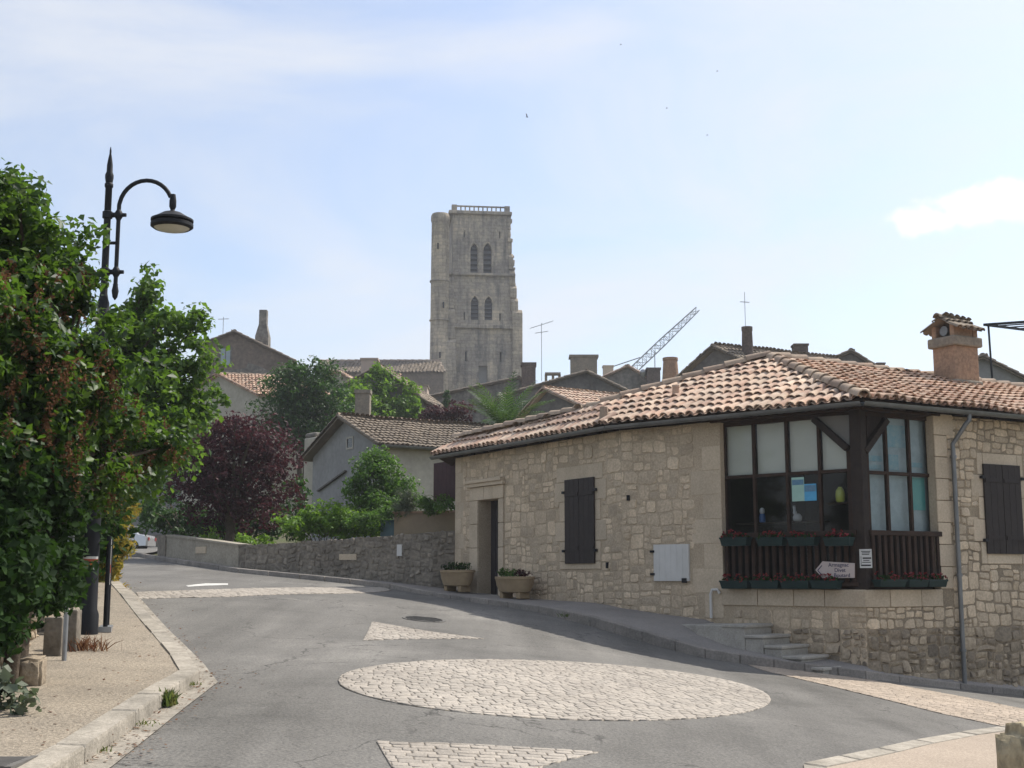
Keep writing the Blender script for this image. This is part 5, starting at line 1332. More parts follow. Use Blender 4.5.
# the photograph's pole leans with perspective only; arm stands off it to the right
ox = LP(116.5, 250).x - LP(105.3, 250).x
rod = MB(); zc = hz(215); xa = xm + ox
arc = [(xa, hz(290)), (xa, hz(250)), (xa, hz(205))]
x1 = xm + (LP(170.5, 205).x - LP(106, 205).x); xc = (xa + x1) / 2; rx = (x1 - xa) / 2; zt_arc = hz(180.5); zb_arc = hz(208); rz = zt_arc - zb_arc
for k in range(1, 15):
    a = math.pi - math.pi * k / 15 * .93; arc.append((xc + rx * math.cos(a), zb_arc + rz * math.sin(a)))
rod.tube([(x, YL, z) for x, z in arc], .026, 10)
rod.lathe((xa, YL, 0), [(.006, hz(300)), (.03, hz(297)), (.042, hz(291)), (.03, hz(286)), (.03, hz(284))], 12)
for py in (215, 272): rod.lathe((xa, YL, 0), [(.026, hz(py + 5)), (.05, hz(py + 1.5)), (.05, hz(py - 1.5)), (.026, hz(py - 5))], 12); rod.tube([(xm, YL, hz(py)), (xa + .09, YL, hz(py))], [.035, .022], 10); rod.lathe((xm, YL, 0), [(.042, hz(py + 4)), (.06, hz(py + 3)), (.06, hz(py - 3)), (.042, hz(py - 4))], 14)
rod.tube([(xm, YL, hz(243)), (xa, YL, hz(243))], .02, 8)
smooth_by_angle(rod.build('arm', MAT['iron'], lamp), 50)
xh, zh = arc[-1][0] + .03, arc[-1][1]
hd = MB(); hd.lathe((xh, YL, 0), [(.03, zh + .03), (.042, zh - .05), (.042, zh - .12), (.025, zh - .16), (.04, zh - .19)], 14)
zt_h = zh - .18; hd.lathe((xh, YL, 0), [(.04, zt_h), (.11, zt_h - .02), (.20, zt_h - .075), (.25, zt_h - .10), (.25, zt_h - .122), (.222, zt_h - .135), (.25, zt_h - .152), (.25, zt_h - .188), (.215, zt_h - .212), (.206, zt_h - .2)], 32)
smooth_by_angle(hd.build('hood', MAT['iron'], lamp), 40)
MAT['lens'] = M('frosted_lamp_glass', (0.62, 0.60, 0.52), (0.55, 0.53, 0.46), 4, 0.4, spec=0.5)
ls = MB(); ls.lathe((xh, YL, 0), [(.207, zt_h - .204), (.16, zt_h - .228), (.08, zt_h - .243), (.01, zt_h - .246)], 24); smooth_by_angle(ls.build('lamp_glass', MAT['lens'], lamp), 60)
MAT['mark_red'] = M('faded_red_paint', (0.35, 0.07, 0.04), rough=0.7); MAT['mark_white'] = M('faded_white_paint', (0.55, 0.55, 0.53), rough=0.7); MAT['mark_orange'] = M('faded_orange_paint', (0.45, 0.14, 0.04), rough=0.7)
for y0, y1, mt in ((556.5, 559, 'mark_white'), (559, 561.5, 'mark_red'), (563.5, 567, 'mark_orange'), (567, 569.5, 'mark_white')):
    m_ = MB(); n = 9
    for k in range(n):
        a0, a1 = -math.pi * .92 + math.pi * .84 * k / n, -math.pi * .92 + math.pi * .84 * (k + 1) / n; r_ = .0905
        m_.quad(*[(xm + r_ * math.cos(a), YL + r_ * math.sin(a), z) for a, z in ((a0, hz(y1)), (a1, hz(y1)), (a1, hz(y0)), (a0, hz(y0)))])
    smooth_by_angle(m_.build('trail_mark', MAT[mt], lamp), 60)

# ------------------------------------------------------------ other posts on the left footway
sb = ground_hit(105, 632, .11); t = thing('information_sign', sb, 'narrow sign panel on two dark posts seen edge on beside the street lamp', 'sign')
dS = Vector((-0.262, 0.965, 0)); Ys = sb.y
for k in (0.0, 0.55):
    m_ = MB(); q = sb + dS * k; m_.tube([q - Vector((0, 0, .1)), g3(q, P(105, 536, Ys).z)], .028, 10); m_.build('post', MAT['iron'], t)
m_ = MB(); q = sb + dS * .27; za, zb_ = P(105, 585, Ys).z, P(105, 538, Ys).z
m_.box(g3(q, (za + zb_) / 2), dS * .25, Vector((dS.y, -dS.x, 0)) * .012, Vector((0, 0, (zb_ - za) / 2))); pn_ = m_.build('panel', MAT['white_paint'], t)
m_ = MB(); m_.box(g3(q, za + .35 * (zb_ - za)), dS * .252, Vector((dS.y, -dS.x, 0)) * .014, Vector((0, 0, .05))); m_.build('red_stripe', MAT['mark_red'], t)
m_ = MB(); m_.box(sb + dS * .27 + Vector((0, 0, .03)), dS * .36, Vector((dS.y, -dS.x, 0)) * .07, Vector((0, 0, .03))); m_.build('base_plate', MAT['steel'], t)
gp = ground_hit(64, 661, .11); t = thing('sign_post', gp, 'thin galvanised post with a small plate seen edge on in front of the hedge', 'sign')
m_ = MB(); zt = P(66, 528, gp.y).z; m_.tube([gp - Vector((0, 0, .1)), g3(gp, zt)], .024, 10); smooth_by_angle(m_.build('post', MAT['steel'], t), 50)
m_ = MB(); dS2 = Vector((-.305, .952, 0)); m_.box(g3(gp + dS2 * .1 + Vector((.03, 0, 0)), P(66, 540, gp.y).z), dS2 * .17, Vector((dS2.y, -dS2.x, 0)) * .006, Vector((0, 0, .16))); m_.build('plate', MAT['steel'], t)
for i, (px, py, w_, h_, lab) in enumerate(((55, 657, .09, .38, 'weathered square concrete post under the hedge, left of the thin galvanised post'), (72, 652, .07, .42, 'narrow pale concrete post between the galvanised post and the lamp'))):
    q = ground_hit(px, py, .11); m_ = MB(); m_.box(q + Vector((-.05, .12, h_ / 2 - .1)), (w_, 0, 0), (0, .08, 0), (0, 0, h_ / 2 + .1)); bevel(m_.build('concrete_post', MAT['parapet'], label=lab, cat='post', group='concrete posts by the hedge', loc=q), .015)
def rough_block(name, ctr, half, rot, mat, label, cat, seed=1, amp=.03):
    import bmesh
    bm = bmesh.new(); bmesh.ops.create_cube(bm, size=2.0); bmesh.ops.bevel(bm, geom=bm.edges[:], offset=.18, segments=2, affect='EDGES'); bmesh.ops.subdivide_edges(bm, edges=bm.edges[:], cuts=3, use_grid_fill=True)
    from mathutils import noise
    rm = Matrix.Rotation(rot, 3, 'Z')
    for v in bm.verts:
        n_ = noise.noise_vector(v.co * 1.3 + Vector((seed, seed * 2, 0))) * amp * 1.6 + noise.noise_vector(v.co * 4 + Vector((seed, 0, 0))) * amp * .6
        v.co = rm @ Vector((v.co.x * half[0], v.co.y * half[1], v.co.z * half[2])) + n_
    me = bpy.data.meshes.new(name); bm.to_mesh(me); bm.free(); me.materials.append(mat); me.polygons.foreach_set('use_smooth', [True] * len(me.polygons))
    o = bpy.data.objects.new(name, me); COL.objects.link(o); o.location = ctr; return tag(o, label, cat)
q = ground_hit(27, 686, .11); rough_block('stone_block', q + Vector((-.02, .12, .09)), (.10, .16, .13), .2, MAT['stone_rough'], 'short rough stone block at the foot of the hedge', 'stone', 3, .02)
MAT['lichen_stone'] = M('lichen_covered_stone', (0.42, 0.35, 0.225), (0.25, 0.215, 0.145), 4.5, 0.95, 0.8, 18, fine=0.25, fscale=14)
q = P(1018, 800, 8.6); rough_block('stone_bollard', Vector((P(1055, 760, 8.6).x, 8.75, .24)), (.235, .20, .40), .15, MAT['lichen_stone'], 'stout lichen covered stone block at the bottom right corner', 'stone', 7, .03)
lw = thing('hedge_wall', ground_hit(20, 680, .11) + Vector((-.5, 0, 0)), 'low dark rubble wall half buried under the lilac hedge', 'wall')
hw = [Vector((-3.55, 6.0)), Vector((-4.05, 10.0)), Vector((-4.75, 12.6)), Vector((-5.8, 16.4)), Vector((-7.2, 20.6))]
m_ = MB(); mm = MB()
for a, b in zip(hw[:-1], hw[1:]):
    fr = Frame(b, a); fr = Frame(a, b) if Frame(a, b).n.x > 0 else Frame(b, a); zz = gz(a.x, a.y)
    mm.box(fr.pt(fr.len / 2, zz + .1, -.12), fr.D * fr.len / 2, fr.N * .11, Vector((0, 0, .35))); rubble(m_, fr, 0, fr.len, zz - .2, zz + .45, [], (.12, .2), (.15, .35), (.01, .04), .015, .03)
mm.build('wall', MAT['mortar_dark'], lw); m_.build('rubble_stones', MAT['stone_rough'], lw)

# ------------------------------------------------------------ parked car at the far end of the street
def make_car():
    Yc = 68.0; bp0 = P(147, 551.5, Yc); z0 = gz(bp0.x - 2, Yc)
    L_, W_, H_ = 4.1, 1.7, 1.42; org = Vector((bp0.x, Yc, z0)); t = thing('parked_car', org + Vector((-L_ / 2, W_ / 2, 0)), 'silver parked car at the far end of the street behind yellow leaves', 'car')
    prof = [(0, .32), (0, .72), (.10, .86), (.45, .92), (.95, 1.36), (1.5, 1.42), (2.35, 1.38), (3.05, .95), (3.85, .80), (4.08, .62), (4.1, .32)]
    def pts(y, inset, zs=0): return [org + Vector((-x, y, z)) for x, z in prof]
    m_ = MB(); n = len(prof)
    ys = [(0, .0), (.06, 1), (W_ - .06, 1), (W_, 0)]
    rows_ = []
    for y, f_ in ((0.0, .96), (.07, 1.0), (W_ - .07, 1.0), (W_, .96)): rows_.append([org + Vector((-(L_ / 2 + (x - L_ / 2) * f_), y + (.12 if (z > 1.0 and y < .5) else (-.12 if z > 1.0 else 0)), z if f_ == 1 else .32 + (z - .32) * .98)) for x, z in prof])
    vs = [p for r in rows_ for p in r]; fs = [tuple(range(n)), tuple(range(3 * n, 4 * n))[::-1]]
    for r in range(3): fs += [(r * n + k, (r + 1) * n + k, (r + 1) * n + (k + 1) % n, r * n + (k + 1) % n) for k in range(n)]
    m_.add(vs, fs); MAT['car_silver'] = M('silver_car_paint', (0.55, 0.56, 0.57), (0.53, 0.54, 0.55), 2, 0.25, spec=0.6, metal=0.6); smooth_by_angle(m_.build('body', MAT['car_silver'], t), 30)
    MAT['car_glass'] = M('dark_car_glass', (0.02, 0.025, 0.03), rough=0.05, spec=0.6); MAT['rubber'] = M('tyre_rubber', (0.02, 0.02, 0.02), rough=0.9); MAT['tail_red'] = M('red_tail_lamp', (0.35, 0.02, 0.015), rough=0.3, spec=.5)
    for xs in ((.62, 1.4, .95), (1.48, 2.6, .95)):
        g = MB(); g.quad(org + Vector((-xs[0], -.012 + .06, .95)), org + Vector((-xs[1], -.012 + .06, .95)), org + Vector((-xs[1] + (.42 if xs[1] > 2 else 0), .1, 1.30)), org + Vector((-xs[0] - .3, .1, 1.30))); g.build('side_window', MAT['car_glass'], t)
    g = MB(); g.quad(org + Vector((-.40, .2, .95)), org + Vector((-.40, W_ - .2, .95)), org + Vector((-.86, W_ - .3, 1.33)), org + Vector((-.86, .3, 1.33))); g.build('rear_window', MAT['car_glass'], t)
    for x in (.75, 3.3):
        for y in (0.0, W_):
            w_ = MB(); w_.tube([org + Vector((-x, y - .03, .30)), org + Vector((-x, y + .10 if y < 1 else y - .10, .30))], .30, 20); wo = w_.build('wheel', MAT['rubber'], t)
            w_ = MB(); w_.tube([org + Vector((-x, y - .04 if y < 1 else y + .04, .30)), org + Vector((-x, y, .30))], .18, 16); w_.build('rim', MAT['steel'], wo)
    for y in (.08, W_ - .3):
        w_ = MB(); w_.box(org + Vector((.0, y + .11, .68)), (.03, 0, 0), (0, .11, 0), (0, 0, .08)); w_.build('tail_light', MAT['tail_red'], t)
    return t
make_car()
# ------------------------------------------------------------ houses on the hill behind
MAT['wall_grey'] = M('grey_render_wall', (0.30, 0.295, 0.285), (0.235, 0.23, 0.222), 0.8, 0.95, 0.2, 10, fine=0.08, fscale=6)
MAT['wall_cream'] = M('cream_render_wall', (0.45, 0.415, 0.34), (0.35, 0.32, 0.26), 0.7, 0.95, 0.2, 10, fine=0.08, fscale=6)
MAT['wall_stone_far'] = M('grey_stone_wall', (0.235, 0.215, 0.185), (0.12, 0.112, 0.10), 1.8, 0.95, 0.5, 8, fine=0.25, fscale=5)
MAT['wall_brown'] = M('brown_stone_wall', (0.21, 0.165, 0.13), (0.15, 0.122, 0.10), 0.9, 0.95, 0.4, 8, fine=0.18, fscale=4)
MAT['wall_dark'] = M('dark_weathered_wall', (0.19, 0.172, 0.152), (0.115, 0.106, 0.098), 0.5, 0.95, 0.3, 8, fine=0.15, fscale=4)
MAT['wall_pink'] = M('pale_pink_wall', (0.42, 0.32, 0.26), (0.36, 0.28, 0.23), 1.0, 0.95)
MAT['trim'] = M('pale_window_trim', (0.45, 0.42, 0.36), (0.38, 0.35, 0.30), 4, 0.8)
MAT['pane_dark'] = M('dark_window', (0.03, 0.035, 0.04), rough=0.15, spec=0.5)
MAT['pane_blue'] = M('pale_blue_shutter', (0.36, 0.42, 0.46), (0.30, 0.36, 0.40), 4, 0.6)
MAT['brick_dark'] = M('sooty_brick', (0.15, 0.115, 0.095), (0.10, 0.08, 0.07), 3, 0.95, 0.4, 18, fine=0.2, fscale=12)

def gable_house(name, label, L, A, Rr_, D, zb, wall, tiles='tile_old', over=0.25, tw=0.22, row=0.36, verge=True, cat='house', left=True, right=True):
    L, A, Rr_, D = Vector(L), Vector(A), Vector(Rr_), Vector(D)
    base = (L + Rr_) / 2; t = thing(name, (base.x, base.y, zb), label, cat)
    m_ = MB(); k = Vector((0, 0, -0.06)); m_.prism([g3(L, zb), g3(Rr_, zb), Rr_ + k, A + k, L + k], D); m_.build('wall', MAT[wall], t)
    f = -D.normalized() * over; ext = D + D.normalized() * over * 2
    for on, E_ in ((left, L), (right, Rr_)):
        if not on: continue
        o_ = (E_ - A).normalized() * over if abs(E_.x - A.x) > .3 else Vector((0, 0, 0)); e0 = E_ + o_ + f; a0 = A + f
        m_ = MB(); tile_roof(m_, [e0, e0 + ext, a0 + ext, a0], e0, e0 + ext, tw, row, seg=4)
        m_.prism([e0 + k * .5, e0 + ext + k * .5, a0 + ext + k * .5, a0 + k * .5], (0, 0, -.05))
        if verge: ridge_tiles(m_, e0, a0, tw * .42, row * 1.1, 4, .03)
        smooth_by_angle(m_.build('roof', MAT[tiles], t), 40)
    m_ = MB(); ridge_tiles(m_, A + f, A + f + ext, tw * .6, row * 1.2, 5, .02); m_.build('ridge', MAT['ridge'], t)
    t['_f'] = 0; del t['_f']
    return t, Frame(L, Rr_)
def wall_window(t, fr, x0, y0, x1, y1, pane='pane_dark', frame='trim', pad=.08, out=.03):
    a, b = fr.hit(x0, y1), fr.hit(x1, y0); m_ = MB()
    s0, s1, z0, z1 = a[0], b[0], a[1], b[1]
    for q in ((s0 - pad, s0, z0 - pad, z1 + pad), (s1, s1 + pad, z0 - pad, z1 + pad), (s0, s1, z0 - pad, z0), (s0, s1, z1, z1 + pad)): fr.box(m_, *q, -.02, out)
    if s1 - s0 > .6: fr.box(m_, (s0 + s1) / 2 - .025, (s0 + s1) / 2 + .025, z0, z1, -.02, out * .7)
    w_ = m_.build('window', MAT[frame], t); m_ = MB(); fr.box(m_, s0, s1, z0, z1, -.03, .008); m_.build('pane', MAT[pane], w_)
def chimney(t, x0, x1, yt, yb, Y, mat='render_grey', cap=True, round_=False, taper=0.0, deep=None):
    a, b = P(x0, yt, Y), P(x1, yt, Y); zb = P(x0, yb, Y).z; w = b.x - a.x; c = Vector(((a.x + b.x) / 2, Y, 0)); d_ = (deep or w) / 2; m_ = MB(); h = a.z - zb
    if round_: m_.lathe((c.x, Y, 0), [(w * .5 * (1 + taper), zb - 1), (w * .5 * (1 + taper), zb + .2 * h), (w * .46, a.z - .12 * h), (w * .5, a.z - .1 * h), (w * .5, a.z)], 16)
    else:
        lo, hi = 1 + taper, 1.0
        q = [Vector((c.x + sx * w / 2 * k_, Y + sy * d_ * k_, z)) for z, k_ in ((zb - 1, lo), (zb + .25 * h, lo), (a.z - .1 * h if taper == 0 else zb + .6 * h, hi), (a.z, hi)) for sx, sy in ((-1, -1), (1, -1), (1, 1), (-1, 1))]
        m_.add(q, [(i * 4 + k, i * 4 + (k + 1) % 4, i * 4 + 4 + (k + 1) % 4, i * 4 + 4 + k) for i in range(3) for k in range(4)] + [(12, 13, 14, 15)])
    o_ = m_.build('chimney', MAT[mat], t)
    if round_: smooth_by_angle(o_, 40)
    if cap and not round_:
        m_ = MB(); m_.box((c.x, Y, a.z + .02 * h), (w / 2 * 1.12, 0, 0), (0, d_ * 1.12, 0), (0, 0, .045 * h + .02)); m_.build('chimney_cap', MAT[mat], o_)
def Lz(px, py, z): return Pz(px, py, z)

# the grey gabled house beyond the garden
Rh = P(384, 442, 40.0); Lh = P(313, 453.5, 44.4); Lh.z = Rh.z; Ah = P(347, 416.5, 42.2)
gd_ = (v2(Lh) - v2(Rh)).normalized(); Dh = Vector((-gd_.y * -1, gd_.x * -1, 0)); Dh = Vector((abs(gd_.y), abs(gd_.x), 0)) * 6.2
h1, f1 = gable_house('gabled_house', 'grey rendered house with brown tile roof and small gable window behind the garden bushes', Lh, Ah, Rh, Dh, 1.8, 'wall_grey', 'tile_old', 0.32, 0.175, 0.30, cat='house')
wall_window(h1, f1, 347.5, 438, 353, 448, pad=.06)
cfr = Frame(Rh, Rh + Dh)
m_ = MB(); m_.quad(*[cfr.pt(s, z, .012) for s, z in ((0, 1.8), (6.2, 1.8), (6.2, Rh.z - .12), (0, Rh.z - .12))]); m_.build('sunlit_side_wall', MAT['wall_cream'], h1)  # paler overlay on this side; the sun's brightness is put into its colour
m_ = MB(); half_gutter(m_, Rh + cfr.N * .35 - cfr.D * .3 - Vector((0, 0, .12)), Rh + Dh + cfr.N * .35 - Vector((0, 0, .12)), .08); m_.build('gutter', MAT['zinc'], h1)
chimney(h1, 356, 370.5, 393, 420, 43.2, 'render_grey', True)
m_ = MB(); a, b = f1.hit(319, 491), f1.hit(347, 471); m_.bar(f1.pt(*a, .03), f1.pt(*b, .03), .05, .12, f1.N); m_.build('lean_to_roof_edge', MAT['wall_dark'], h1)
# old wall stub left of it
t = thing('ruined_wall', P(311, 520, 45.5), 'old mossy stone wall end left of the grey gabled house', 'wall'); m_ = MB(); fr = Frame(P(302, 520, 46.0), P(319, 520, 45.2)); fr.box(m_, 0, fr.len, 1.5, P(310, 437, 45.6).z, -.5, 0); bevel(m_.build('wall', MAT['wall_cream'], t), .06)
m_ = MB(); fr.box(m_, -.05, fr.len * .6, P(310, 437, 45.6).z, P(310, 432, 45.6).z, -.45, -.05); bevel(m_.build('broken_top', MAT['wall_stone_far'], t), .08)
# ivy-clad gable
h2, f2 = gable_house('ivy_house', 'stone house whose gable is covered with bright green creeper', P(334, 392, 70), P(380, 366.5, 70), P(423, 399, 70), (1.5, 8, 0), 4.0, 'wall_stone_far', 'tile_old', .3, .26, .4)
# brown house top left with tall chimney
h3, f3 = gable_house('brown_house', 'brown stone gabled house with pale blue shutters at the far left of the skyline', P(200, 345, 90), P(235, 332, 90), P(292, 360, 90), (-1.0, 10, 0), 6.0, 'wall_brown', 'tile_old', .25, .3, .45)
wall_window(h3, f3, 220.5, 348.5, 230.5, 365, 'pane_blue', 'wall_dark', .12)
chimney(h3, 260, 267.5, 310.5, 346, 92, 'wall_stone_far', False, taper=.75)
def antenna(name, px, yt, yb, Y, yag, label, tilt=.3):
    a, b = P(px, yb, Y), P(px, yt, Y); a = Vector((b.x, Y, a.z)); t = thing(name, a, label, 'antenna'); m_ = MB(); r = Y * .00024; m_.tube([a, b], r, 6); m_.build('mast', MAT['steel'], t)
    m_ = MB(); H = b.z - a.z
    for f_, L_, tl in yag:
        c = a + Vector((0, 0, H * f_)); d = Vector((1, .3, tl)).normalized(); m_.bar(c - d * L_ * .5, c + d * L_ * .5, r * 1.5, r * 1.5)
        for k in range(7): q = c + d * L_ * (k / 6 - .5); e = Vector((-.3, 1, 0)).normalized() * L_ * .17; m_.bar(q - e, q + e, r, r); 
    m_.build('aerial', MAT['steel'], t); return t
antenna('tv_antenna', 223.5, 317, 337, 91, [(.9, .7, .1)], 'small thin television aerial above the brown house')
# low house with bright tiles beneath it
h4, f4 = gable_house('low_house', 'low cream house with mottled orange tile roof below the brown house', P(186, 394, 66), P(221, 374, 64), P(259, 393.5, 62), (3.4, .85, 0), 4.0, 'wall_cream', 'tile_red', .2, .17, .30)
t = thing('ruined_gable', P(250, 372, 78), 'broken stone gable between the brown house and the low tiled house', 'wall'); m_ = MB(); m_.prism([P(222, 385, 78), P(282, 385, 78), P(278, 377, 78), P(262, 367, 78), (P(248, 362.5, 78)), P(246, 368, 78), P(222, 371, 78)], Vector((0, .8, 0))); m_.build('wall', MAT['wall_stone_far'], t)
# long church aisle
t5, f5 = gable_house('church_nave', 'long brown stone church building with tile roof left of the tower', P(322, 361, 172), P(322, 360.8, 160), P(322, 371.5, 152), (14.5, 0, 0), 12, 'wall_brown', 'tile_old', .3, .42, .7, left=False)
chimney(t5, 362, 378, 360.5, 377, 140, 'wall_pink', True)
t = thing('pink_outbuilding', P(420, 400, 120), 'small pale pink outbuilding beside the foot of the round stair turret', 'building'); m_ = MB(); a, b = P(413, 386, 120), P(427, 386, 120); m_.abox(a.x, b.x, 120, 123, 8, a.z); m_.build('wall', MAT['wall_pink'], t); m_ = MB(); m_.abox(a.x - .1, b.x + .1, 119.9, 123.1, a.z, a.z + .12); m_.build('roof', MAT['tile_old'], t)
t = thing('small_tiled_building', P(410, 384, 130), 'tiny building with orange tile roof peeping over the creeper', 'building')
m_ = MB(); a, b = P(386, 381, 128), P(398.5, 381, 128); m_.abox(a.x, b.x, 128, 131, 8, P(390, 379, 128).z); m_.build('wall', MAT['wall_brown'], t); m_ = MB(); e0, e1 = P(385, 379, 127.8), P(399, 379, 127.8); up_ = Vector((0, 3, 1.0)); tile_roof(m_, [e0, e1, e1 + up_, e0 + up_], e0, e1, .35, .5, seg=3); m_.quad(e0, e1, e1 + up_, e0 + up_); m_.build('roof', MAT['tile_red'], t)
h6, f6 = gable_house('small_beige_house', 'small beige house with tiled gable half hidden behind the dark green tree', P(318, 383, 84), P(338, 371, 84), P(356, 382.5, 84), (1.0, 6, 0), 5, 'wall_cream', 'tile_red', .25, .28, .4)
# barn wall in front of the tower
h7, f7 = gable_house('stone_barn', 'long grey stone barn wall with sloping tiled top in front of the tower', P(415, 400, 88), P(519, 378, 85), P(526, 384, 85), (.6, 6, 0), 5.0, 'wall_stone_far', 'tile_old', .2, .28, .42)
chimney(h7, 521.5, 535.5, 365.5, 392, 84.5, 'brick_dark', True)
# gables in the middle
h8, f8 = gable_house('dark_gable_house', 'house with dark grey gable and sunlit tiled slope just behind the stone house roof', P(511, 431, 53.5), P(548, 388.8, 52), P(590, 408, 50.5), (5.2, 3.3, 0), 3.0, 'wall_dark', 'tile', .22, .22, .36)
h9, f9 = gable_house('wide_gable_house', 'wide house with long brown tile slope and weathered gable behind the palm', P(502, 396, 74), P(586, 371.8, 75), P(634, 395, 74), (-.8, 8, 0), 4.0, 'wall_dark', 'tile_old', .28, .26, .4)
chimney(h9, 570.5, 596.5, 357.5, 376, 80, 'render_grey', True, deep=1.0)
wall_window(h9, f9, 523, 402, 531, 409, pad=.06)
m_ = MB()
for x in (546, 553, 559.5): a = P(x, 380, 79); m_.bar(a - Vector((0, 0, .3)), g3(a, P(x, 374.5, 79).z), .16, .16)
m_.bar(P(545, 374, 79), P(560.5, 374, 79), .5, .14); m_.build('chimney_cowl', MAT['render_grey'], h9)
h10, f10 = gable_house('rough_gable_house', 'house with rough dark stone gable below the crane boom', P(594, 381, 96), P(627, 366.5, 95), P(666, 388, 95), (-1.8, 9, 0), 5.0, 'wall_stone_far', 'tile', .25, .3, .45)
chimney(h10, 646.5, 659.5, 370, 388, 94, 'brick_dark', True); chimney(h10, 603, 613, 367, 378, 104, 'wall_cream', True)
m_ = MB(); a = P(643.5, 374, 94); m_.lathe(a, [(.02, -.3), (.22, -.1), (.28, .12), (.2, .3), (.05, .38)], 12); smooth_by_angle(m_.build('chimney_cowl', MAT['steel'], h10))
m_ = MB(); m_.tube([P(655, 370, 94), g3(P(655, 370, 94), P(655, 351, 94).z)], .035, 6); m_.build('lightning_rod', MAT['steel'], h10)
h11, f11 = gable_house('large_gable_house', 'large grey gabled house rising behind the stone house ridge', P(670, 388, 61), P(716.5, 346.5, 60), P(760, 367, 59), (6.4, 3.6, 0), 3.0, 'wall_dark', 'tile_old', .25, .24, .38)
chimney(h11, 662.5, 678, 358, 384, 62.5, 'render_tan', False, round_=True, taper=.08)
chimney(h11, 741.3, 752.5, 327, 362, 60.2, 'brick_dark', False, round_=True, taper=.06)
chimney(h11, 793, 806.5, 346, 360, 63, 'brick_dark', True)
antenna('roof_antenna', 744.5, 292, 328, 60.2, [(.72, .45, 0)], 'thin mast with small aerial on the slender round chimney')
h12, f12 = gable_house('small_gable_house', 'small gable with dark tiles just above the redder roof slope', P(822, 364, 66), P(851, 351.5, 66), P(884, 372, 66), (1.5, 6, 0), 3.0, 'wall_dark', 'tile_old', .25, .26, .4)
chimney(h12, 876, 884, 364, 372, 66.5, 'brick_dark', True)
h13, f13 = gable_house('right_gable_house', 'grey gabled house on the right between chimney and steel pergola', P(935, 376, 50), P(983, 357, 50), P(1034, 383, 50), (2.5, 6, 0), 2.0, 'wall_grey', 'tile_old', .25, .24, .38)
h14, f14 = gable_house('far_street_house', 'shaded grey house closing the far end of the street', P(60, 470, 88), P(125, 430, 90), P(190, 470, 92), (3, 9, 0), 2.0, 'wall_grey', 'tile_old', .3, .3, .45)
wall_window(h14, f14, 118, 500, 124, 512)
t = thing('street_end_wall', P(150, 545, 76), 'low dark wall across the far end of the street behind the car', 'wall'); m_ = MB(); a, b = P(100, 546, 77), P(168, 546, 74); fr = Frame(a, b); fr.box(m_, 0, fr.len, 2.0, P(150, 537, 76).z, -.4, 0); m_.build('wall', MAT['parapet'], t); m_ = MB(); fr.box(m_, -.05, fr.len + .05, P(150, 537, 76).z, P(150, 537, 76).z + .1, -.45, .05); m_.build('coping', MAT['wall_dark'], t)
antenna('tall_antenna', 541.5, 323, 381, 80, [(.97, 1.5, .38), (.84, .8, .2)], 'tall television aerial with two slanting yagi elements right of the tower')
# steel pergola on the terrace to the right
tp_ = P(990, 386, 33); t = thing('steel_pergola', tp_, 'dark steel pergola frame on thin posts at the right edge', 'pergola')
cA, cB = P(984, 324.7, 33), P(1075, 306, 36.5); zc_ = cA.z; cB.z = zc_ + .35; dxy = (cB - cA); cD = Vector((-.3, -2.6, -.02)) ; m_ = MB()
for a, b in ((cA, cB), (cA, cA + Vector((2.9, -1.2, 0))), (cB, cB + Vector((2.4, -1.6, -.05))), (cA + Vector((2.9, -1.2, 0)), cB + Vector((2.4, -1.6, -.05)))): m_.bar(a, b, .045, .06)
for k in range(1, 9): m_.bar(cA + dxy * (k / 9), cA + Vector((2.9, -1.2, 0)) + (cB + Vector((2.4, -1.6, -.05)) - cA - Vector((2.9, -1.2, 0))) * (k / 9), .025, .03)
m_.build('roof_frame', MAT['iron'], t)
m_ = MB(); a = cA + Vector((.12, .02, 0)); m_.tube([a, g3(a + Vector((.05, 0, 0)), P(991, 392, 33).z - 1.5)], .028, 8); m_.build('post', MAT['iron'], t)
m_ = MB(); a = cB; m_.tube([a, g3(a, 4)], .04, 8); m_.build('post', MAT['iron'], t)

# ------------------------------------------------------------ the church tower
YT = 165.0; phi = R(6.5)
a0 = P(449, 400, YT); dT = Vector((math.cos(phi), math.sin(phi)))
FT = Frame(v2(a0), v2(a0) + dT * 9.0)
zb_t = 10.0
tower = thing('church_tower', (a0.x, a0.y, zb_t), 'tall weathered stone bell tower with pointed louvred windows and balustrade', 'church tower')
def tz(py): return FT.hit(485, py)[1]
def tsx(px, py): return FT.hit(px, py)[0]
def arch_poly(cx, y0, y1, wpx):
    s0, s1 = tsx(cx - wpx / 2, y1), tsx(cx + wpx / 2, y1); z0, zt = tz(y1), tz(y0); zs = zt - (s1 - s0) * .95; c = (s0 + s1) / 2; w = s1 - s0
    pts = [(s0, z0), (s1, z0), (s1, zs)]
    for k in range(1, 6): a = math.radians(60 * k / 5); pts.append((s0 + w * math.cos(a), zs + w * math.sin(a) * (zt - zs) / (w * math.sin(math.radians(60)))))
    for k in range(1, 5): a = math.radians(60 - 60 * k / 5); pts.append((s1 - w * math.cos(a), zs + w * math.sin(a) * (zt - zs) / (w * math.sin(math.radians(60)))))
    pts.append((s0, zs)); return pts
DEP = 8.6
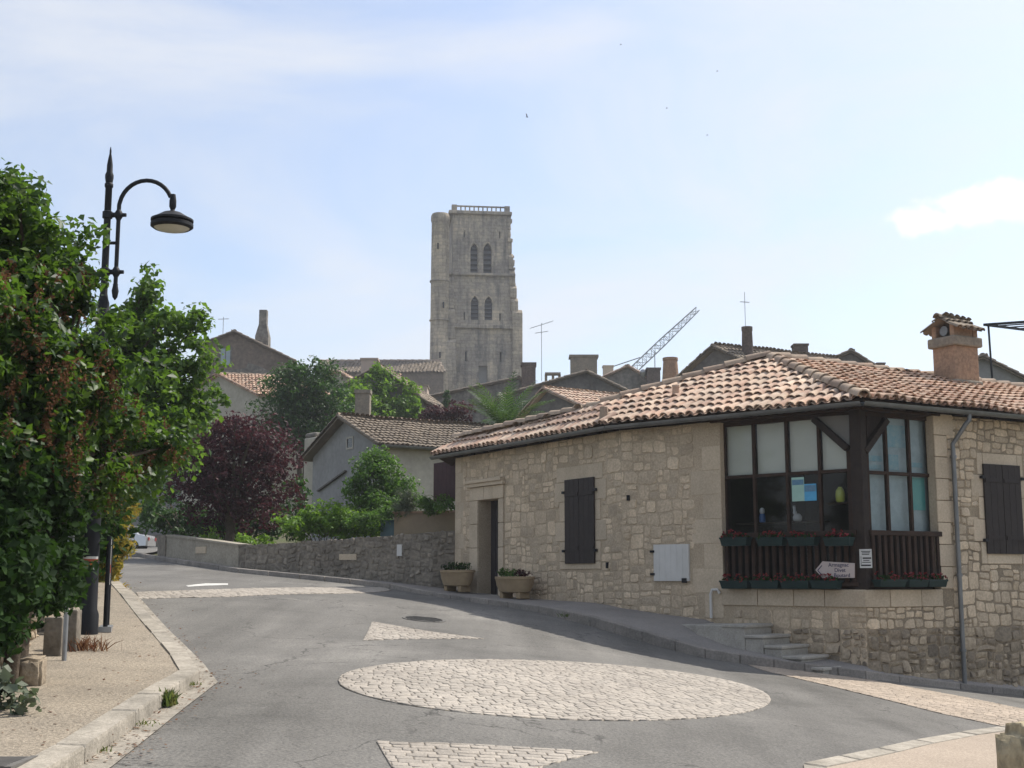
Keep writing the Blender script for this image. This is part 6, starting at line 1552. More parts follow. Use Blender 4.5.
def stage(name, py_top, py_bot, sl, sr, holes, inset, louv=True, mat='tower'):
    z0, z1 = tz(py_bot) if py_bot < 420 else zb_t, tz(py_top); s0, s1 = sl, sr; o_ = -inset
    m_ = MB(); polys = [[(s0, z0), (s1, z0), (s1, z1), (s0, z1)]] + holes
    flat = [p for q in polys for p in q]; tri = tessellate_polygon([[Vector((p[0], p[1], 0)) for p in q] for q in polys])
    m_.add([FT.pt(p[0], p[1], o_) for p in flat], [tuple(x) for x in tri])
    for q in holes:
        for i in range(len(q)): a, b = q[i], q[(i + 1) % len(q)]; m_.quad(FT.pt(*a, o_), FT.pt(*b, o_), FT.pt(*b, o_ - .9), FT.pt(*a, o_ - .9))
    ob = o_ - DEP + 2 * inset
    m_.quad(FT.pt(s0, z0, ob), FT.pt(s0, z0, o_), FT.pt(s0, z1, o_), FT.pt(s0, z1, ob)); m_.quad(FT.pt(s1, z0, o_), FT.pt(s1, z0, ob), FT.pt(s1, z1, ob), FT.pt(s1, z1, o_)); m_.quad(FT.pt(s1, z0, ob), FT.pt(s0, z0, ob), FT.pt(s0, z1, ob), FT.pt(s1, z1, ob)); m_.quad(FT.pt(s0, z1, o_), FT.pt(s1, z1, o_), FT.pt(s1, z1, ob), FT.pt(s0, z1, ob))
    import bmesh
    w_ = m_.build('wall', MAT[mat], tower)
    bm = bmesh.new(); bm.from_mesh(w_.data); bmesh.ops.remove_doubles(bm, verts=bm.verts, dist=.001); bmesh.ops.recalc_face_normals(bm, faces=bm.faces); bm.to_mesh(w_.data); bm.free()
    for q in holes:
        if len(q) < 6: 
            b_ = MB(); b_.quad(*[FT.pt(p[0], p[1], o_ - .7) for p in q]); b_.build('blocked_doorway' if q[1][0] - q[0][0] > .8 else 'dark_opening', MAT['wall_grey' if q[1][0] - q[0][0] > .8 else 'void'], w_); continue
        l_ = MB(); sa, sb = q[0][0], q[1][0]; za, zb2 = q[0][1], max(p[1] for p in q); n = 6
        l_.quad(*[FT.pt(p[0], p[1], o_ - .85) for p in q]); l_.build('dark_opening', MAT['void'], w_)
        l_ = MB()
        for k in range(n): z = za + (zb2 - za) * (k + .35) / n; l_.box(FT.pt((sa + sb) / 2, z, o_ - .45), FT.D * (sb - sa) / 2 * (1 if k < n - 1 else .5), FT.N * .28 + Vector((0, 0, -.22)), Vector((0, 0, .05)))
        l_.build('louvres', MAT['louvre'], w_)
        r_ = MB(); c = (sa + sb) / 2                # raised moulding over the arch
        top = [p for p in q[2:]]
        for a, b in zip(top[:-1], top[1:]):
            ea = Vector((a[0] - c, a[1] - q[2][1] + .4)).normalized() * .22; eb = Vector((b[0] - c, b[1] - q[2][1] + .4)).normalized() * .22
            r_.prism([FT.pt(a[0], a[1], o_), FT.pt(b[0], b[1], o_), FT.pt(b[0] + eb.x, b[1] + eb.y, o_), FT.pt(a[0] + ea.x, a[1] + ea.y, o_)], FT.N * .14)
        r_.build('hood_mould', MAT['tower_pale'], w_)
    return w_
def rect(x0, y0, x1, y1): return [(tsx(x0, y1), tz(y1)), (tsx(x1, y1), tz(y1)), (tsx(x1, y0), tz(y0)), (tsx(x0, y0), tz(y0))]
stage('stage', 328, 430, tsx(447, 350), tsx(519.5, 350), [rect(478.8, 366, 487.5, 383), rect(465, 351.5, 466.8, 361.5), rect(499.7, 351.5, 501.5, 361.5)], 0.0)
stage('stage', 274, 328, tsx(451, 300), tsx(515.5, 300), [arch_poly(474.8, 296, 319.5, 7.6), arch_poly(488.6, 296, 319.5, 7.8), rect(463.8, 312, 465, 320), rect(499.5, 312, 501, 320)], 0.25)
stage('stage', 211, 274, tsx(453, 240), tsx(510.8, 240), [arch_poly(474.3, 243, 273, 7.2), arch_poly(487.8, 242, 273, 8.2), rect(463.8, 279, 464.5, 281) if False else rect(464, 230, 465.2, 237), rect(499.5, 230, 500.7, 237)], 0.45)
for py, s0, s1, o_, hgt, pr in ((327, tsx(446, 327), tsx(518, 327), 0.0, .5, .22), (274.5, tsx(449, 274), tsx(513.5, 274), -.25, .35, .25), (212.5, tsx(451, 212), tsx(510, 212), -.45, .45, .28)):
    z = tz(py); sc_ = MB(); sc_.box(FT.pt((s0 + s1) / 2, z, o_ - DEP / 2 + .3), FT.D * ((s1 - s0) / 2 + pr), FT.N * (DEP / 2 - .1 + o_ * .0 + pr), Vector((0, 0, hgt / 2))); bevel(sc_.build('string_course', MAT['tower'], tower), .08)
# corner buttresses stepping back as they rise
def buttress(px0, px1, steps, out, name='buttress'):
    for (yt, yb, x0, x1, o1) in steps:
        m_ = MB(); z0 = tz(yb) if yb < 420 else zb_t; z1 = tz(yt); s0, s1 = tsx(x0, (yt + min(yb, 400)) / 2), tsx(x1, (yt + min(yb, 400)) / 2)
        pts = [FT.pt(s0, z0, -1.2), FT.pt(s0, z0, o1), FT.pt(s0, z1 - .5, o1), FT.pt(s0, z1, o1 - .5), FT.pt(s0, z1, -1.2)]
        m_.prism(pts, FT.D * (s1 - s0)); bevel(m_.build(name, MAT['tower_pale'] if x0 > 500 else MAT['tower'], tower), .07)
buttress(0, 0, [(309, 430, 512, 522.2, .45), (297, 311, 510.5, 518.0, .2), (284, 297, 510, 516.8, .1), (268, 284, 509.3, 515.2, -.1), (252, 268, 509, 513.6, -.2), (238, 252, 508.6, 512.2, -.3), (226, 238, 508, 511.0, -.35)], 0)
buttress(0, 0, [(340, 430, 445, 456, .75), (309, 340, 446.5, 454.5, .4), (276, 309, 448, 454, .1)], 0)
rk_ = MB()                                     # crumbling lumps along the right edge
random.seed(5)
for k in range(26):
    y = 215 + k * 4.0; x = 507.5 + (y - 215) * .082 + random.uniform(0, 1.6); q = FT.pt(tsx(x, y), tz(y), random.uniform(-2.2, -.4)); s_ = random.uniform(.18, .42)
    rk_.box(q, (s_, .1, 0), (-.1, s_, 0), (0, 0, s_ * .7))
bevel(rk_.build('broken_masonry', MAT['tower_pale'], tower), .08)
# round stair turret
xt = P(440, 300, YT).x - .02; tu = MB(); yc_ = YT + .1
def uz(py): return P(440, py, YT - .3).z
tu.lathe((xt, yc_, 0), [(1.55, zb_t), (1.42, uz(372)), (1.42, uz(370)), (1.27, uz(368)), (1.22, uz(322)), (1.20, uz(281)), (1.17, uz(222)), (1.27, uz(220.5)), (1.27, uz(216)), (1.12, uz(213.5)), (.3, uz(212))], 28)
to_ = smooth_by_angle(tu.build('stair_turret', MAT['tower_pale'], tower), 35)
tu = MB()
for py in (281, 320, 371): tu.lathe((xt, yc_, 0), [(1.2, uz(py) - .12), (1.36 if py < 360 else 1.5, uz(py) - .08), (1.36 if py < 360 else 1.5, uz(py) + .08), (1.2, uz(py) + .12)], 28)
smooth_by_angle(tu.build('turret_band', MAT['tower'], to_), 35)
tu = MB()
for x, py in ((443.5, 305), (440, 355), (439.5, 375), (438, 246)): q = P(x, py, yc_ - 1.24); tu.box(q, (.10, 0, 0), (0, .2, 0), (0, 0, .38))
tu.build('slit_window', MAT['void'], to_)
# balustrade
bl = MB(); zr0, zr1 = tz(212), tz(205.2); sl_, sr_ = tsx(454.5, 209), tsx(507.5, 209); oB, oF = -DEP + .6, -.55
c4_ = [(sl_, oF), (sr_, oF), (sr_, oB), (sl_, oB)]
for i in range(4):
    a, b = c4_[i], c4_[(i + 1) % 4]; pa, pb = FT.pt(a[0], 0, a[1]), FT.pt(b[0], 0, b[1])
    bl.bar(g3(pa, zr1 - .07), g3(pb, zr1 - .07), .30, .15); bl.bar(g3(pa, zr0 - .02), g3(pb, zr0 - .02), .34, .14)
    n = 12
    for k in range(n): q = pa.lerp(pb, (k + .5) / n); bl.box(g3(q, (zr0 + zr1) / 2), (.085, 0, 0), (0, .085, 0), (0, 0, (zr1 - zr0) / 2 - .1))
    bl.box(g3(pa, (zr0 + zr1) / 2), FT.D * .34, FT.N * .34, Vector((0, 0, (zr1 - zr0) / 2 + .03)))
bl.build('balustrade', MAT['tower'], tower)

# ------------------------------------------------------------ crane boom
YC_ = 230.0; c0_, c1_ = P(622, 381, YC_), P(697.5, 309, YC_); t = thing('crane', g3(c0_, 14), 'grey lattice crane boom slanting up behind the rooftops', 'crane')
MAT['crane_paint'] = M('pale_grey_crane_paint', (0.30, 0.32, 0.33), (0.22, 0.235, 0.245), 1, 0.6)
m_ = MB(); ax = (c1_ - c0_).normalized(); L_ = (c1_ - c0_).length; up2 = Vector((-ax.z, 0, ax.x)); yy = Vector((0, 1, 0)); n = 17
def bp2(k, i): w = .68 if k < n * .55 else .68 - .28 * (k / n - .55) / .45; return c0_ + ax * L_ * k / n + (up2 * w if i in (0, 1) else -up2 * w) + yy * (w if i in (0, 2) else -w)
for k in range(n):
    for i in range(4): m_.bar(bp2(k, i), bp2(k + 1, i), .15, .15)
    for i, j in ((0, 1), (1, 3), (3, 2), (2, 0)):
        a, b = (i, j) if k % 2 else (j, i); m_.bar(bp2(k, a), bp2(k + 1, b), .09, .09); m_.bar(bp2(k, i), bp2(k, j), .08, .08)
m_.build('boom', MAT['crane_paint'], t)
m_ = MB(); m_.tube([P(604, 369.5, YC_), P(640, 357.5, YC_)], .09, 6); m_.build('pendant_cable', MAT['iron'], t)
m_ = MB(); q = P(610, 380, YC_); m_.abox(q.x - 1.6, q.x + 1.8, YC_ - 1, YC_ + 1, 12, q.z); m_.build('cab', MAT['crane_paint'], t)
m_ = MB(); m_.bar(P(606, 380, YC_), P(604, 369.5, YC_), .2, .2); m_.build('mast_strut', MAT['crane_paint'], t)

# ------------------------------------------------------------ swifts in the sky
birds = [(527, 117, 60, 'small dark swift with wings folded up, nearest of the birds in the sky'), (621, 44.5, 120, 'tiny swift high above near the top of the picture'), (717.5, 71, 130, 'tiny swift in the thin cloud to the upper right of the tower'), (667, 108, 130, 'tiny swift gliding alone half way between tower and the thin cloud'), (707.5, 135, 120, 'tiny swift lowest of the group to the right of the tower')]
for px, py, Y, lab in birds:
    q = P(px, py, Y); s_ = Y / 1290 * (3.2 if Y < 100 else 2.0); m_ = MB()
    m_.tube([q + Vector((-.9, -.3, -.1)) * s_ * .5, q + Vector((-.3, -.1, 0)) * s_ * .5, q + Vector((.4, .1, .03)) * s_ * .5, q + Vector((.9, .3, 0)) * s_ * .5], [s_ * .02, s_ * .14, s_ * .16, s_ * .04], 8)
    for sg in (-1, 1):
        w_ = Vector((-.3, .95 * sg, .0)).normalized() if Y > 100 else Vector((-.1, .25 * sg, .95)).normalized()
        r0 = q + Vector((.3, .1, 0)) * s_ * .5; r1 = q + Vector((-.2, -.06, 0)) * s_ * .5
        m_.prism([r0, r0 + w_ * s_ * .7, q + w_ * s_ * 1.25 - Vector((.25, .1, 0)) * s_, r1], Vector((0, .1, .12)).normalized() * s_ * .05)
    for sg in (-1, 1): m_.prism([q - Vector((.8, .27, 0)) * s_ * .5, q - Vector((1.2, .35 + .15 * sg, 0)) * s_ * .55, q - Vector((1.0, .3, 0)) * s_ * .5], Vector((0, 0, s_ * .03)))
    m_.build('bird', MAT['iron'], label=lab, cat='bird', group='swifts in the sky', loc=q)
# ------------------------------------------------------------ vegetation: crowns made of leaf-sized faces
def crown(ells, n, leaf, nclump, cr, aspect=0.5, up=0.5, shell=2.2, rnd=0.9, seed=1, fold=0.25, zmin=None, jag=.12):
    g = np.random.default_rng(seed)
    C = np.array([e[0] for e in ells], float); Rr = np.array([e[1] for e in ells], float)
    wt = (Rr.prod(1)) ** (2 / 3); wt /= wt.sum()
    idx = g.choice(len(ells), nclump, p=wt)
    d = g.normal(size=(nclump, 3)); d /= np.linalg.norm(d, axis=1)[:, None]
    rad = g.random(nclump) ** (1 / shell)
    cc = C[idx] + d * Rr[idx] * rad[:, None] * (1 + g.normal(0, jag, (nclump, 1)))
    cs = cr * g.uniform(.55, 1.35, nclump)
    k = g.integers(0, nclump, n)
    o = g.normal(size=(n, 3)); o /= np.linalg.norm(o, axis=1)[:, None]
    o *= (g.random(n) ** .45)[:, None]
    pos = cc[k] + o * cs[k][:, None] * np.array([1, 1, .75])
    if zmin is not None:
        pos = pos[pos[:, 2] > zmin]; n = len(pos); k = k[:n]; o = o[:n]
    nrm = o * .6 + np.array([0, 0, up]) + g.normal(size=(n, 3)) * rnd * .6
    nrm /= np.linalg.norm(nrm, axis=1)[:, None]
    t = g.normal(size=(n, 3)) + np.array([0, 0, -.3]); t -= nrm * (t * nrm).sum(1)[:, None]; t /= np.linalg.norm(t, axis=1)[:, None]
    b = np.cross(nrm, t); L = (leaf * g.uniform(.5, 1.4, n))[:, None]
    v0 = pos - t * L * .5; v2_ = pos + t * L * .5; mid = pos - t * L * .08; lift = nrm * L * fold * .4
    v1 = mid + b * L * aspect * .5 + lift; v3 = mid - b * L * aspect * .5 + lift
    V = np.stack([v0, v1, v2_, v3], 1).reshape(-1, 3); i = np.arange(n)[:, None] * 4
    Fq = np.concatenate([i + np.array([[0, 1, 2]]), i + np.array([[0, 2, 3]])], 1).reshape(-1, 3)
    return V, Fq, cc
def E(px, py, Y, rx, ry, rd=None):
    c = P(px, py, Y); m = Y / F; return ((c.x, c.y, c.z), (rx * m, rd if rd else (rx + ry) / 2 * m, ry * m))
def plant(name, label, cat, base, ells, n, leaf, nclump, cr, mat, trunk=None, group=None, part='crown', limbs=14, **kw):
    t = thing(name, base, label, cat, group)
    V, Fq, cc = crown(ells, n, leaf, nclump, cr, **kw)
    np_object(part, V, Fq, MAT[mat], t)
    if trunk:
        r0, fork = trunk; m_ = MB(); base = Vector(base); top = base + Vector((.08, .05, fork))
        m_.tube([base - Vector((0, 0, .2)), base + Vector((.03, .02, fork * .5)), top], [r0 * 1.25, r0, r0 * .85], 9)
        st = np.random.default_rng(3).permutation(len(cc))[:limbs]
        for i in st:
            e = Vector(cc[i]); mid = top.lerp(e, .5) + Vector((0, 0, .12 * (e - top).length))
            m_.tube([top - Vector((0, 0, random.uniform(0, fork * .4))), mid, e], [r0 * .5, r0 * .3, r0 * .08], 6)
        smooth_by_angle(m_.build('trunk', MAT['bark'], t), 60)
    return t, cc
gb = lambda px, py, Y: Vector((P(px, py, Y).x, Y, gz(P(px, py, Y).x, Y)))
# the lilac spilling over the footway on the left
lil_e = [E(6, 226, 10.6, 56, 52, 1.0), E(44, 266, 10.8, 42, 50, .9), E(16, 330, 10.3, 74, 84, 1.1), E(62, 390, 10.8, 60, 74, 1.0), E(92, 415, 12.0, 50, 54, .8), E(150, 442, 12.6, 30, 40, .5), E(14, 430, 10.4, 60, 60, .9), E(-90, 380, 10.2, 110, 200, 1.2), E(100, 465, 12.0, 40, 28, .6), E(94, 494, 11.9, 20, 24, .4), E(28, 190, 10.8, 12, 14, .25), E(78, 226, 11, 14, 12, .3), E(4, 185, 10.6, 16, 14, .3)]
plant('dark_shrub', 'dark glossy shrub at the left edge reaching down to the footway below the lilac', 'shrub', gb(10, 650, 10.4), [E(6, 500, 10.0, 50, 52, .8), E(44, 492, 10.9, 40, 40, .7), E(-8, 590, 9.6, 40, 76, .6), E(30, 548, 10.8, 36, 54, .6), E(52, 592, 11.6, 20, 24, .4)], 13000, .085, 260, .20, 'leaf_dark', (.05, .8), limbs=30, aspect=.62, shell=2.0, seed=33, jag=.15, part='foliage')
lil, lcc = plant('lilac_bush', 'big green lilac bush with brown withered flower heads overhanging the left footway', 'bush', gb(15, 640, 11.0), lil_e, 36000, .088, 380, .23, 'leaf_lilac', (.09, 1.3), limbs=70, aspect=.56, shell=2.0, seed=11, jag=.2)
g = np.random.default_rng(5); LC = np.array(lcc); lpx = 512 + F * LC[:, 0] / LC[:, 1]; lpy = YH - F * (LC[:, 2] - EYE) / LC[:, 1]
sel = []
while len(sel) < 120:
    x, y = g.uniform(0, 205), g.uniform(265, 505)
    near = np.hypot(lpx - x, lpy - y) < 22
    if near.sum() < 2: continue
    sel.append(P(x, y, LC[near, 1].min() - g.uniform(.10, .32)))
SV = []; SF = []
for c in sel:
    c = np.array(c); ax_ = np.array([g.normal(0, .4), g.normal(0, .4), .8]); ax_ /= np.linalg.norm(ax_); Lp = g.uniform(.10, .20)
    for k in range(30):
        u = g.random(); p = c + ax_ * Lp * (u - .3) + g.normal(size=3) * .030 * (1.15 - u); a = g.normal(size=3); a /= np.linalg.norm(a); b = np.cross(a, g.normal(size=3)); b /= np.linalg.norm(b); s_ = g.uniform(.010, .020)
        i0 = len(SV); SV += [p - a * s_, p + b * s_ * .6, p + a * s_, p - b * s_ * .6]; SF += [(i0, i0 + 1, i0 + 2), (i0, i0 + 2, i0 + 3)]
o = np_object('seed_heads', np.array(SV), np.array(SF), MAT['seed'], lil); o['kind'] = 'stuff'
plant('maple_tree', 'light green young tree with loose branches behind the street lamp', 'tree', gb(80, 590, 19.8), [E(148, 288, 20, 11, 24, .4), E(140, 318, 20, 24, 24, .7), E(176, 325, 20, 18, 22, .6), E(128, 345, 20, 34, 34, 1.0), E(165, 385, 20, 46, 42, 1.2), E(130, 415, 19.5, 50, 50, 1.2), E(186, 412, 20, 28, 34, .8), E(204, 366, 20, 14, 24, .5), E(140, 462, 19.5, 46, 34, 1.0), E(197, 322, 20, 7, 14, .3), E(95, 470, 19, 40, 45, 1.0)], 15500, .105, 460, .23, 'leaf_maple', (.10, 2.2), limbs=60, aspect=.7, shell=2.0, seed=12, jag=.15)
plant('dark_hedge', 'dense dark hedge filling the space behind the lilac', 'hedge', gb(30, 620, 16), [E(20, 480, 16, 80, 110, 1.2), E(60, 560, 15.2, 36, 55, .8), E(-60, 450, 15, 110, 160, 1.5), E(88, 520, 20.5, 30, 60, .9)], 11000, .14, 300, .35, 'leaf_dark', (.08, 1.2), aspect=.6, seed=13, part='foliage')
plant('yellow_shrub', 'feathery yellow green shrub hanging beside the street lamp', 'shrub', gb(116, 588, 22.8), [E(106, 515, 22.2, 12, 30, .4), E(104, 555, 22.0, 12, 34, .4), E(117, 512, 22.4, 14, 28, .5), E(115, 545, 22.4, 14, 34, .5), E(110, 580, 22.2, 9, 22, .4), E(126, 510, 22.8, 8, 16, .3)], 8500, .13, 190, .15, 'leaf_yellow', (.03, .8), limbs=18, aspect=.22, up=.1, seed=14, part='foliage')
# plum tree with purple leaves
plant('plum_tree', 'round purple leaved plum tree behind the concrete parapet', 'tree', gb(228, 545, 36), [E(235, 460, 36, 58, 42, 1.7), E(255, 441, 36, 40, 26, 1.2), E(198, 441, 36.5, 30, 24, 1.0), E(205, 475, 36, 44, 42, 1.4), E(272, 478, 35.6, 32, 42, 1.1), E(232, 512, 36, 55, 26, 1.2), E(225, 428, 36, 22, 13, .6)], 17000, .125, 420, .34, 'leaf_plum', (.13, 1.1), limbs=30, aspect=.5, shell=2.3, seed=15)
plant('dark_green_shrub', 'dark green shrub below the plum tree at the wall end', 'shrub', gb(180, 550, 37.5), [E(160, 512, 38, 24, 24, 1.0), E(190, 518, 38, 26, 22, 1.0), E(150, 498, 40, 16, 22, .8), E(215, 528, 37, 18, 14, .6), E(245, 526, 38, 26, 18, .8), E(275, 520, 38.5, 26, 22, .8), E(296, 505, 39, 16, 30, .6)], 7500, .15, 120, .34, 'leaf_deep', (.05, .5), seed=16, part='foliage')
plant('parapet_shrub', 'leafy bright green shrub just above the stone parapet right of the plum tree', 'shrub', gb(320, 540, 32.5), [E(305, 525, 32.6, 24, 17, .6), E(335, 518, 32.6, 20, 17, .6), E(354, 525, 32.2, 20, 15, .5), E(376, 528, 32, 18, 12, .5)], 6800, .10, 110, .22, 'leaf_bright', (.03, .3), seed=17, part='foliage', aspect=.6)
plant('weed_clump', 'pale green weeds at the foot of the plum tree', 'plant', gb(215, 545, 34.6), [E(212, 537, 34.6, 10, 8, .3), E(245, 540, 33.6, 9, 6, .3), E(265, 541, 33, 8, 5, .3)], 700, .10, 40, .14, 'leaf_bright', seed=18, part='foliage')
plant('garden_bush', 'rounded green bush in front of the grey gabled house', 'bush', gb(372, 530, 33.5), [E(374, 468, 33.5, 22, 18, .8), E(362, 492, 33.5, 20, 24, .9), E(396, 490, 33.5, 20, 20, .8), E(380, 505, 33, 28, 18, .8), E(378, 455, 33.5, 12, 8, .4)], 9000, .105, 230, .25, 'leaf_mid', (.06, .8), limbs=20, seed=19, shell=2.2, part='foliage')
plant('rosemary_bush', 'grey green rosemary clump on top of the beige garden wall', 'bush', gb(411, 515, 31.0), [E(411, 500, 31, 13, 12, .4), E(402, 508, 31, 12, 9, .4)], 2600, .09, 80, .14, 'leaf_grey', aspect=.18, up=.9, seed=20, part='foliage')
plant('border_plants', 'bright green low plants along the top of the beige garden wall', 'plant', gb(435, 512, 30.2), [E(430, 504, 30.2, 14, 9, .35), E(446, 505, 29.6, 10, 8, .35), E(385, 514, 31, 14, 8, .35), E(372, 522, 31.4, 22, 10, .4)], 3000, .10, 100, .15, 'leaf_mid', aspect=.3, up=.8, seed=21, part='foliage')
plant('dark_green_tree', 'rounded dark green tree in the middle distance beside the creeper', 'tree', gb(300, 470, 58), [E(302, 388, 58, 34, 28, 1.6), E(290, 414, 58, 32, 28, 1.5), E(325, 404, 58, 28, 32, 1.4), E(312, 369, 58, 22, 10, .8), E(278, 430, 57.5, 22, 18, .9), E(310, 438, 57.5, 30, 20, 1.2)], 15000, .18, 300, .50, 'leaf_deep', (.16, 1.0), seed=22, shell=2.2)
t, cc = plant('wall_creeper', 'bright green creeper covering the gable and the slope beside it', 'climbing plant', gb(380, 440, 68.6), [E(388, 400, 69.0, 32, 23, .6), E(372, 387, 69.1, 22, 20, .5), E(382, 374, 69.2, 9, 9, .4), E(402, 409, 69, 25, 13, .6), E(352, 404, 67.5, 24, 20, 1.0), E(340, 418, 66.5, 24, 18, 1.0), E(365, 412, 68, 26, 14, .8), E(412, 410, 69, 12, 10, .5)], 13000, .18, 340, .36, 'leaf_bright', seed=23, shell=3, part='foliage', aspect=.7)
plant('purple_shrub', 'purple red shrub in front of the barn wall', 'shrub', gb(447, 440, 56), [E(440, 413, 56, 16, 10, .7), E(460, 411, 56, 14, 10, .7), E(428, 418, 56, 10, 8, .5)], 2600, .14, 90, .26, 'leaf_plum', seed=24, part='foliage')
plant('small_cypress', 'narrow dark cypress against the grey barn wall', 'tree', gb(447, 425, 75), [E(446.5, 405, 75, 4, 15, .25), E(446, 395, 75, 2.5, 8, .15)], 1500, .14, 60, .12, 'leaf_deep', (.05, .6), limbs=3, aspect=.3, up=.9, seed=25)
# dwarf palm behind the stone house roof
YP = 46.0; pb = gb(500, 470, YP); t = thing('palm_tree', pb, 'palm with glossy fan of fronds behind the left end of the tiled roof', 'palm')
m_ = MB(); ctr = P(504, 430, YP); m_.tube([pb - Vector((0, 0, .2)), pb.lerp(ctr, .5), ctr], [.2, .17, .16], 10); smooth_by_angle(m_.build('trunk', MAT['bark'], t), 50)
g = np.random.default_rng(9); PV = []; PF = []
for k in range(40):
    az = 2 * math.pi * k / 40 + g.normal(0, .15); el = g.uniform(.25, 1.35); Lf = g.uniform(1.5, 2.5); hd_ = np.array([math.cos(az), math.sin(az), 0.0]); p = np.array(ctr); dr = hd_ * math.cos(el) + np.array([0, 0, math.sin(el)])
    nseg = 16
    for j in range(nseg):
        q = p + dr * Lf / nseg; dr = dr + np.array([0, 0, -.06]); dr /= np.linalg.norm(dr); sd = np.cross(dr, [0, 0, 1]); sd /= np.linalg.norm(sd) + 1e-9; w_ = .46 * math.sin(math.pi * (j + 1.2) / (nseg + 1.6)) ** .8
        i0 = len(PV); PV += [p - sd * .012, p + sd * .012, q + sd * .01, q - sd * .01]; PF += [(i0, i0 + 1, i0 + 2), (i0, i0 + 2, i0 + 3)]
        for sg in (-1, 1):
            tip = p + sd * sg * w_ * .75 + dr * w_ * .75 + np.array([0, 0, -w_ * .2]); wv = dr * .028
            i0 = len(PV); PV += [p - wv, p + wv, (p + tip) / 2 + wv * .9 + np.array([0, 0, .02]), tip, (p + tip) / 2 - wv * .9 + np.array([0, 0, .02])]; PF += [(i0, i0 + 1, i0 + 2), (i0, i0 + 2, i0 + 4), (i0 + 4, i0 + 2, i0 + 3)]
        p = q
MAT['palm'] = M_leaf('palm_frond', [(0, (0.025, 0.065, 0.020)), (0.6, (0.050, 0.11, 0.030)), (1, (0.10, 0.16, 0.04))], .28, (.14, .26, .04), .5, .3)
np_object('fronds', np.array(PV), np.array(PF), MAT['palm'], t)
# planter plants
for (t_, base_, w_, h_, rot_), sd in ((pl1, 31), (pl2, 32)):
    ee = []
    for k, u in enumerate((-.55, 0, .5)): c = base_ + rot_ @ Vector((w_ * u, 0, h_ + .06)); ee.append(((c.x, c.y, c.z), (.16, .12, .10)))
    V, Fq, _ = crown(ee[:2], 420, .055, 40, .07, seed=sd, aspect=.6); np_object('plants', V, Fq, MAT['leaf_mid' if sd == 32 else 'leaf_dark'], t_)
    V, Fq, _ = crown(ee[2:], 260, .05, 26, .06, seed=sd + 5, aspect=.5); np_object('plants', V, Fq, MAT['leaf_plum' if sd == 32 else 'leaf_deep'], t_)
# weeds and tufts on the left footway
def tuft(name, label, cat, ctr, n, h, spread, mat, seed, w=.006, group=None):
    g = np.random.default_rng(seed); V = []; Fq = []
    for k in range(n):
        p = np.array(ctr) + np.array([g.normal(0, spread), g.normal(0, spread), -.01]); d = np.array([g.normal(0, .5), g.normal(0, .5), 1.0]); d /= np.linalg.norm(d); L = h * g.uniform(.5, 1.1); s_ = np.cross(d, g.normal(size=3)); s_ /= np.linalg.norm(s_); b_ = np.array([d[0], d[1], -.2]) * L * .3
        i0 = len(V); V += [p - s_ * w, p + s_ * w, p + d * L * .6 + s_ * w * .8, p + d * L * .6 - s_ * w * .8, p + d * L + b_]; Fq += [(i0, i0 + 1, i0 + 2), (i0, i0 + 2, i0 + 3), (i0 + 3, i0 + 2, i0 + 4)]
    t = thing(name, ctr, label, cat, group); np_object('blades', np.array(V), np.array(Fq), MAT[mat], t); return t
tuft('grass_tuft', 'green tuft of weeds growing between kerb and gutter on the left', 'weed', ground_hit(167, 704, .03), 90, .15, .035, 'grass', 1, .011, 'tufts along the left kerb')
tuft('grass_tuft', 'dry straw tuft near the corner of the left kerb', 'weed', ground_hit(192, 684, .05), 30, .05, .035, 'grass', 2, .004, 'tufts along the left kerb')
tuft('grass_tuft', 'small straw coloured tuft below the green one in the gutter joint', 'weed', ground_hit(143, 723, .03), 26, .04, .05, 'grass', 3, .004, 'tufts along the left kerb')
tuft('grass_tuft', 'little green tuft in the gutter near the bottom left of the picture', 'weed', ground_hit(104, 750, .03), 18, .05, .025, 'grass', 4, .005, 'tufts along the left kerb')
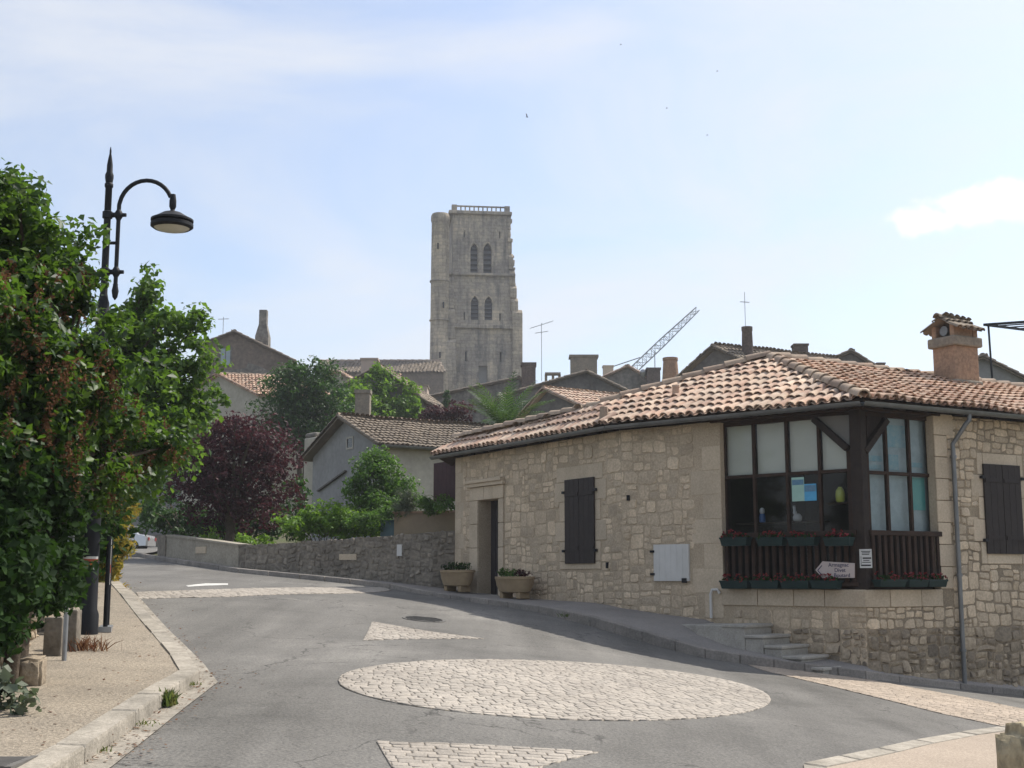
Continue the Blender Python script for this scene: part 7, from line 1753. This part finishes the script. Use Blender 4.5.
tuft('dry_weeds', 'russet dried weeds around the foot of the street lamp', 'weed', ground_hit(86, 650, .11), 130, .22, .12, 'dry', 5, .006)
tuft('wall_foot_weed', 'little green weed in the dark kerb beside the planters', 'weed', kerb_top[4] + Vector((0, 0, -.09)), 40, .10, .06, 'grass', 8, .006)
plant('grey_green_plant', 'grey green leafy plant creeping over the footway at bottom left', 'plant', ground_hit(10, 712, .11), [E(0, 692, 9.2, 20, 18, .2), E(20, 704, 9.0, 10, 8, .12), E(-22, 690, 9.2, 20, 24, .25)], 560, .085, 60, .10, 'leaf_grey', aspect=.7, seed=26, part='foliage')

# grit and fallen leaves gathered in the left gutter and along the kerbs
g = np.random.default_rng(77); V = []; Fq = []
def litter(path, n, spread, lift):
    for k in range(n):
        t = g.random() ** 1.2 * (len(path) - 1); i = min(int(t), len(path) - 2); q = v2(path[i]).lerp(v2(path[i + 1]), t - i) + Vector((g.normal(0, spread), g.normal(0, spread)))
        s_ = g.uniform(.006, .024); a = g.uniform(0, 6.28); z = gz(q.x, q.y) + lift; c = np.array([q.x, q.y, z]); e = np.array([math.cos(a), math.sin(a), g.normal(0, .15)]) * s_; f_ = np.array([-math.sin(a), math.cos(a), g.normal(0, .15)]) * s_ * .6
        i0 = len(V); V.extend([c - e, c - f_, c + e, c + f_]); Fq.extend([(i0, i0 + 1, i0 + 2), (i0, i0 + 2, i0 + 3)])
litter(gut_out, 420, .09, .018); litter(along(gut_out, .17), 260, .03, .022); litter(along(gut_out, .55), 160, .22, .118); litter(gut_out[3:], 160, .35, .006)
o = np_object('leaf_litter', np.array(V), np.array(Fq), MAT['dry']); tag(o, kind='stuff')

# ------------------------------------------------------------ summer haze between the camera and the far rooftops
m, n, l, b = new_mat('haze'); n.remove(b)
pv = n.new('ShaderNodeVolumePrincipled'); pv.inputs['Color'].default_value = (0.90, 0.94, 1.0, 1); pv.inputs['Density'].default_value = 0.00055; pv.inputs['Anisotropy'].default_value = 0.3
l.new(pv.outputs[0], n['Material Output'].inputs['Volume'])
mb = MB(); mb.abox(-560, 560, -760, 760, -40, 75); mb.build('haze', m, kind='stuff')
